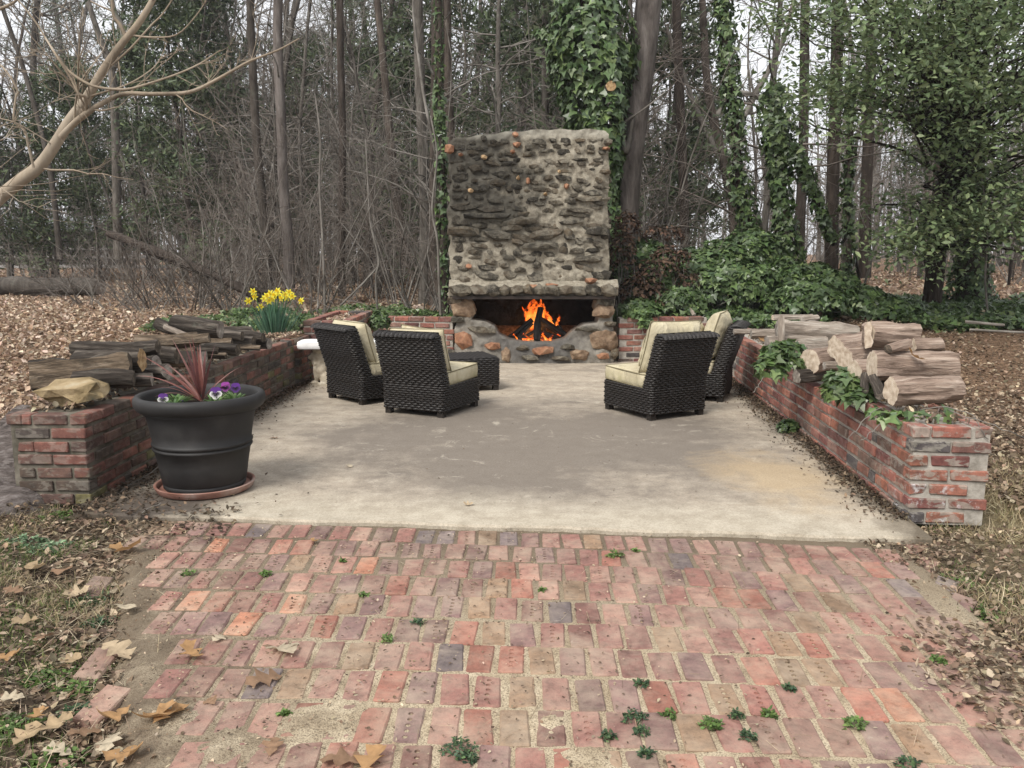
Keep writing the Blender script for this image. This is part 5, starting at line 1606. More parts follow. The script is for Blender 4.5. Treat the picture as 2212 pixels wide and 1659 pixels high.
def where(x, y):
    u = CX + FPX * x / (y * .988 + .1)
    k = [(260, 'at the far left'), (520, 'behind the left thicket'), (760, 'behind the daffodils'), (960, 'left of the fireplace'), (1330, 'behind the fireplace'), (1560, 'right of the leaning pine'), (1850, 'behind the ivy mound')]
    for a, b in k:
        if u < a: return b
    return 'under the evergreen at right'
KIND = ['medium grey', 'tall grey', 'slim reddish-twigged', 'straight grey', 'thin reddish-twigged', 'tall dark-barked', 'thin densely twigged']
PKIND = ['tall pine', 'very tall pine', 'bushy cedar', 'full-crowned pine', 'small bushy cedar']
def woods():
    rng = np.random.default_rng(99)
    pts = []
    def free(x, y, dmin):
        for (a, b, c) in pts:
            if (a - x) ** 2 + (b - y) ** 2 < (dmin + c) ** 2 * .25: return False
        return True
    def spots(n, y0, y1, dmin, ok, power=.6):
        out = []; tries = 0
        while len(out) < n and tries < n * 60:
            tries += 1
            y = y0 + (y1 - y0) * rng.random() ** power; x = rng.uniform(-1, 1) * (y * .68 + 2.5)
            if ok(x, y) and free(x, y, dmin): pts.append((x, y, dmin)); out.append((x, y))
        return out
    clear = lambda x, y: not (x < -.33 * y and y < 24) and not (x > .42 * y and y < 26) and not (abs(x - .3) < 1.6 and y < 14)
    sky_r = lambda x, y: not (.175 * y < x < .37 * y and rng.random() < .80)
    sky_l = lambda x, y: not (x < -.46 * y and rng.random() < .75)
    for i, (x, y) in enumerate(spots(54, 15, 28, .8, lambda x, y: clear(x, y) and sky_r(x, y) and sky_l(x, y))):
        k_ = int(rng.choice([0, 2, 2, 3, 4, 4, 6, 6])); place('bare_tree', BARE[k_], x, y, KIND[k_] + ' bare tree in the nearer woods ' + where(x, y), 'tree', 'nearer bare trees of the woods', rng.uniform(0, 6.28), rng.uniform(.75, 1.1), (rng.normal() * .03, rng.normal() * .03))
    for i, (x, y) in enumerate(spots(150, 28, 66, 1.0, lambda x, y: sky_r(x, y) and sky_l(x, y), .8)):
        k_ = int(rng.integers(0, 7)); place('bare_tree', BARE[k_], x, y, KIND[k_] + ' bare tree deep in the woods ' + where(x, y), 'tree', 'distant bare trees of the woods', rng.uniform(0, 6.28), rng.uniform(.8, 1.3), (rng.normal() * .03, rng.normal() * .03))
    for i, (x, y) in enumerate(spots(12, 24, 60, 2.2, lambda x, y: clear(x, y) and not (.2 * y < x < .42 * y) and not x < -.52 * y, .8)):
        k_ = int(rng.integers(0, 5)); place('pine_tree', PINES[k_], x, y, PKIND[k_] + ' among the bare trees ' + where(x, y), 'tree', 'conifers of the woods', rng.uniform(0, 6.28), rng.uniform(.8, 1.25))
    for i, (x, y) in enumerate(spots(120, 13, 34, .5, lambda x, y: clear(x, y) and sky_r(x, y))):
        place('sapling', SAPS[rng.integers(0, 4)], x, y, 'thin bare sapling in the undergrowth ' + where(x, y), 'sapling', 'saplings of the woods', rng.uniform(0, 6.28), rng.uniform(.7, 1.2), (rng.normal() * .08, rng.normal() * .08))
    for k, (u, Y, kd, s_) in enumerate(((30, 27, 2, .72), (130, 25, 4, .85), (225, 30, 2, .78), (330, 26, 2, .85), (430, 23, 4, 1.05), (500, 27, 2, 1.05), (650, 26, 4, 1.0), (690, 60, 3, 1.3), (860, 24, 3, .85), (905, 22, 4, 1.1), (1010, 25, 3, .9), (1110, 20, 3, .85), (1180, 18, 2, 1.1), (1430, 22, 4, 1.2), (1490, 34, 4, 1.0), (800, 45, 2, 1.2), (-80, 24, 4, 1.0), (540, 50, 0, 1.0))):
        x = (u - CX) / FPX * Y * 1.0; lb = ['dark green conifer at the far left edge', 'pine left of the forked grey tree', 'cedar just right of the forked grey tree', 'cedar behind the crape myrtle stem', 'small cedar above the leaning rotten trunk', 'cedar left of the pale twin trunks', 'small cedar between the pale twin trunks and the dark trunk', 'pine high behind the daffodils', 'pine with bright green boughs left of the fireplace', 'cedar low behind the left side of the fireplace', 'pine above the left half of the fireplace', 'pine above the middle of the fireplace', 'cedar touching the ivy-wrapped trunk from the left', 'cedar directly right of the leaning pine', 'pine between the leaning pine and the open sky', 'cedar deep in the middle of the left woods', 'pine outside the left edge behind the crape myrtle', 'tall pine far behind the pale twin trunks'][k]
        place('pine_tree' if 'pine' in lb else 'cedar_tree', PINES[kd], x, Y, lb, 'tree', None, rng.uniform(0, 6.28), s_)
    # thicket of bare shrubs on the left
    for i in range(34):
        y = rng.uniform(12.6, 20); x = rng.uniform(-.50 * y + 1.0, -.07 * y) if i < 27 else rng.uniform(.13 * y, .36 * y)
        if y < 14 and x < -4.6: continue
        place('bare_shrub', SHRUBS[rng.integers(0, 4)], x, y, ('tall' if y > 16 else 'low') + ' ' + ['many-stemmed', 'arching', 'spreading', 'upright', 'crooked', 'sparse'][i % 6] + ' leafless shrub in the thicket ' + where(x, y), 'shrub', 'leafless shrubs of the thicket', rng.uniform(0, 6.28), rng.uniform(.7, 1.15))
    for i, (u, Y) in enumerate(((190, 15.5), (240, 14.6), (285, 16.5), (330, 14.2), (370, 15.8), (420, 14.0), (455, 16), (500, 13.6), (150, 17.5), (90, 18.5), (310, 13.6), (540, 14.5))):
        x = (u - CX) / FPX * Y; place('bare_shrub', SHRUBS[(0, 2, 0, 1, 2)[i % 5]], x, Y, ['bare shrub just right of the fallen trunk at far left', 'bare shrub in front of the leaning rotten trunk', 'bare shrub behind the leaning rotten trunk', 'low spreading bare shrub near the yard edge at left', 'tangled bush beside the raised end of the leaning trunk', 'low bush above the left firewood pile', 'bare bush behind the short stub of the left pile', 'bare bush just left of the daffodils', 'bare shrub behind the fallen trunk', 'small bare shrub left of the fallen trunk end', 'nearest low tangle of twigs on the leaf-strewn yard', 'bare bush directly behind the daffodils'][i], 'shrub', 'leafless shrubs of the thicket', rng.uniform(0, 6.28), rng.uniform(.7, 1.0), (0, 0), .75)
    for i in range(40):
        y = rng.uniform(24, 50); x = rng.uniform(-.6 * y, .66 * y)
        place('bare_shrub', SHRUBS[rng.integers(0, 4)], x, y, 'low leafless brush on the distant woodland floor ' + where(x, y), 'shrub', 'distant brush of the woods', rng.uniform(0, 6.28), rng.uniform(.7, 1.2))
woods()

def far_woods():
    rng = np.random.default_rng(5); T = Tubes()
    for k in range(620):
        y = rng.uniform(66, 120); x = rng.uniform(-1, 1) * (y * .72)
        if .175 * y < x < .37 * y and rng.random() < .65: continue
        if x < -.42 * y and rng.random() < .5: continue
        H = rng.uniform(7, 17); z = float(hground(x, y))
        P, d = grow(rng, (x, y, z - .3), (rng.normal() * .04, 0, 1), H, 5, .03, .01)
        r = rng.uniform(.07, .22) * np.linspace(1, .2, 6); T.add(P, r, 4)
        for b in range(11):
            p, rr, dd = interp(P, r, rng.uniform(.15, 1) * .999)
            Q, _ = grow(rng, p, side_dir(rng, dd, .9), rng.uniform(1, 3.5), 3, .2, .05); T.add(Q, np.array([.03, .022, .014, .006]), 3)
    o = meshobj('far_woods', T.mesh('far_woods', M['twig'])); tag(o, 'mass of bare trunks at the far edge of the woods', kind='stuff')
far_woods()

# ------------------------------------------------------------------ trees one can tell apart
def px_path(pts, Y):
    """pts: list of (u, v, r[, dY])"""
    P = []; R = []
    for q in pts:
        P.append(at(q[0], q[1], Y + (q[3] if len(q) > 3 else 0))); R.append(q[2])
    P = np.array(P); R = np.array(R); s = np.linspace(0, len(P) - 1, (len(P) - 1) * 4 + 1); x = np.arange(len(P))
    # smooth interpolation through the points
    def cr(A):
        out = []
        for t in s:
            i = min(int(t), len(P) - 2); f = t - i
            p0, p1, p2, p3 = A[max(i - 1, 0)], A[i], A[i + 1], A[min(i + 2, len(P) - 1)]
            out.append(.5 * ((2 * p1) + (-p0 + p2) * f + (2 * p0 - 5 * p1 + 4 * p2 - p3) * f * f + (-p0 + 3 * p1 - 3 * p2 + p3) * f ** 3))
        return np.array(out)
    return cr(P), np.maximum(cr(R), .002)

def hero(name, label, Y, trunk, mat, limbs=(), seed=0, twigs=None, k=12, cat='tree', tw='twig'):
    P, R = px_path(trunk, Y)
    if twigs is TW and seed != 2: R = R * .74
    base = P[0].copy()
    g = float(hground(base[0], base[1]))
    t = thing(name, tuple(base), label, cat)
    T = Tubes(); T.add(P - base, R, k); 
    o = meshobj('trunk', T.mesh('trunk', M[mat]), t)
    rng = np.random.default_rng(seed)
    B = Tubes(); n = 0
    for lb in limbs:
        Q, q = px_path(lb, Y); B.add(Q - base, q, 7); n += 1
        if twigs: ramify(B, rng, Q - base, q, 0, twigs)
    if twigs: ramify(B, rng, P - base, R, 0, [(twigs[0][0] * .45,) + tuple(twigs[0][1:3]) + (.22,) + tuple(twigs[0][4:])] + list(twigs[1:])); n += 1
    if n: meshobj('crown', B.mesh('crown', M[tw if not limbs or mat != 'bark_myrtle' else mat]), t)
    return t

TW = [(1.1, .26, .95, .38, 6, 4, .15, .02, .25), (2.6, .4, .8, .5, 4, 3, .2, .02, .1), (3.0, .5, .7, .6, 3, 3, .2, .02, .1)]
def hero_trees():
    rng = random.Random(4)
    # crape myrtle whose stem crosses the upper left corner
    Z = lambda pts: [(u * .5014, v * .5014, r[0] * .60) + tuple(r[1:]) for u, v, *r in pts]
    t = hero('crape_myrtle', 'smooth tan crape myrtle leaning across the upper left corner', 5.6,
             Z([(-700, 1700, .085, -.2), (-330, 1200, .08, -.1), (-80, 925, .075), (60, 800, .069), (170, 715, .064), (245, 610, .058), (300, 520, .054), (375, 420, .049), (440, 310, .044), (520, 195, .038), (590, 110, .034), (650, 15, .03), (700, -90, .025)]), 'bark_myrtle',
             [Z([(262, 590, .036, -.02), (320, 530, .034, -.06), (370, 490, .032, -.1), (440, 445, .027, -.1), (530, 405, .024), (650, 405, .022), (780, 402, .021), (850, 385, .019), (930, 345, .018), (1010, 300, .016), (1080, 262, .014), (1200, 215, .010), (1290, 165, .006)]),
              Z([(372, 490, .014, -.1), (368, 420, .017, -.16), (340, 405, .014, -.2), (300, 330, .011, -.2), (240, 235, .012, -.22), (200, 170, .010), (150, 90, .009), (70, -10, .007)]),
              Z([(245, 240, .017, -.2), (290, 300, .015, -.2), (350, 345, .015, -.2), (420, 375, .014, -.2), (540, 385, .014, -.2), (640, 360, .012, -.2), (760, 320, .010, -.1), (860, 275, .009), (950, 215, .005)]),
              Z([(368, 425, .012, -.1), (420, 405, .010, -.1), (520, 375, .008, -.2), (610, 330, .007, -.2), (680, 270, .005), (720, 180, .004)]),
              Z([(145, 722, .014, -.08), (120, 620, .013, -.12), (105, 560, .012, -.15), (60, 520, .011, -.2), (68, 420, .010, -.2), (75, 390, .011, -.2), (30, 310, .010, -.2), (-40, 240, .008)]),
              Z([(220, 620, .008, -.03), (150, 575, .007, -.1), (60, 525, .006, -.2), (-40, 505, .006, -.2)]),
              Z([(540, 160, .022), (520, 110, .018), (490, 70, .016), (482, 0, .014), (470, -60, .012)]),
              Z([(485, 48, .010), (440, 30, .009), (390, 5, .008)]),
              Z([(560, 150, .012), (640, 160, .010), (760, 150, .008), (850, 60, .006), (900, -20, .005)]),
              Z([(-60, 60, .02, .3), (60, 10, .015, .3), (120, -60, .01, .3)]),
              Z([(470, 290, .012), (560, 210, .011), (650, 110, .009), (700, 60, .008), (760, -30, .006)])],
             1, [(6.5, .34, .85, .38, 7, 4, .14, .03, .05), (9, .42, .75, .55, 5, 3, .18, .02, .08), (7, .5, .7, .6, 4, 3, .2, 0, .1)])
    hero('pine_tree', 'leaning grey-barked pine trunk directly right of the fireplace', 13.2, [(1338, 690, .26), (1342, 600, .245), (1345, 520, .235), (1352, 400, .225), (1366, 280, .215), (1385, 150, .205), (1402, 0, .195), (1415, -120, .19)], 'bark_pine',
         [[(1368, 250, .03, -.25), (1352, 330, .045, -.3), (1345, 300, .03, -.3), (1330, 350, .04, -.28)], [(1350, 310, .03, -.3), (1345, 270, .02, -.3), (1385, 240, .015, -.3), (1430, 205, .01, -.2), (1440, 190, .006)]], 2, TW, 14)
    hero('bare_tree', 'straight grey tree left of the pale twin trunks behind the daffodils', 15.5, [(578, 625, .13), (572, 480, .115), (556, 330, .105), (546, 150, .10), (540, 0, .09), (536, -120, .085)], 'bark', (), 3, TW)
    hero('bare_tree', 'pale grey-brown trunk standing just right of the daffodils', 14.5, [(625, 622, .145), (622, 520, .13), (612, 400, .12), (607, 250, .115), (600, 100, .11), (603, -120, .10)], 'bark_pine', (), 4, TW)
    hero('bare_tree', 'tall straight dark trunk midway between daffodils and fireplace', 16, [(738, 640, .10), (738, 480, .095), (740, 300, .092), (735, 100, .09), (733, -100, .085)], 'bark_dark', (), 5, TW)
    hero('bare_tree', 'dark trunk leaning left between the twin trunks and the fireplace', 19, [(877, 580, .20), (868, 500, .15), (855, 420, .135), (845, 320, .125), (832, 180, .11), (815, 0, .10)], 'bark_dark', (), 6, TW)
    hero('bare_tree', 'grey trunk close to the left edge of the fireplace', 15, [(915, 660, .14), (918, 500, .13), (912, 300, .125), (905, 100, .12), (900, -100, .115)], 'bark', (), 7, TW)
    hero('bare_tree', 'thick grey trunk just left of the ivy strand by the fireplace', 14.6, [(942, 680, .17), (940, 500, .16), (943, 300, .155), (946, 100, .15), (944, -100, .14)], 'bark_dark', (), 8, TW)
    hero('bare_tree', 'dark branchless trunk behind the upper left corner of the fireplace', 17, [(975, 660, .15), (975, 400, .15), (965, 150, .14), (962, -100, .13)], 'bark_dark', (), 9, TW)
    hero('bare_tree', 'thick dark trunk right of the pine', 20, [(1480, 620, .16), (1478, 450, .15), (1470, 250, .15), (1462, 50, .14), (1460, -100, .14)], 'bark_dark', (), 10, TW)
    hero('bare_tree', 'dark straight trunk under the middle of the evergreen foliage', 17, [(1795, 640, .20), (1797, 500, .175), (1800, 350, .165), (1806, 200, .16), (1810, 0, .15)], 'bark_dark', (), 11, TW)
    hero('bare_tree', 'second dark trunk under the evergreen foliage, right of the first', 19, [(1868, 600, .19), (1870, 450, .165), (1876, 300, .16), (1882, 100, .15), (1884, -50, .14)], 'bark_dark', (), 12, TW)
    hero('bare_tree', 'grey trunk behind the leaning ivy tree', 18, [(1722, 620, .17), (1728, 480, .15), (1735, 330, .14), (1738, 100, .13), (1740, -60, .12)], 'bark_dark', (), 13, TW)
    hero('bare_tree', 'thin dark trunk at the right between the two post stubs', 18, [(2010, 600, .10), (2018, 480, .10), (2025, 330, .10), (2020, 100, .09)], 'bark_dark', (), 14, TW)
    hero('bare_tree', 'slender white sapling at the far right edge of the ivy', 12.2, [(2135, 690, .018), (2128, 600, .017), (2133, 520, .014), (2128, 440, .01), (2120, 380, .008)], 'twig', (), 15, [(3.5, .3, .9, .5, 5, 3, .12, .0, .2), (3, .5, .8, .6, 3, 3, .2, 0, .1)], 6, 'sapling')
    hero('bare_tree', 'pale sapling rising in front of the thicket left of the fireplace', 12.4, [(702, 676, .022), (700, 600, .02), (696, 500, .018), (690, 400, .016), (692, 300, .014), (680, 200, .01)], 'twig', (), 16, [(3.0, .22, .9, .45, 5, 3, .12, .02, .3), (3, .5, .8, .6, 3, 3, .2, 0, .1)], 6, 'sapling')
    hero('bare_tree', 'thin crooked sapling just left of the fireplace edge', 12.0, [(952, 680, .022), (948, 600, .02), (945, 520, .018), (934, 460, .018), (938, 400, .016), (944, 330, .012), (930, 250, .01)], 'twig', (), 17, [(3.0, .22, .9, .45, 5, 3, .12, .02, .3), (3, .5, .8, .6, 3, 3, .2, 0, .1)], 6, 'sapling')
    hero('bare_tree', 'slender crooked sapling behind the left wall corner planter', 12.8, [(815, 672, .02), (812, 600, .018), (818, 560, .017), (800, 480, .015), (795, 400, .013), (790, 300, .01)], 'twig', (), 18, [(3.0, .25, .9, .45, 5, 3, .14, .02, .3), (3, .5, .8, .6, 3, 3, .2, 0, .1)], 6, 'sapling')
    hero('bare_tree', 'forked grey tree against the sky at the upper left', 24, [(255, 560, .17), (252, 400, .16), (248, 250, .15), (240, 150, .14), (215, 80, .11), (190, 0, .09), (175, -80, .07)], 'bark',
         [[(240, 150, .12), (268, 80, .09), (245, 20, .08), (230, -60, .07)], [(262, 100, .07), (285, 50, .06), (300, 0, .05), (320, -60, .05)]], 19, TW)
    hero('bare_tree', 'slim dark tree leaning right at the far left edge', 22, [(130, 560, .10), (110, 380, .09), (80, 250, .08), (45, 130, .075), (10, 30, .07), (-20, -60, .06)], 'bark', (), 20, TW)
    hero('bare_tree', 'spreading bare tree whose boughs cross the open sky right of the pine', 21, [(1590, 600, .16), (1585, 450, .14), (1555, 320, .12), (1530, 200, .10), (1520, 60, .09), (1515, -60, .07)], 'bark_dark',
         [[(1570, 370, .09), (1510, 250, .07), (1480, 170, .05), (1440, 60, .04)], [(1580, 300, .08), (1640, 190, .07), (1690, 90, .06), (1720, -20, .05)], [(1540, 260, .08), (1600, 200, .06), (1680, 240, .05), (1740, 300, .04)]], 21,
         [(1.6, .4, .9, .45, 6, 4, .16, .02, .15), (2.8, .45, .8, .5, 4, 3, .2, .02, .1), (3.0, .5, .7, .6, 3, 3, .2, .02, .1)])
hero_trees()

# ------------------------------------------------------------------ ivy
# five-lobed ivy leaf, folded a little along the midrib
IV = np.array([(0, 0, 0), (-.28, -.12, .03), (-.55, .18, .10), (-.26, .34, .05), (0, .95, -.06), (.26, .34, .05), (.55, .18, .10), (.28, -.12, .03)])
IF = [(0, 1, 2, 3), (0, 3, 4, 5), (0, 5, 6, 7)]
OVAL = np.array([(0, 0, 0), (-.26, .35, .05), (-.16, .75, .03), (0, 1, -.06), (.16, .75, .03), (.26, .35, .05)])
OF = [(0, 1, 2, 3), (0, 3, 4, 5)]
IVY = [(.075, .125, .042), (.10, .16, .052), (.055, .095, .036), (.145, .205, .075), (.085, .13, .055)]
def leaf_rot(N, nrm, rng, down=.6):
    """leaves face along nrm, tips hanging down"""
    nrm = nrm + rng.normal(size=(N, 3)) * .38; nrm /= np.linalg.norm(nrm, axis=1, keepdims=True)
    tip = np.tile(np.array([0, 0, -down]), (N, 1)) + rng.normal(size=(N, 3)) * .45
    tip -= nrm * (tip * nrm).sum(1, keepdims=True); tip /= np.linalg.norm(tip, axis=1, keepdims=True) + 1e-9
    X = np.cross(tip, nrm); return np.stack([X, tip, nrm], 2)

def ivy_on(t, base, path, rad, dens, size, seed, z0=None, thick=.12, name='ivy'):
    """leaves round a trunk path (array), rad (array) = radius of the green coat"""
    rng = np.random.default_rng(seed); P = np.array(path); n = len(P); L = np.linalg.norm(np.diff(P, axis=0), axis=1)
    tot = L.sum(); N = int(dens * tot)
    f = rng.random(N) * (n - 1.001); i = f.astype(int); g = f - i
    c = P[i] * (1 - g)[:, None] + P[i + 1] * g[:, None]; r = rad[i] * (1 - g) + rad[i + 1] * g
    a = rng.uniform(0, 2 * PI, N)
    lump = np.array([mnoise.noise(Vector((math.cos(x) * 1.3, math.sin(x) * 1.3 + seed, z * .8))) for x, z in zip(a, c[:, 2])])
    rr = r * (1 + .55 * lump) - thick * rng.random(N) ** 2
    d = np.stack([np.cos(a), np.sin(a), np.zeros(N)], -1)
    pos = c + d * np.maximum(rr, .02)[:, None]
    V, F, C = scatter(IV, IF, pos - base, leaf_rot(N, d + np.array([0, 0, .35]), rng), rng.uniform(.6, 1.25, N) * size, palette(N, IVY, rng, .22))
    return meshobj(name, npmesh('ivy', V, F, M['leaf_ivy'], False, C), t)

def ivy_trees():
    def it(label, Y, trunk, tr, ra, dens, size, seed, limbs=(), mat='bark_dark'):
        """ra: coat radius at every path point"""
        t = hero('ivy_covered_tree', label, Y, trunk, mat, limbs, seed, None)
        P, R = px_path([(q[0], q[1], r) + tuple(q[3:]) for q, r in zip(trunk, ra)], Y)
        base = np.array(t.location); ivy_on(t, base, P, R, dens, size, seed)
        return t, base
    t, b = it('big trunk wrapped in thick glossy ivy behind the right side of the fireplace', 12.9,
       [(1322, 700, .16), (1320, 600, .16), (1316, 500, .16), (1310, 400, .16), (1295, 300, .16), (1283, 200, .16), (1278, 100, .15), (1275, 0, .15), (1272, -140, .14)], None,
       [.14, .14, .14, .16, .40, .50, .52, .46, .44], 1050, .125, 71)
    P, R = px_path([(1270, 190, .05), (1225, 130, .16), (1190, 80, .12), (1160, 70, .04)], 12.8); ivy_on(t, b, P, R, 620, .11, 72)
    P, R = px_path([(1330, 180, .05), (1352, 130, .14), (1340, 90, .05)], 12.8); ivy_on(t, b, P, R, 420, .11, 73)
    # round cut branch stub
    me = log_mesh(.16, .075, 4, [M['bark_pine'], M['end_yellow']], 'round', 14, 4)
    p = np.array(at(1317, 188, 12.42)) - b; meshobj('cut_branch', me, t, tuple(p), (0, 0, PI / 2 + .1))
    t, b = it('slim trunk furred with ivy leaning left above the green mound', 14.5,
       [(1628, 560, .10), (1612, 470, .10), (1595, 400, .09), (1590, 300, .085), (1578, 200, .08), (1570, 100, .075), (1562, 0, .07), (1556, -100, .07)], None, [.22, .20, .19, .16, .17, .15, .15, .15], 420, .10, 74)
    t, b = it('leaning forked ivy tree with a leafy crook right of the slim ivy trunk', 14.2,
       [(1712, 640, .12), (1705, 560, .11), (1692, 470, .11), (1685, 400, .10), (1685, 330, .10), (1680, 270, .09), (1672, 180, .07)], None, [.34, .26, .20, .18, .24, .30, .16], 520, .11, 75)
    P, R = px_path([(1690, 310, .22), (1725, 350, .20), (1755, 410, .14), (1778, 470, .12), (1800, 520, .08)], 14.1); ivy_on(t, b, P, R, 420, .10, 76)
    tb = Tubes(); Q, q = px_path([(1685, 300, .07), (1725, 350, .06), (1755, 410, .06), (1778, 470, .06), (1803, 530, .05)], 14.1); tb.add(Q - b, q, 7); meshobj('leaning_limb', tb.mesh('limb', M['bark_dark']), t)
    t, b = it('massive dark ivy-clad trunk at the right under the evergreen foliage', 15.0,
       [(2105, 675, .30), (2100, 600, .27), (2098, 500, .24), (2096, 400, .22), (2090, 300, .2), (2085, 150, .2), (2080, 0, .18)], None, [.55, .33, .27, .25, .26, .26, .24], 700, .10, 77)
    t, b = it('thin ivy-wrapped trunk right of the first dark trunk', 15.5,
       [(1830, 640, .07), (1832, 520, .07), (1830, 420, .06), (1836, 300, .06), (1838, 180, .05)], None, [.12, .12, .10, .12, .10], 260, .10, 78)
    t, b = it('narrow trunk with a strand of yellow-green ivy at the left edge of the fireplace', 12.4,
       [(962, 690, .06), (958, 560, .06), (955, 400, .055), (950, 250, .05), (948, 100, .05), (946, -60, .05)], None, [.04, .075, .085, .075, .04, .03], 260, .095, 79)
ivy_trees()

def blob_leaves(name, label, cat, blobs, N, size, cols, seed, tv=IV, tf=IF, mat='leaf_ivy', kind=None, inner=True, group=None, bottom=-.3):
    """leafy mass: leaves over the surfaces of overlapping ellipsoids (cx,cy,cz,rx,ry,rz)"""
    rng = np.random.default_rng(seed); B = np.array(blobs, float)
    wgt = (B[:, 3] * B[:, 5]); wgt /= wgt.sum()
    k = rng.choice(len(B), N, p=wgt); d = rng.normal(size=(N, 3)); d /= np.linalg.norm(d, axis=1, keepdims=True)
    d[:, 2] = np.where(d[:, 2] < bottom, -d[:, 2], d[:, 2])
    ln = np.array([mnoise.noise(Vector((x[0] * 2.3 + i, x[1] * 2.3, x[2] * 2.3))) for x, i in zip(d, k)])
    dep = 1 - .28 * rng.random(N) ** 2 + .22 * ln
    pos = B[k, :3] + d * B[k, 3:] * dep[:, None]
    loc = B[:, :3].mean(0); loc[2] = float(hground(loc[0], loc[1]))
    t = thing(name, tuple(loc), label, cat, group) if kind is None else None
    V, F, C = scatter(tv, tf, pos - loc, leaf_rot(N, d + np.array([0, -.1, .45]), rng, .35), rng.uniform(.6, 1.25, N) * size, palette(N, cols, rng, .22))
    o = meshobj('leaves', npmesh('leaves', V, F, M[mat], False, C), t)
    if inner:
        T = Tubes()
        for b in B:
            for _ in range(9):
                p = b[:3] + rng.normal(size=3) * b[3:] * .25; p[2] = float(hground(p[0], p[1]))
                q = b[:3] + rng.normal(size=3) * b[3:] * .55
                P = np.array([p, (p + q) / 2 + rng.normal(size=3) * .08, q]); T.add(P - loc, [.012, .009, .004], 4)
        meshobj('stems', T.mesh('stems', M['twig']), t)
    return t

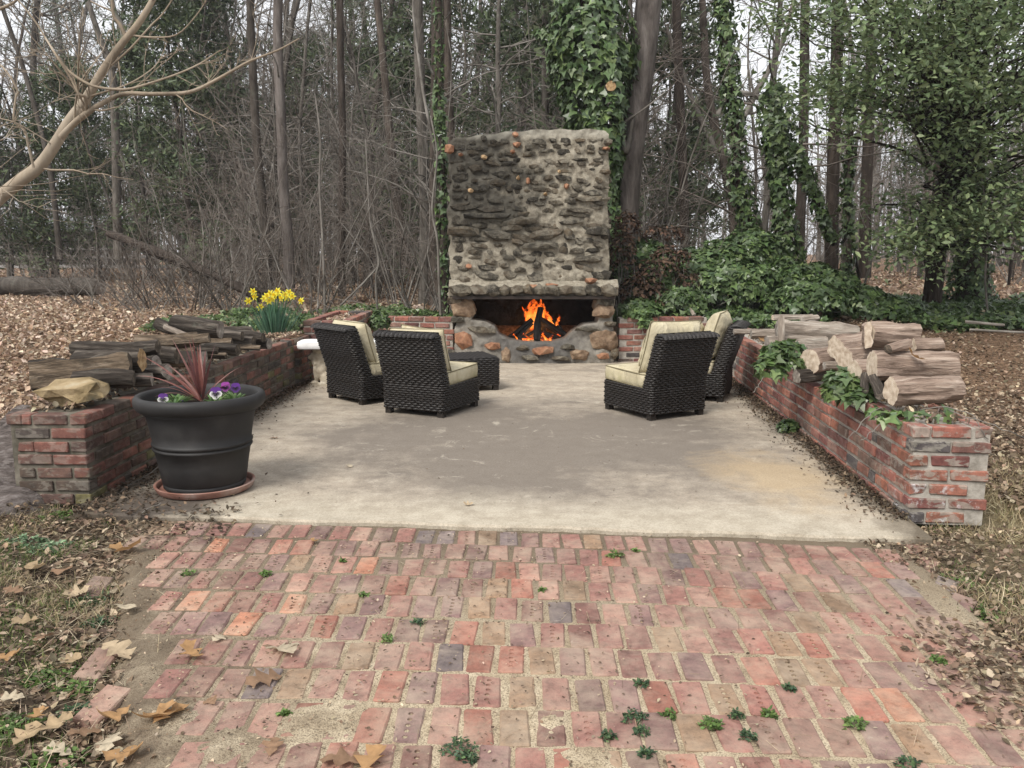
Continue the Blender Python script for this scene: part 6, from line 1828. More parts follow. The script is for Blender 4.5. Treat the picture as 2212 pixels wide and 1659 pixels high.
def mounds_and_ground_ivy():
    def bl(u, v, Y, rx, rz, ry=None): 
        p = at(u, v, Y); return (p[0], p[1], p[2], rx, ry or rx * .8, rz)
    blob_leaves('ivy_mound', 'tall green ivy mound behind the right brick wall', 'ivy',
                [bl(1500, 600, 12.8, .55, .42), bl(1560, 590, 12.8, .5, .5), bl(1620, 580, 13.0, .55, .60), bl(1655, 600, 13.0, .45, .5), bl(1430, 585, 13.0, .35, .3), bl(1600, 620, 12.5, .6, .4), bl(1530, 630, 12.5, .6, .35)], 9500, .105, IVY, 81)
    blob_leaves('ivy_mound', 'lower green ivy mound sloping down to the right of the tall one', 'ivy',
                [bl(1700, 625, 12.6, .45, .42), bl(1755, 625, 12.6, .45, .38), bl(1800, 640, 12.4, .45, .34), bl(1850, 655, 12.4, .5, .26), bl(1740, 655, 12.0, .6, .3), bl(1900, 672, 12.4, .6, .2)], 8200, .105, IVY, 82)
    blob_leaves('ivy_shrub', 'ivy and shrub close to the right side of the fireplace', 'ivy',
                [bl(1395, 560, 12.6, .35, .28), bl(1420, 625, 12.4, .45, .5), bl(1370, 600, 12.6, .28, .3), bl(1380, 672, 11.7, .30, .16), bl(1460, 655, 12.0, .4, .25)], 4800, .095, IVY, 83)
    blob_leaves('dead_leaf_shrub', 'shrub with withered brown leaves right of the fireplace', 'shrub',
                [bl(1345, 560, 12.1, .20, .42, .3), bl(1370, 640, 12.0, .22, .35, .3), bl(1420, 590, 12.0, .35, .22), bl(1450, 560, 12.2, .30, .2), bl(1405, 640, 11.9, .22, .3), bl(1480, 610, 12.1, .2, .2), bl(1355, 500, 12.4, .2, .3), bl(1430, 510, 12.6, .35, .16)], 1900, .075,
                [(.07, .042, .03), (.11, .065, .045), (.05, .032, .026), (.15, .095, .065)], 84, OVAL, OF, 'leaf_dry')
    blob_leaves('ivy_clump', 'small ivy clump hanging over the top of the back wall beside the fireplace', 'ivy', [bl(1385, 680, 11.05, .22, .10, .12), bl(1395, 700, 10.93, .08, .12, .05)], 420, .075, IVY, 85, inner=False)
    blob_leaves('ivy_clump', 'dark ivy tuft growing in the back left corner of the patio', 'ivy', [bl(820, 700, 10.85, .12, .16, .1)], 260, .08, IVY, 86, inner=False)
    blob_leaves('ivy_clump', 'ivy clump spilling over the middle of the right brick wall', 'ivy', [bl(1682, 775, 6.35, .15, .12, .10), bl(1665, 800, 6.2, .11, .12, .08), bl(1705, 765, 6.4, .12, .09, .1), bl(1722, 790, 6.3, .09, .08, .07)], 330, .080, [c for c in IVY[:4]] + [(.09, .15, .05)], 87, inner=False)
    blob_leaves('ivy_clump', 'ivy clump below the pale cut log ends on the right wall', 'ivy', [bl(1835, 850, 5.25, .17, .11, .10), bl(1815, 830, 5.4, .10, .09, .08), bl(1860, 865, 5.1, .10, .07, .06)], 300, .080, [c for c in IVY[:4]] + [(.10, .15, .05)], 88, inner=False)
    blob_leaves('ivy_clump', 'sparse ivy sprig in front of the nearest cedar log', 'ivy', [bl(1935, 905, 4.55, .14, .035, .08), bl(1895, 895, 4.7, .06, .04, .05), bl(2000, 893, 4.5, .16, .015, .08)], 50, .065, [(.10, .17, .05), (.13, .21, .06), (.07, .12, .04)], 89, inner=False)
    blob_leaves('ivy_clump', 'small green weed at the foot of the right wall', 'weed', [bl(1704, 925, 6.55, .08, .07, .06)], 160, .045, IVY, 90, inner=False)
    # ivy carpets
    def carpet(label, name, n, region, size, cols, seed, lift=.10):
        rng = np.random.default_rng(seed); P = []
        while len(P) < n:
            x, y = region(rng)
            if x is None: continue
            P.append((x, y, float(hground(x, y)) + lift * rng.random() + .02))
        P = np.array(P); N = len(P)
        P[:, 2] += .10 * np.clip(snoise(P * np.array([1, 1, 0]), 1.4, 4), -.2, 1)
        nr = rng.normal(size=(N, 3)) * .4 + np.array([0, -.25, 1])
        V, F, C = scatter(IV, IF, P, leaf_rot(N, nr, rng, .1), rng.uniform(.6, 1.25, N) * size, palette(N, cols, rng, .25))
        o = meshobj(name, npmesh(name, V, F, M['leaf_ivy'], False, C)); tag(o, label, kind='stuff')
    def reg_right(rng):
        y = rng.uniform(11.15, 17.5); x = rng.uniform(1.4, .70 * y)
        if mnoise.noise(Vector((x * .5, y * .5, 3))) < -.28 + .10 * max(0, y - 14.5) or (x < 2.6 and y < 11.25): return None, None
        return x, y
    carpet('ivy carpeting the ground beyond the right wall', 'ground_ivy', 30000, reg_right, .085, IVY, 91, .14)
    def reg_left(rng):
        y = rng.uniform(10.2, 13.8); x = rng.uniform(-4.9, -.75)
        if y < 11.3 and x > -2.45: return None, None
        if y < 9.9 and x > -3.3: return None, None
        if mnoise.noise(Vector((x * .7, y * .7, 9))) < -.22 + .22 * max(0, y - 12.6) + .25 * max(0, -x - 3.6): return None, None
        return x, y
    carpet('low ivy on the ground behind the left planters', 'ground_ivy', 13000, reg_left, .065, [(.07, .12, .03), (.10, .16, .045), (.05, .09, .025), (.14, .19, .07)], 92, .08)
mounds_and_ground_ivy()

# ------------------------------------------------------------------ evergreen foliage at the upper right
def evergreen():
    rng = np.random.default_rng(8)
    t = thing('evergreen_tree', (7.15, 14.2, float(hground(7.15, 14.2))), 'broadleaf evergreen tree filling the upper right with hanging leafy boughs', 'tree')
    base = np.array(t.location)
    # lower edge of the foliage as seen: (u, v of lower edge)
    lu = [1600, 1640, 1700, 1760, 1820, 1860, 1900, 1960, 2040, 2100, 2150, 2212, 2400]
    lv = [60, 170, 290, 300, 310, 400, 560, 600, 580, 540, 500, 540, 560]
    cen = []; tries = 0
    while len(cen) < 470 and tries < 20000:
        tries += 1
        u = 1640 + 800 * rng.random(); v = -160 + 740 * rng.random(); Y = rng.uniform(9.6, 13.6)
        if v > np.interp(u, lu, lv): continue
        # open gaps where the sky and the trunks show through
        g = mnoise.noise(Vector((u / 85, v / 70, 4.0))) + .5 * mnoise.noise(Vector((u / 35, v / 35, 8.0)))
        if g < -.02 + .20 * (v > 240) * (u < 1960): continue
        if 1850 < u < 2080 and 330 < v < 430 and rng.random() < .6: continue
        cen.append(at(u, v, Y))
    cen = np.array(cen); per = 66; N = len(cen) * per
    d = rng.normal(size=(N, 3)); P = np.repeat(cen, per, 0) + d * np.array([.30, .30, .13]) * .9
    P[:, 2] -= .25 * (((d[:, :2] * .3) ** 2).sum(1))
    nr = rng.normal(size=(N, 3)) * .5 + np.array([0, -.35, 1.0])
    V, F, C = scatter(OVAL, OF, P - base, leaf_rot(N, nr, rng, .15), rng.uniform(.55, 1.25, N) * .088, palette(N, [(.125, .175, .075), (.16, .21, .095), (.095, .14, .062), (.22, .27, .13), (.145, .195, .09)], rng, .2))
    meshobj('foliage', npmesh('foliage', V, F, M['leaf'], False, C), t)
    T = Tubes(); tr = Tubes()
    Pt, d_ = grow(rng, (0, 0, -.1), (.05, 0, 1), 8.5, 12, .05, .02); Rt = .16 * np.linspace(1, .3, 13); tr.add(Pt, Rt, 10)
    meshobj('trunk', tr.mesh('trunk', M['bark_dark']), t)
    sel = rng.choice(len(cen), 230, replace=False)
    for i in sel:
        c = cen[i] - base; f = min(.98, max(.12, (c[2] + .3) / 8.5 * .8)); p, r, dd = interp(Pt, Rt, f)
        m1 = p + (c - p) * .35 + rng.normal(size=3) * .18 + np.array([0, 0, .25]); m2 = p + (c - p) * .7 + rng.normal(size=3) * .18 + np.array([0, 0, .25])
        T.add(np.array([p, m1, m2, c]), [.035, .022, .013, .004], 4)
    meshobj('crown', T.mesh('crown', M['bark_dark']), t)
evergreen()

# ------------------------------------------------------------------ things on the forest floor
def far_things():
    def lg(name, label, u0, v0, u1, v1, Y0, Y1, r, mats, seed, cat='log'):
        a = Vector(at(u0, v0, Y0)); b = Vector(at(u1, v1, Y1)); d = b - a
        me = log_mesh(d.length, r, seed, [M[k] for k in mats], 'round', 14, 22, .85, .12)
        return tag(meshobj(name, me, None, (a + b) / 2, d.to_track_quat('X', 'Z').to_euler()), label, cat)
    lg('fallen_log', 'thick mossy fallen trunk lying across the leaf-strewn yard at far left', -160, 614, 215, 620, 19, 18, .215, ('bark', 'end_grey'), 301)
    lg('fallen_log', 'dark rotten trunk leaning down through the thicket on the left', 235, 505, 560, 645, 15.5, 13.2, .072, ('bark_dark', 'end_dark'), 302)
    lg('fallen_log', 'second dark trunk leaning beside the rotten one in the thicket', 270, 520, 600, 640, 16.3, 13.6, .05, ('bark_dark', 'end_dark'), 303)
    lg('fallen_branch', 'pale branch lying on the ivy at the far right', 2095, 712, 2260, 720, 9.8, 9.6, .014, ('twig', 'end_cedar'), 304, 'branch')
    lg('fallen_branch', 'short whitish branch in the ivy behind the right end of the firewood', 2085, 695, 2170, 702, 10.4, 10.2, .02, ('twig', 'end_cedar'), 305, 'branch')
    lg('fallen_branch', 'grey stick standing out of the ivy above the back wall', 1485, 655, 1500, 682, 11.9, 11.6, .03, ('log_grey', 'end_grey'), 306, 'branch')
    lg('fallen_log', 'pale barked log lying in the woods left of the fireplace', 860, 572, 930, 579, 26, 27, .12, ('log_grey', 'end_grey'), 307)
    lg('fallen_branch', 'broken stick leaning in the undergrowth between daffodils and fireplace', 735, 660, 820, 572, 13.0, 13.6, .016, ('twig', 'end_grey'), 308, 'branch')
    for k, (u, v0, v1, Y, du, lb) in enumerate(((1858, 606, 508, 15.8, -17, 'black metal post leaning left among the tree trunks'), (2008, 612, 530, 16.5, -14, 'second black metal post leaning near the dark right trunk'), (1607, 530, 497, 15, 0, 'short black post standing behind the ivy mound'), (2178, 610, 560, 17, 6, 'rusty post at the far right edge of the woods'))):
        a = Vector(at(u, v0 + 6, Y)); b = Vector(at(u + du, v1, Y)); d = b - a
        mb = MB().box((0, 0, 0), (.07, .012, d.length)); mb.box((0, -.02, 0), (.012, .035, d.length * .98)); mb.box((0, -.012, d.length * .5 - .04), (.085, .02, .05))
        o = mb.build('metal_post', M['iron'], None, tuple((a + b) / 2), d.to_track_quat('Z', 'Y').to_euler(), smooth=False); tag(o, lb, 'post')
    # old rail fence and sheds glimpsed through the thicket on the left
    wm = m_simple('weathered boards', [(.09, .08, .075), (.22, .21, .20), (.36, .35, .34)], 6, .9, .2, .2)
    t = thing('rail_fence', (-24, 36, float(hground(-24, 36))), 'pale weathered rail fence seen through the twigs at far left', 'fence')
    for i in range(9): MB().box((-9 + i * 2.6, 0, .6), (.13, .13, 1.35)).build('post', wm, t, smooth=False)
    for i in range(8):
        for z in (.35, .75, 1.12): MB().box((-9 + i * 2.6 + 1.3, -.09, z + .02 * math.sin(i * 3 + z)), (2.62, .04, .13)).build('rail', wm, t, smooth=False)
    dm = m_simple('dark shed boards', [(.03, .027, .025), (.06, .055, .05)], 4, .9, .2, .3)
    rm = m_simple('shed roof', [(.16, .17, .18), (.28, .30, .32)], 4, .8, .2, .2)
    t = thing('shed', (-27, 45, float(hground(-27, 45))), 'low dark shed with a grey roof beyond the fence at far left', 'shed')
    for i in range(16): MB().box((-4.1 + i * .547, 0, 1.0), (.53, .08 + .02 * (i % 2), 2.0)).build('board', dm, t, smooth=False)
    MB().box((0, 1.6, 1.0), (8.7, 3.1, 2.0)).build('wall', dm, t, smooth=False)
    mb = MB(); mb.add([(-4.8, -.4, 1.95), (4.8, -.4, 1.95), (4.8, 1.6, 2.75), (-4.8, 1.6, 2.75), (4.8, 3.6, 1.95), (-4.8, 3.6, 1.95), (-4.8, -.4, 1.88), (4.8, -.4, 1.88)], [(0, 1, 2, 3), (3, 2, 4, 5), (6, 7, 1, 0)]); mb.build('roof', rm, t, smooth=False)
    # heap of old garden netting behind the left wall
    nm = m_simple('garden netting', [(.06, .05, .045), (.15, .125, .115), (.28, .25, .235)], 16, .9, .2, 1.0, .03, stretch=(.6, 1.8, 2.2))
    def heap(label, u, v, Y, sx, sy, sz, seed):
        n = 34; V = []
        for i in range(n):
            for j in range(n):
                a = i / (n - 1) * 2 - 1; b = j / (n - 1) * 2 - 1; r = math.sqrt(a * a + b * b)
                h = max(0, 1 - r * r) ** .6 * (1 + .45 * mnoise.noise(Vector((a * 2 + seed, b * 2, 0)))) + .12 * mnoise.noise(Vector((a * 4 + seed, b * 13, 2)))
                V.append((a * sx, b * sy, max(h, -.05) * sz))
        p = at(u, v, Y)
        o = MB().add(V, [(i * n + j, (i + 1) * n + j, (i + 1) * n + j + 1, i * n + j + 1) for i in range(n - 1) for j in range(n - 1)]).build('netting_heap', nm, None, (p[0], p[1], float(hground(p[0], p[1])) - .02), (0, 0, .3)); tag(o, label, 'netting')
    heap('crumpled grey garden netting heaped behind the left wall end', 20, 870, 5.35, .55, .40, .40, 2)
    heap('lower fold of pale netting at the left edge beside the wall end', -20, 960, 4.75, .38, .3, .2, 7)
far_things()

# ------------------------------------------------------------------ leaf litter, grass, weeds
LITTER = [(.42, .29, .20), (.52, .38, .27), (.30, .20, .135), (.60, .47, .36), (.21, .14, .10), (.47, .35, .26), (.66, .55, .43)]
DARKL = [(.20, .14, .095), (.29, .205, .14), (.12, .085, .06), (.40, .31, .22), (.48, .39, .28), (.17, .12, .085)]
LF_V = np.array([(0, 0, 0), (-.30, .35, .12), (-.20, .72, .10), (0, 1.0, .05), (.22, .70, .14), (.30, .32, .10)])
LF_F = [(0, 1, 2, 3), (0, 3, 4, 5)]
def litter(name, label, P, size, cols, seed, tilt=.45, tv=LF_V, tf=LF_F, mat='leaf_dry'):
    rng = np.random.default_rng(seed); N = len(P)
    nr = rng.normal(size=(N, 3)) * tilt + np.array([0, 0, 1.0])
    S = rng.uniform(.5, 1.3, N)[:, None] * size * np.stack([rng.uniform(.6, 1.3, N), np.ones(N), rng.uniform(.3, 2.0, N)], -1)
    V, F, C = scatter(tv, tf, P, rots(N, nr, rng), S, palette(N, cols, rng, .25))
    o = meshobj(name, npmesh(name, V, F, M[mat], False, C)); return tag(o, label, kind='stuff')
def pts_where(rng, n, fx, extra=0.02):
    out = []
    while sum(len(a) for a in out) < n:
        x, y = fx(rng, 4000); ok = ~np.isnan(x)
        x, y = x[ok], y[ok]; z = hground(x, y) + extra * rng.random(len(x)) + .004
        out.append(np.stack([x, y, z], -1))
    return np.concatenate(out)[:n]
def all_litter():
    rng = np.random.default_rng(17)
    def yard_left(r, n):
        y = 4.9 + 17 * r.random(n) ** 1.15; x = r.uniform(-.75, 0, n) * y - 1.0
        bad = (x > -2.95) & (y < 9.9) | (x > -2.6) & (y < 12.2) | (x > -3.05)&(y<6)
        x[bad] = np.nan; return x, y
    litter('fallen_leaves', 'thick brown leaf litter covering the yard left of the patio', pts_where(rng, 76000, yard_left, .05), .066, LITTER, 1, .5)
    def floor_far(r, n):
        y = 12 + 34 * r.random(n) ** 1.2; x = r.uniform(-.70, .74, n) * y
        bad = (x < -.3 * y) & (y < 20) | (abs(x) < 2.7) & (y < 12.3); x[bad] = np.nan; return x, y
    litter('fallen_leaves', 'brown leaf litter on the floor of the woods', pts_where(rng, 42000, floor_far, .05), .13, [tuple(c * .8 for c in k) for k in LITTER], 2, .5)
    def right_yard(r, n):
        y = 3.6 + 9.5 * r.random(n); x = 2.62 + .04 * y + r.exponential(1.6, n) + .1
        bad = (x > .8 * y + 1) | ((y < 4.4) & (r.random(n) < .55)); x[bad] = np.nan; return x, y
    litter('fallen_leaves', 'brown leaves and shreds on the ground right of the right wall', pts_where(rng, 30000, right_yard, .04), .044, DARKL, 3, .45)
    def near_left(r, n):
        y = r.uniform(1.7, 4.75, n); ed = -1.50 - .47 * (y - 3.12); x = ed - r.exponential(.6, n) + .24
        bad = (y > 4.45) & (x > -2.95) & (x < -2.45); x[bad] = np.nan; x[x < -4.4] = np.nan; return x, y
    litter('fallen_leaves', 'small brown leaves and shreds on the soil left of the brick path', pts_where(rng, 6500, near_left, .015), .038, DARKL, 4, .32)
    def near_right(r, n):
        y = r.uniform(1.8, 4.3, n); ed = 1.88 + .05 * (y - 3.1); x = ed + r.exponential(.45, n) - .14
        x[x > 4] = np.nan; return x, y
    litter('fallen_leaves', 'small leaf shreds on the soil right of the brick path', pts_where(rng, 6500, near_right, .03), .030, DARKL, 5, .5)
    NV0 = np.array([(0, -.014, 0), (1, -.008, .05), (1, .008, .05), (0, .014, 0)])
    litter('straw', 'dry straw and stalks lying on the soil left of the brick path', pts_where(rng, 5200, near_left, .02), .085, [(.46, .38, .26), (.36, .28, .19), (.55, .47, .34), (.26, .19, .13)], 24, .16, NV0, [(0, 1, 2, 3)])
    litter('straw', 'dry straw and stalks lying on the soil right of the brick path', pts_where(rng, 3200, near_right, .02), .075, [(.46, .38, .26), (.36, .28, .19), (.55, .47, .34), (.26, .19, .13)], 25, .16, NV0, [(0, 1, 2, 3)])
    # drift of brown leaves at the right edge of the path
    P = np.stack([1.62 + rng.normal(size=1500) * .17 + .15, 2.62 + rng.normal(size=1500) * .22, np.zeros(1500)], -1); P[:, 2] = PZ + .004 + .018 * rng.random(1500) * np.exp(-((P[:, 0] - 1.8) ** 2 + (P[:, 1] - 2.6) ** 2) * 5)
    P = P[P[:, 0] > 1.42]
    litter('leaf_drift', 'drift of shrivelled brown leaves on the right edge of the brick path', P, .030, DARKL, 6, .4)
    # crumbs in the joints and on the path
    n = 9000; x = rng.uniform(-1.95, 1.95, n); y = 1.95 + 2.3 * rng.random(n); keep = rng.random(n) < np.clip(.75 - .28 * (x + 1.2), .12, 1)
    x, y = x[keep], y[keep]; P = np.stack([x, y, PZ + .003 + .004 * rng.random(len(x)) + np.maximum(mound(x, y) - .008, 0)], -1)
    litter('debris', 'tiny leaf crumbs scattered over the brick path', P, .013, DARKL, 7, .3)
    # dry pine needles and straws on the path
    NV = np.array([(0, -.012, 0), (1, -.006, .03), (1, .006, .03), (0, .012, 0)])
    n = 520; x = rng.uniform(-1.9, 1.9, n); y = 1.9 + 2.4 * rng.random(n); P = np.stack([x, y, np.full(n, PZ + .006)], -1)
    litter('straw', 'dry pine needles and stalks on the brick path', P, .07, [(.30, .22, .14), (.20, .14, .09), (.42, .34, .23)], 8, .12, NV, [(0, 1, 2, 3)])
    # crumbs on the slab
    n = 420; x = rng.uniform(-2.2, 2.1, n); y = rng.uniform(4.5, 10.6, n); P = np.stack([x, y, np.full(n, .003)], -1)
    litter('debris', 'tiny dark crumbs scattered over the concrete slab', P, .013, DARKL[:3], 9, .2)
    # soil and leaf crumbs along the foot of the right wall and in the left corner
    n = 5200; y = rng.uniform(4.3, 9.6, n); x = 2.14 + (y - 4.33) * .0765 - rng.exponential(.055, n); P = np.stack([x, y, .002 + .03 * rng.random(n) * np.exp(-(2.14 + (y - 4.33) * .0765 - x) * 12)], -1)
    litter('debris', 'dark soil and leaf crumbs along the foot of the right wall', P, .024, [(.09, .065, .045), (.14, .10, .07), (.06, .045, .033), (.22, .16, .11)], 10, .6)
    n = 4200; y = rng.uniform(4.35, 9.4, n); x = -2.44 + (y - 4.66) * .02 + rng.exponential(.06, n) * (1 + 2.0 * (y < 5.2)); P = np.stack([x, y, .002 + .015 * rng.random(n)], -1)
    litter('debris', 'dark leaf crumbs along the foot of the left wall', P, .024, [(.08, .06, .042), (.13, .09, .065), (.06, .045, .033), (.20, .14, .10)], 11, .5)
    n = 800; x = rng.uniform(-2.9, -1.5, n); y = 4.30 - .10 * (x + 1.6) + rng.normal(size=n) * .13; P = np.stack([x, y, np.where(y > slab_front(x) - .02, .004, -.03) + .02 * rng.random(n)], -1)
    litter('debris', 'dark leaf mould around the near left corner of the slab', P, .030, [(.08, .06, .042), (.20, .14, .10), (.09, .07, .05), (.30, .22, .15)], 12, .4)
    # debris on the tops of the walls
    n = 1500; y = rng.uniform(4.38, 9.2, n); x = 2.14 + (y - 4.33) * .0765 + rng.uniform(.10, .33, n); P = np.stack([x, y, 7 * CP - .03 - .004 + .035 * rng.random(n)], -1)
    litter('fallen_leaves', 'dry leaves caught among the logs on top of the right wall', P, .042, DARKL + [(.45, .38, .30)], 13, .7)
    n = 1500; y = rng.uniform(4.75, 8.9, n); x = -2.45 + (y - 4.66) * .02 - rng.uniform(.10, .42, n); P = np.stack([x, y, 7 * CP - .03 - .004 + .03 * rng.random(n)], -1)
    litter('fallen_leaves', 'bark crumbs and leaves among the logs on top of the left wall', P, .04, DARKL, 14, .7)
    P = np.stack([rng.uniform(-2.30, -1.98, 700), rng.uniform(9.62, 11.1, 700), np.full(700, .60) + .03 * rng.random(700)], -1)
    litter('fallen_leaves', 'dry brown leaves filling the open corner planter', P, .045, LITTER, 15, .5)
    P = np.stack([rng.uniform(-3.1, -2.4, 700), rng.uniform(9.08, 9.6, 700), np.full(700, .525) + .02 * rng.random(700)], -1)
    litter('fallen_leaves', 'dry leaves on the soil round the daffodils', P, .04, LITTER, 16, .5)
all_litter()

def grasses():
    rng = np.random.default_rng(23)
    # bent straw blades: three-station ribbon
    GV = np.array([(-.03, 0, 0), (.03, 0, 0), (-.022, .10, .55), (.022, .10, .55), (0, .5, .95)])
    GF = [(0, 1, 3, 2), (2, 3, 4, 4)]
    def blades(name, label, P, h, cols, seed, lay=.5, w_=1.0):
        r = np.random.default_rng(seed); N = len(P)
        nr = r.normal(size=(N, 3)) * lay + np.array([0, 0, 1.0])
        S = r.uniform(.5, 1.3, N)[:, None] * h * np.array([w_, 1, 1])
        tf = np.array([(0, 1, 3), (0, 3, 2), (2, 3, 4)])
        V, F, C = scatter(GV, tf, P, rots(N, nr, r), S, palette(N, cols, r, .2))
        o = meshobj(name, npmesh(name, V, F, M['leaf_dry'], False, C)); return tag(o, label, kind='stuff')
    STRAW = [(.46, .38, .23), (.36, .29, .17), (.55, .47, .31), (.28, .22, .13)]; GRN = [(.09, .14, .035), (.13, .19, .05), (.20, .24, .08), (.06, .10, .03)]
    def region(n, f):
        out = []
        while len(out) < n:
            x, y = f()
            if x is not None: out.append((x, y, float(hground(x, y)) + .002))
        return np.array(out)
    def right():
        y = rng.uniform(1.9, 5.6); x = 1.95 + abs(rng.normal()) * 1.0 + (.75 if y > 4.3 else 0)
        if x > .72 * y + 1.2 or mnoise.noise(Vector((x * 1.2, y * 1.2, 0))) < -.15: return None, None
        return x, y
    blades('dry_grass', 'straw-coloured dormant grass right of the brick path', region(11000, right), .075, STRAW, 1, .9, .9)
    def left():
        y = rng.uniform(1.7, 4.7); x = -1.55 - .47 * (y - 3.12) - abs(rng.normal()) * .9
        if x < -4 or mnoise.noise(Vector((x * 1.6, y * 1.6, 5))) < .02: return None, None
        return x, y
    blades('dry_grass', 'patches of dormant straw grass left of the brick path', region(6000, left), .06, STRAW, 2, 1.0, .8)
    def gl():
        y = rng.uniform(1.7, 4.9); x = -1.60 - .47 * (y - 3.12) - abs(rng.normal()) * .9
        if x < -4.2 or mnoise.noise(Vector((x * 2.2, y * 2.2, 15))) < .06: return None, None
        return x, y
    blades('green_grass', 'thin green grass sprouting left of the brick path', region(7000, gl), .045, GRN, 3, .7, 1.0)
    def gr():
        y = rng.uniform(2.0, 4.6); x = 1.98 + abs(rng.normal()) * .7
        if x > 4.2 or mnoise.noise(Vector((x * 2.2, y * 2.2, 25))) < .14: return None, None
        return x, y
    blades('green_grass', 'thin green grass sprouting right of the brick path', region(3000, gr), .045, GRN, 4, .7, 1.0)
    def lw_():
        y = rng.uniform(4.8, 6.2); x = rng.uniform(-4.2, -3.0)
        return x, y
    # leafy weeds
    def weed(name, label, c, r, n, col, seed, size=.016, group=None, h=.03):
        rg = np.random.default_rng(seed)
        a = rg.uniform(0, 2 * PI, n); q = r * np.sqrt(rg.random(n)); hh = h * (1 - (q / r) ** 2) * rg.random(n)
        P = np.stack([q * np.cos(a), q * np.sin(a) * .8, hh + .003], -1); P[:, 0] += .2 * r * np.sin(a * 3)
        nr = rg.normal(size=(n, 3)) * .45 + np.array([0, -.1, 1.0])
        V, F, C = scatter(OVAL, OF, P, rots(n, nr, rg), rg.uniform(.4, 1.5, n) * size, palette(n, col, rg, .28))
        o = meshobj(name, npmesh(name, V, F, M['leaf'], False, C), None, c); return tag(o, label, 'weed', group)
    DG = [(.045, .085, .045), (.06, .11, .05), (.09, .15, .06)]; LG = [(.12, .20, .05), (.09, .15, .04), (.16, .24, .07)]
    G = 'weeds growing in the joints of the brick path'
    spots = [((1386, 1478), .035, DG, 'round dark weed tuft between bricks below the middle of the path'), ((1371, 1553), .055, DG, 'largest dark weed tuft right of centre on the brick path'), ((1386, 1582), .035, DG, 'dark weed tuft touching the largest one from below'), ((1313, 1593), .035, DG, 'dark weed tuft left of the largest one'), ((1396, 1630), .035, DG, 'small dark weed near the bottom edge right of centre'),
             ((1591, 1548), .035, DG, 'dark weed at the corner of a bright orange brick'), ((1616, 1592), .040, DG, 'dark weed tuft below the bright orange brick'), ((1663, 1545), .035, LG, 'light green weed between the orange brick and a dark brick'), ((1328, 1200), .055, LG, 'light green weed near the front of the concrete slab'), ((1373, 1191), .025, LG, 'tiny light green sprig beside the larger light green weed'),
             ((1536, 1568), .05, LG, 'creeping light green weed along a joint right of centre'), ((1446, 1545), .03, LG, 'small creeping weed right of the largest tuft'), ((1846, 1567), .05, LG, 'light green weed under the blue-black brick'), ((1706, 1488), .03, DG, 'small weed above the two dark bricks at right'), ((2026, 1428), .04, LG, 'weed tuft near the right end of the path'),
             ((405, 1240), .04, LG, 'small weed near the upper left corner of the path'), ((575, 1240), .04, LG, 'weed in the second row left of centre'), ((785, 1285), .025, LG, 'tiny weed in the third row left of centre'), ((902, 1345), .035, DG, 'dark star-shaped weed left of the middle of the path'), ((835, 1382), .03, LG, 'small weed below the dark star-shaped one'),
             ((992, 1622), .075, DG, 'broad dark weed mat at the bottom middle of the path'), ((1010, 1640), .04, DG, 'dark offshoot of the broad weed mat'), ((615, 1542), .02, LG, 'tiny sprout in the drifted sand'), ((740, 1212), .02, LG, 'tiny sprout in the second row'), ((1960, 1652), .05, DG, 'dark weed at the bottom edge far right of the path'), ((1170, 1275), .02, LG, 'tiny sprig at the centre of the path')]
    for k, ((u, v), r, c, lb) in enumerate(spots):
        p = atz(u, v, PZ); weed('weed', lb, (p[0], p[1], PZ - .002), r * .66, int(24 + r * 2000), c, 200 + k, .013 if c is DG else .015, G, r * .55)
    SG = [(.16, .25, .14), (.12, .20, .10), (.22, .32, .18)]
    for k, (u, v, r, c, lb) in enumerate(((50, 1172, .10, SG, 'grey-green feathery weed patch at far left below the wall'), (110, 1185, .10, SG, 'grey-green feathery weed patch right of its twin'), (135, 1118, .13, LG, 'bright green weed mat in front of the left wall end'), (195, 1290, .09, DG, 'dark green weed patch left of the path edge'),
                                           (215, 1340, .07, DG, 'small dark weed patch by the loose edging bricks'), (110, 1455, .09, LG, 'clover patch at left below the oak leaves'), (165, 1480, .07, LG, 'clover patch right of its neighbour at lower left'), (20, 1560, .10, LG, 'clover patch at the lower left edge'), (180, 1530, .08, DG, 'dark clover patch by the pale oak leaf'), (130, 1630, .08, LG, 'clover patch at the bottom left corner'),
                                           (2060, 1255, .10, LG, 'green weed patch right of the path beside the edging bricks'), (2110, 1320, .14, LG, 'long green weed patch at the right edge'), (2170, 1440, .08, LG, 'green weed tuft above the leaf drift'))):
        p = atz(u, v, -.05); weed('weed_patch', lb, (p[0], p[1], float(hground(p[0], p[1]))), r, int(380 * r / .1), c, 300 + k, .02, 'weed patches beside the path', .035)
grasses()

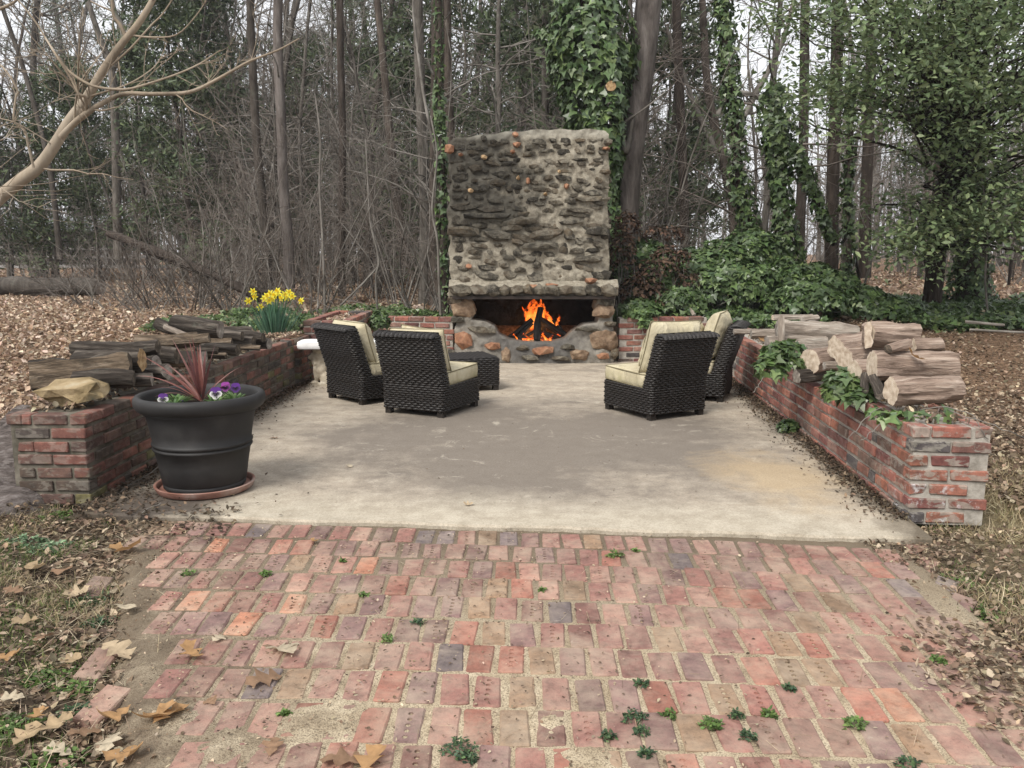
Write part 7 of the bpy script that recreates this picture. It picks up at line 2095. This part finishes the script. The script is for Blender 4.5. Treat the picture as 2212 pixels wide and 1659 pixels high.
# ------------------------------------------------------------------ large oak leaves
def oak_mesh(seed, L=.135):
    rr = random.Random(seed); n = 13; left = []; right = []; V = []; F = []; C = []
    base = {0: (.42, .31, .19), 1: (.50, .39, .26), 2: (.42, .25, .12), 3: (.52, .44, .32), 4: (.28, .175, .11)}[seed % 5]
    prof = [.02, .10, .34, .38, .16, .40, .62, .60, .20, .34, .44, .22, .02]
    cu = rr.uniform(-.4, .8); tw = rr.uniform(-1, 1)
    for i in range(n):
        f = i / (n - 1); y = (f - .5) * L
        zc = cu * (f - .5) ** 2 * L * 1.3
        for s_ in (-1, 0, 1):
            w_ = prof[i] * L * .62 * rr.uniform(.85, 1.15) if s_ else 0
            fw = (.04 * L if prof[i] > .3 else 0)
            z = zc + abs(w_) * (.25 + .18 * math.sin(i * 1.3 + seed)) + s_ * w_ * tw * .3 * (f - .5)
            V.append((s_ * w_, y + (fw if s_ else 0), z + .004)); C.append(np.array(base) * (1 if s_ else 1.12) * rr.uniform(.9, 1.08))
    for i in range(n - 1):
        a = i * 3; F += [(a, a + 1, a + 4, a + 3), (a + 1, a + 2, a + 5, a + 4)]
    b = len(V)
    V += [(-.0012, -.5 * L, .004), (.0012, -.5 * L, .004), (.0012, -.78 * L, .012), (-.0012, -.78 * L, .012)]; C += [np.array(base) * .6] * 4; F.append((b, b + 1, b + 2, b + 3))
    return npmesh('oak_leaf', V, F, M['leaf_dry'], False, np.array(C))
def oak_leaves():
    OM = [oak_mesh(k) for k in range(10)]; rr = random.Random(2)
    G = 'large fallen oak leaves on the soil left of the path'; LB = 'large pale lobed oak leaf lying on the soil left of the brick path'
    def put(u, v, z, s, label, group=None, k=None, rz=None, tilt=.25):
        p = atz(u, v, z); zz = max(z, float(hground(p[0], p[1])) + .012) if z < -.03 else z
        o = meshobj('oak_leaf', OM[rr.randrange(10) if k is None else k], None, (p[0], p[1], zz + .006), (rr.uniform(-tilt, tilt), rr.uniform(-tilt, tilt), rr.uniform(0, 6.28) if rz is None else rz), (s, s, s)); tag(o, label, 'leaf', group)
    for (u, v) in ((80, 1232), (135, 1237), (165, 1287), (55, 1347), (150, 1432), (25, 1512), (75, 1555), (245, 1555), (57, 1595), (270, 1642), (240, 1607), (118, 1572), (125, 1627), (20, 1425), (95, 1380), (30, 1280), (185, 1590),):
        put(u, v, -.045, rr.uniform(.6, .95), LB, G)
    put(275, 1192, -.02, 1.3, 'long curled tan oak leaf at the upper left corner of the path', k=2, rz=1.4)
    put(270, 1314, -.02, 1.0, 'bleached oak leaf with narrow lobes at the left edge of the path', k=3)
    put(252, 1407, -.02, 1.05, 'pale oak leaf lying flat beside the loose edging brick', k=1)
    put(415, 1418, PZ, .85, 'orange-tan oak leaf on the left part of the brick path', k=2)
    put(472, 1382, PZ, .5, 'small dried oak leaf on a pinkish brick', k=3)
    put(610, 1407, PZ, 1.25, 'largest pale oak leaf, on the bricks left of centre', k=3, rz=.7)
    put(570, 1472, PZ, 1.0, 'curled brown oak leaf below the largest pale one', k=4)
    put(457, 1518, PZ, .45, 'small brown leaf scrap on the sandy bricks', k=4)
    put(330, 1556, -.02, 1.1, 'orange oak leaf at the lower left edge of the bricks', k=2)
    put(368, 1548, -.02, 1.0, 'tan oak leaf overlapping the orange one', k=7)
    put(590, 1616, PZ, .6, 'twisted brown leaf low on the sand', k=4)
    put(740, 1648, PZ, 1.0, 'brown oak leaf at the bottom edge left of centre', k=4)
    put(800, 1652, PZ, 1.0, 'tan oak leaf at the bottom edge beside the brown one', k=7)
    put(592, 948, .0, .5, 'shrivelled brown leaf on the slab right of the pot', k=4)
    put(755, 1008, .0, .5, 'whitish leaf on the slab below the left chairs', k=3)
    put(1012, 1092, .0, .45, 'grey-green leaf scrap near the front of the slab', k=6)
    put(680, 1172, PZ, .4, 'small orange-brown leaf in the first brick row', k=2)
    put(497, 1072, .0, .45, 'tan leaf leaning against the terracotta saucer', k=1)
    p = at(1975, 772, 5.02); o = meshobj('oak_leaf', OM[2], None, p, (.6, .1, 1.3), (1.0,) * 3); tag(o, 'orange oak leaf lying on the largest cedar log', 'leaf')
    p = at(1648, 738, 7.55); o = meshobj('oak_leaf', OM[2], None, p, (.3, .1, .3), (1.0,) * 3); tag(o, 'bright orange leaf on the torn bricks of the right wall', 'leaf')
oak_leaves()

# trailing ivy runners and twigs on the right wall end
def runners():
    rng = np.random.default_rng(3)
    for lb, pts in (('dry ivy runner hanging lowest over the near end of the right wall', [(1900, 880, 4.7), (1870, 900, 4.55), (1845, 935, 4.5), (1830, 950, 4.48)]), ('short dry ivy runner crossing the front edge of the right wall', [(1920, 890, 4.6), (1890, 930, 4.45), (1860, 950, 4.45)]),
                ('dry ivy runner arching over the end bricks of the right wall', [(1985, 885, 4.5), (2040, 880, 4.45), (2100, 890, 4.4), (2120, 930, 4.3), (2135, 950, 4.3)]), ('long dry runner trailing off the right wall onto the straw grass', [(2050, 888, 4.45), (2110, 905, 4.35), (2170, 930, 4.2), (2230, 950, 4.2)]),
                ('pale bare runner hanging from the far ivy clump of the right wall', [(1660, 800, 6.2), (1640, 830, 6.1), (1625, 850, 6.1)])):
        P = np.array([at(*q) for q in pts]); x = np.linspace(0, len(P) - 1, 12); Q = np.stack([np.interp(x, np.arange(len(P)), P[:, i]) for i in range(3)], -1) + rng.normal(size=(12, 3)) * .004
        T = Tubes(); T.add(Q - Q[0], .0028, 4)
        o = meshobj('ivy_runner', T.mesh('ivy_runner', M['twig']), None, tuple(Q[0])); tag(o, lb, 'vine')
    T = Tubes()
    base = np.array(at(360, 1085, 4.5)); 
    for (a, b) in (((255, 1065), (360, 1000)), ((300, 1110), (350, 1085)), ((350, 1010), (395, 985))):
        A, B_ = np.array(atz(*a, .01)), np.array(atz(*b, .03)); Q = A + (B_ - A) * np.linspace(0, 1, 7)[:, None] + rng.normal(size=(7, 3)) * .006; T.add(Q - base, .0032, 4)
    o = meshobj('twigs', T.mesh('twigs', M['twig']), None, tuple(base)); tag(o, 'thin dry twigs lying on the dark soil left of the black pot', kind='stuff')
runners()

# ------------------------------------------------------------------ air: thin smoky haze, added to lift the dark woods to grey
def haze():
    m = bpy.data.materials.new('haze'); m.use_nodes = True; nt = m.node_tree; nt.nodes.clear()
    v = nt.nodes.new('ShaderNodeVolumePrincipled'); v.inputs['Density'].default_value = .0009; v.inputs['Color'].default_value = (.86, .88, .92, 1); v.inputs['Anisotropy'].default_value = .2
    o = nt.nodes.new('ShaderNodeOutputMaterial'); nt.links.new(v.outputs[0], o.inputs['Volume'])
    b = MB().box((0, 90, 14), (300, 240, 32)).build('haze', m, smooth=False); tag(b, 'thin smoky haze added through the woods to grey their darks', kind='stuff')
haze()
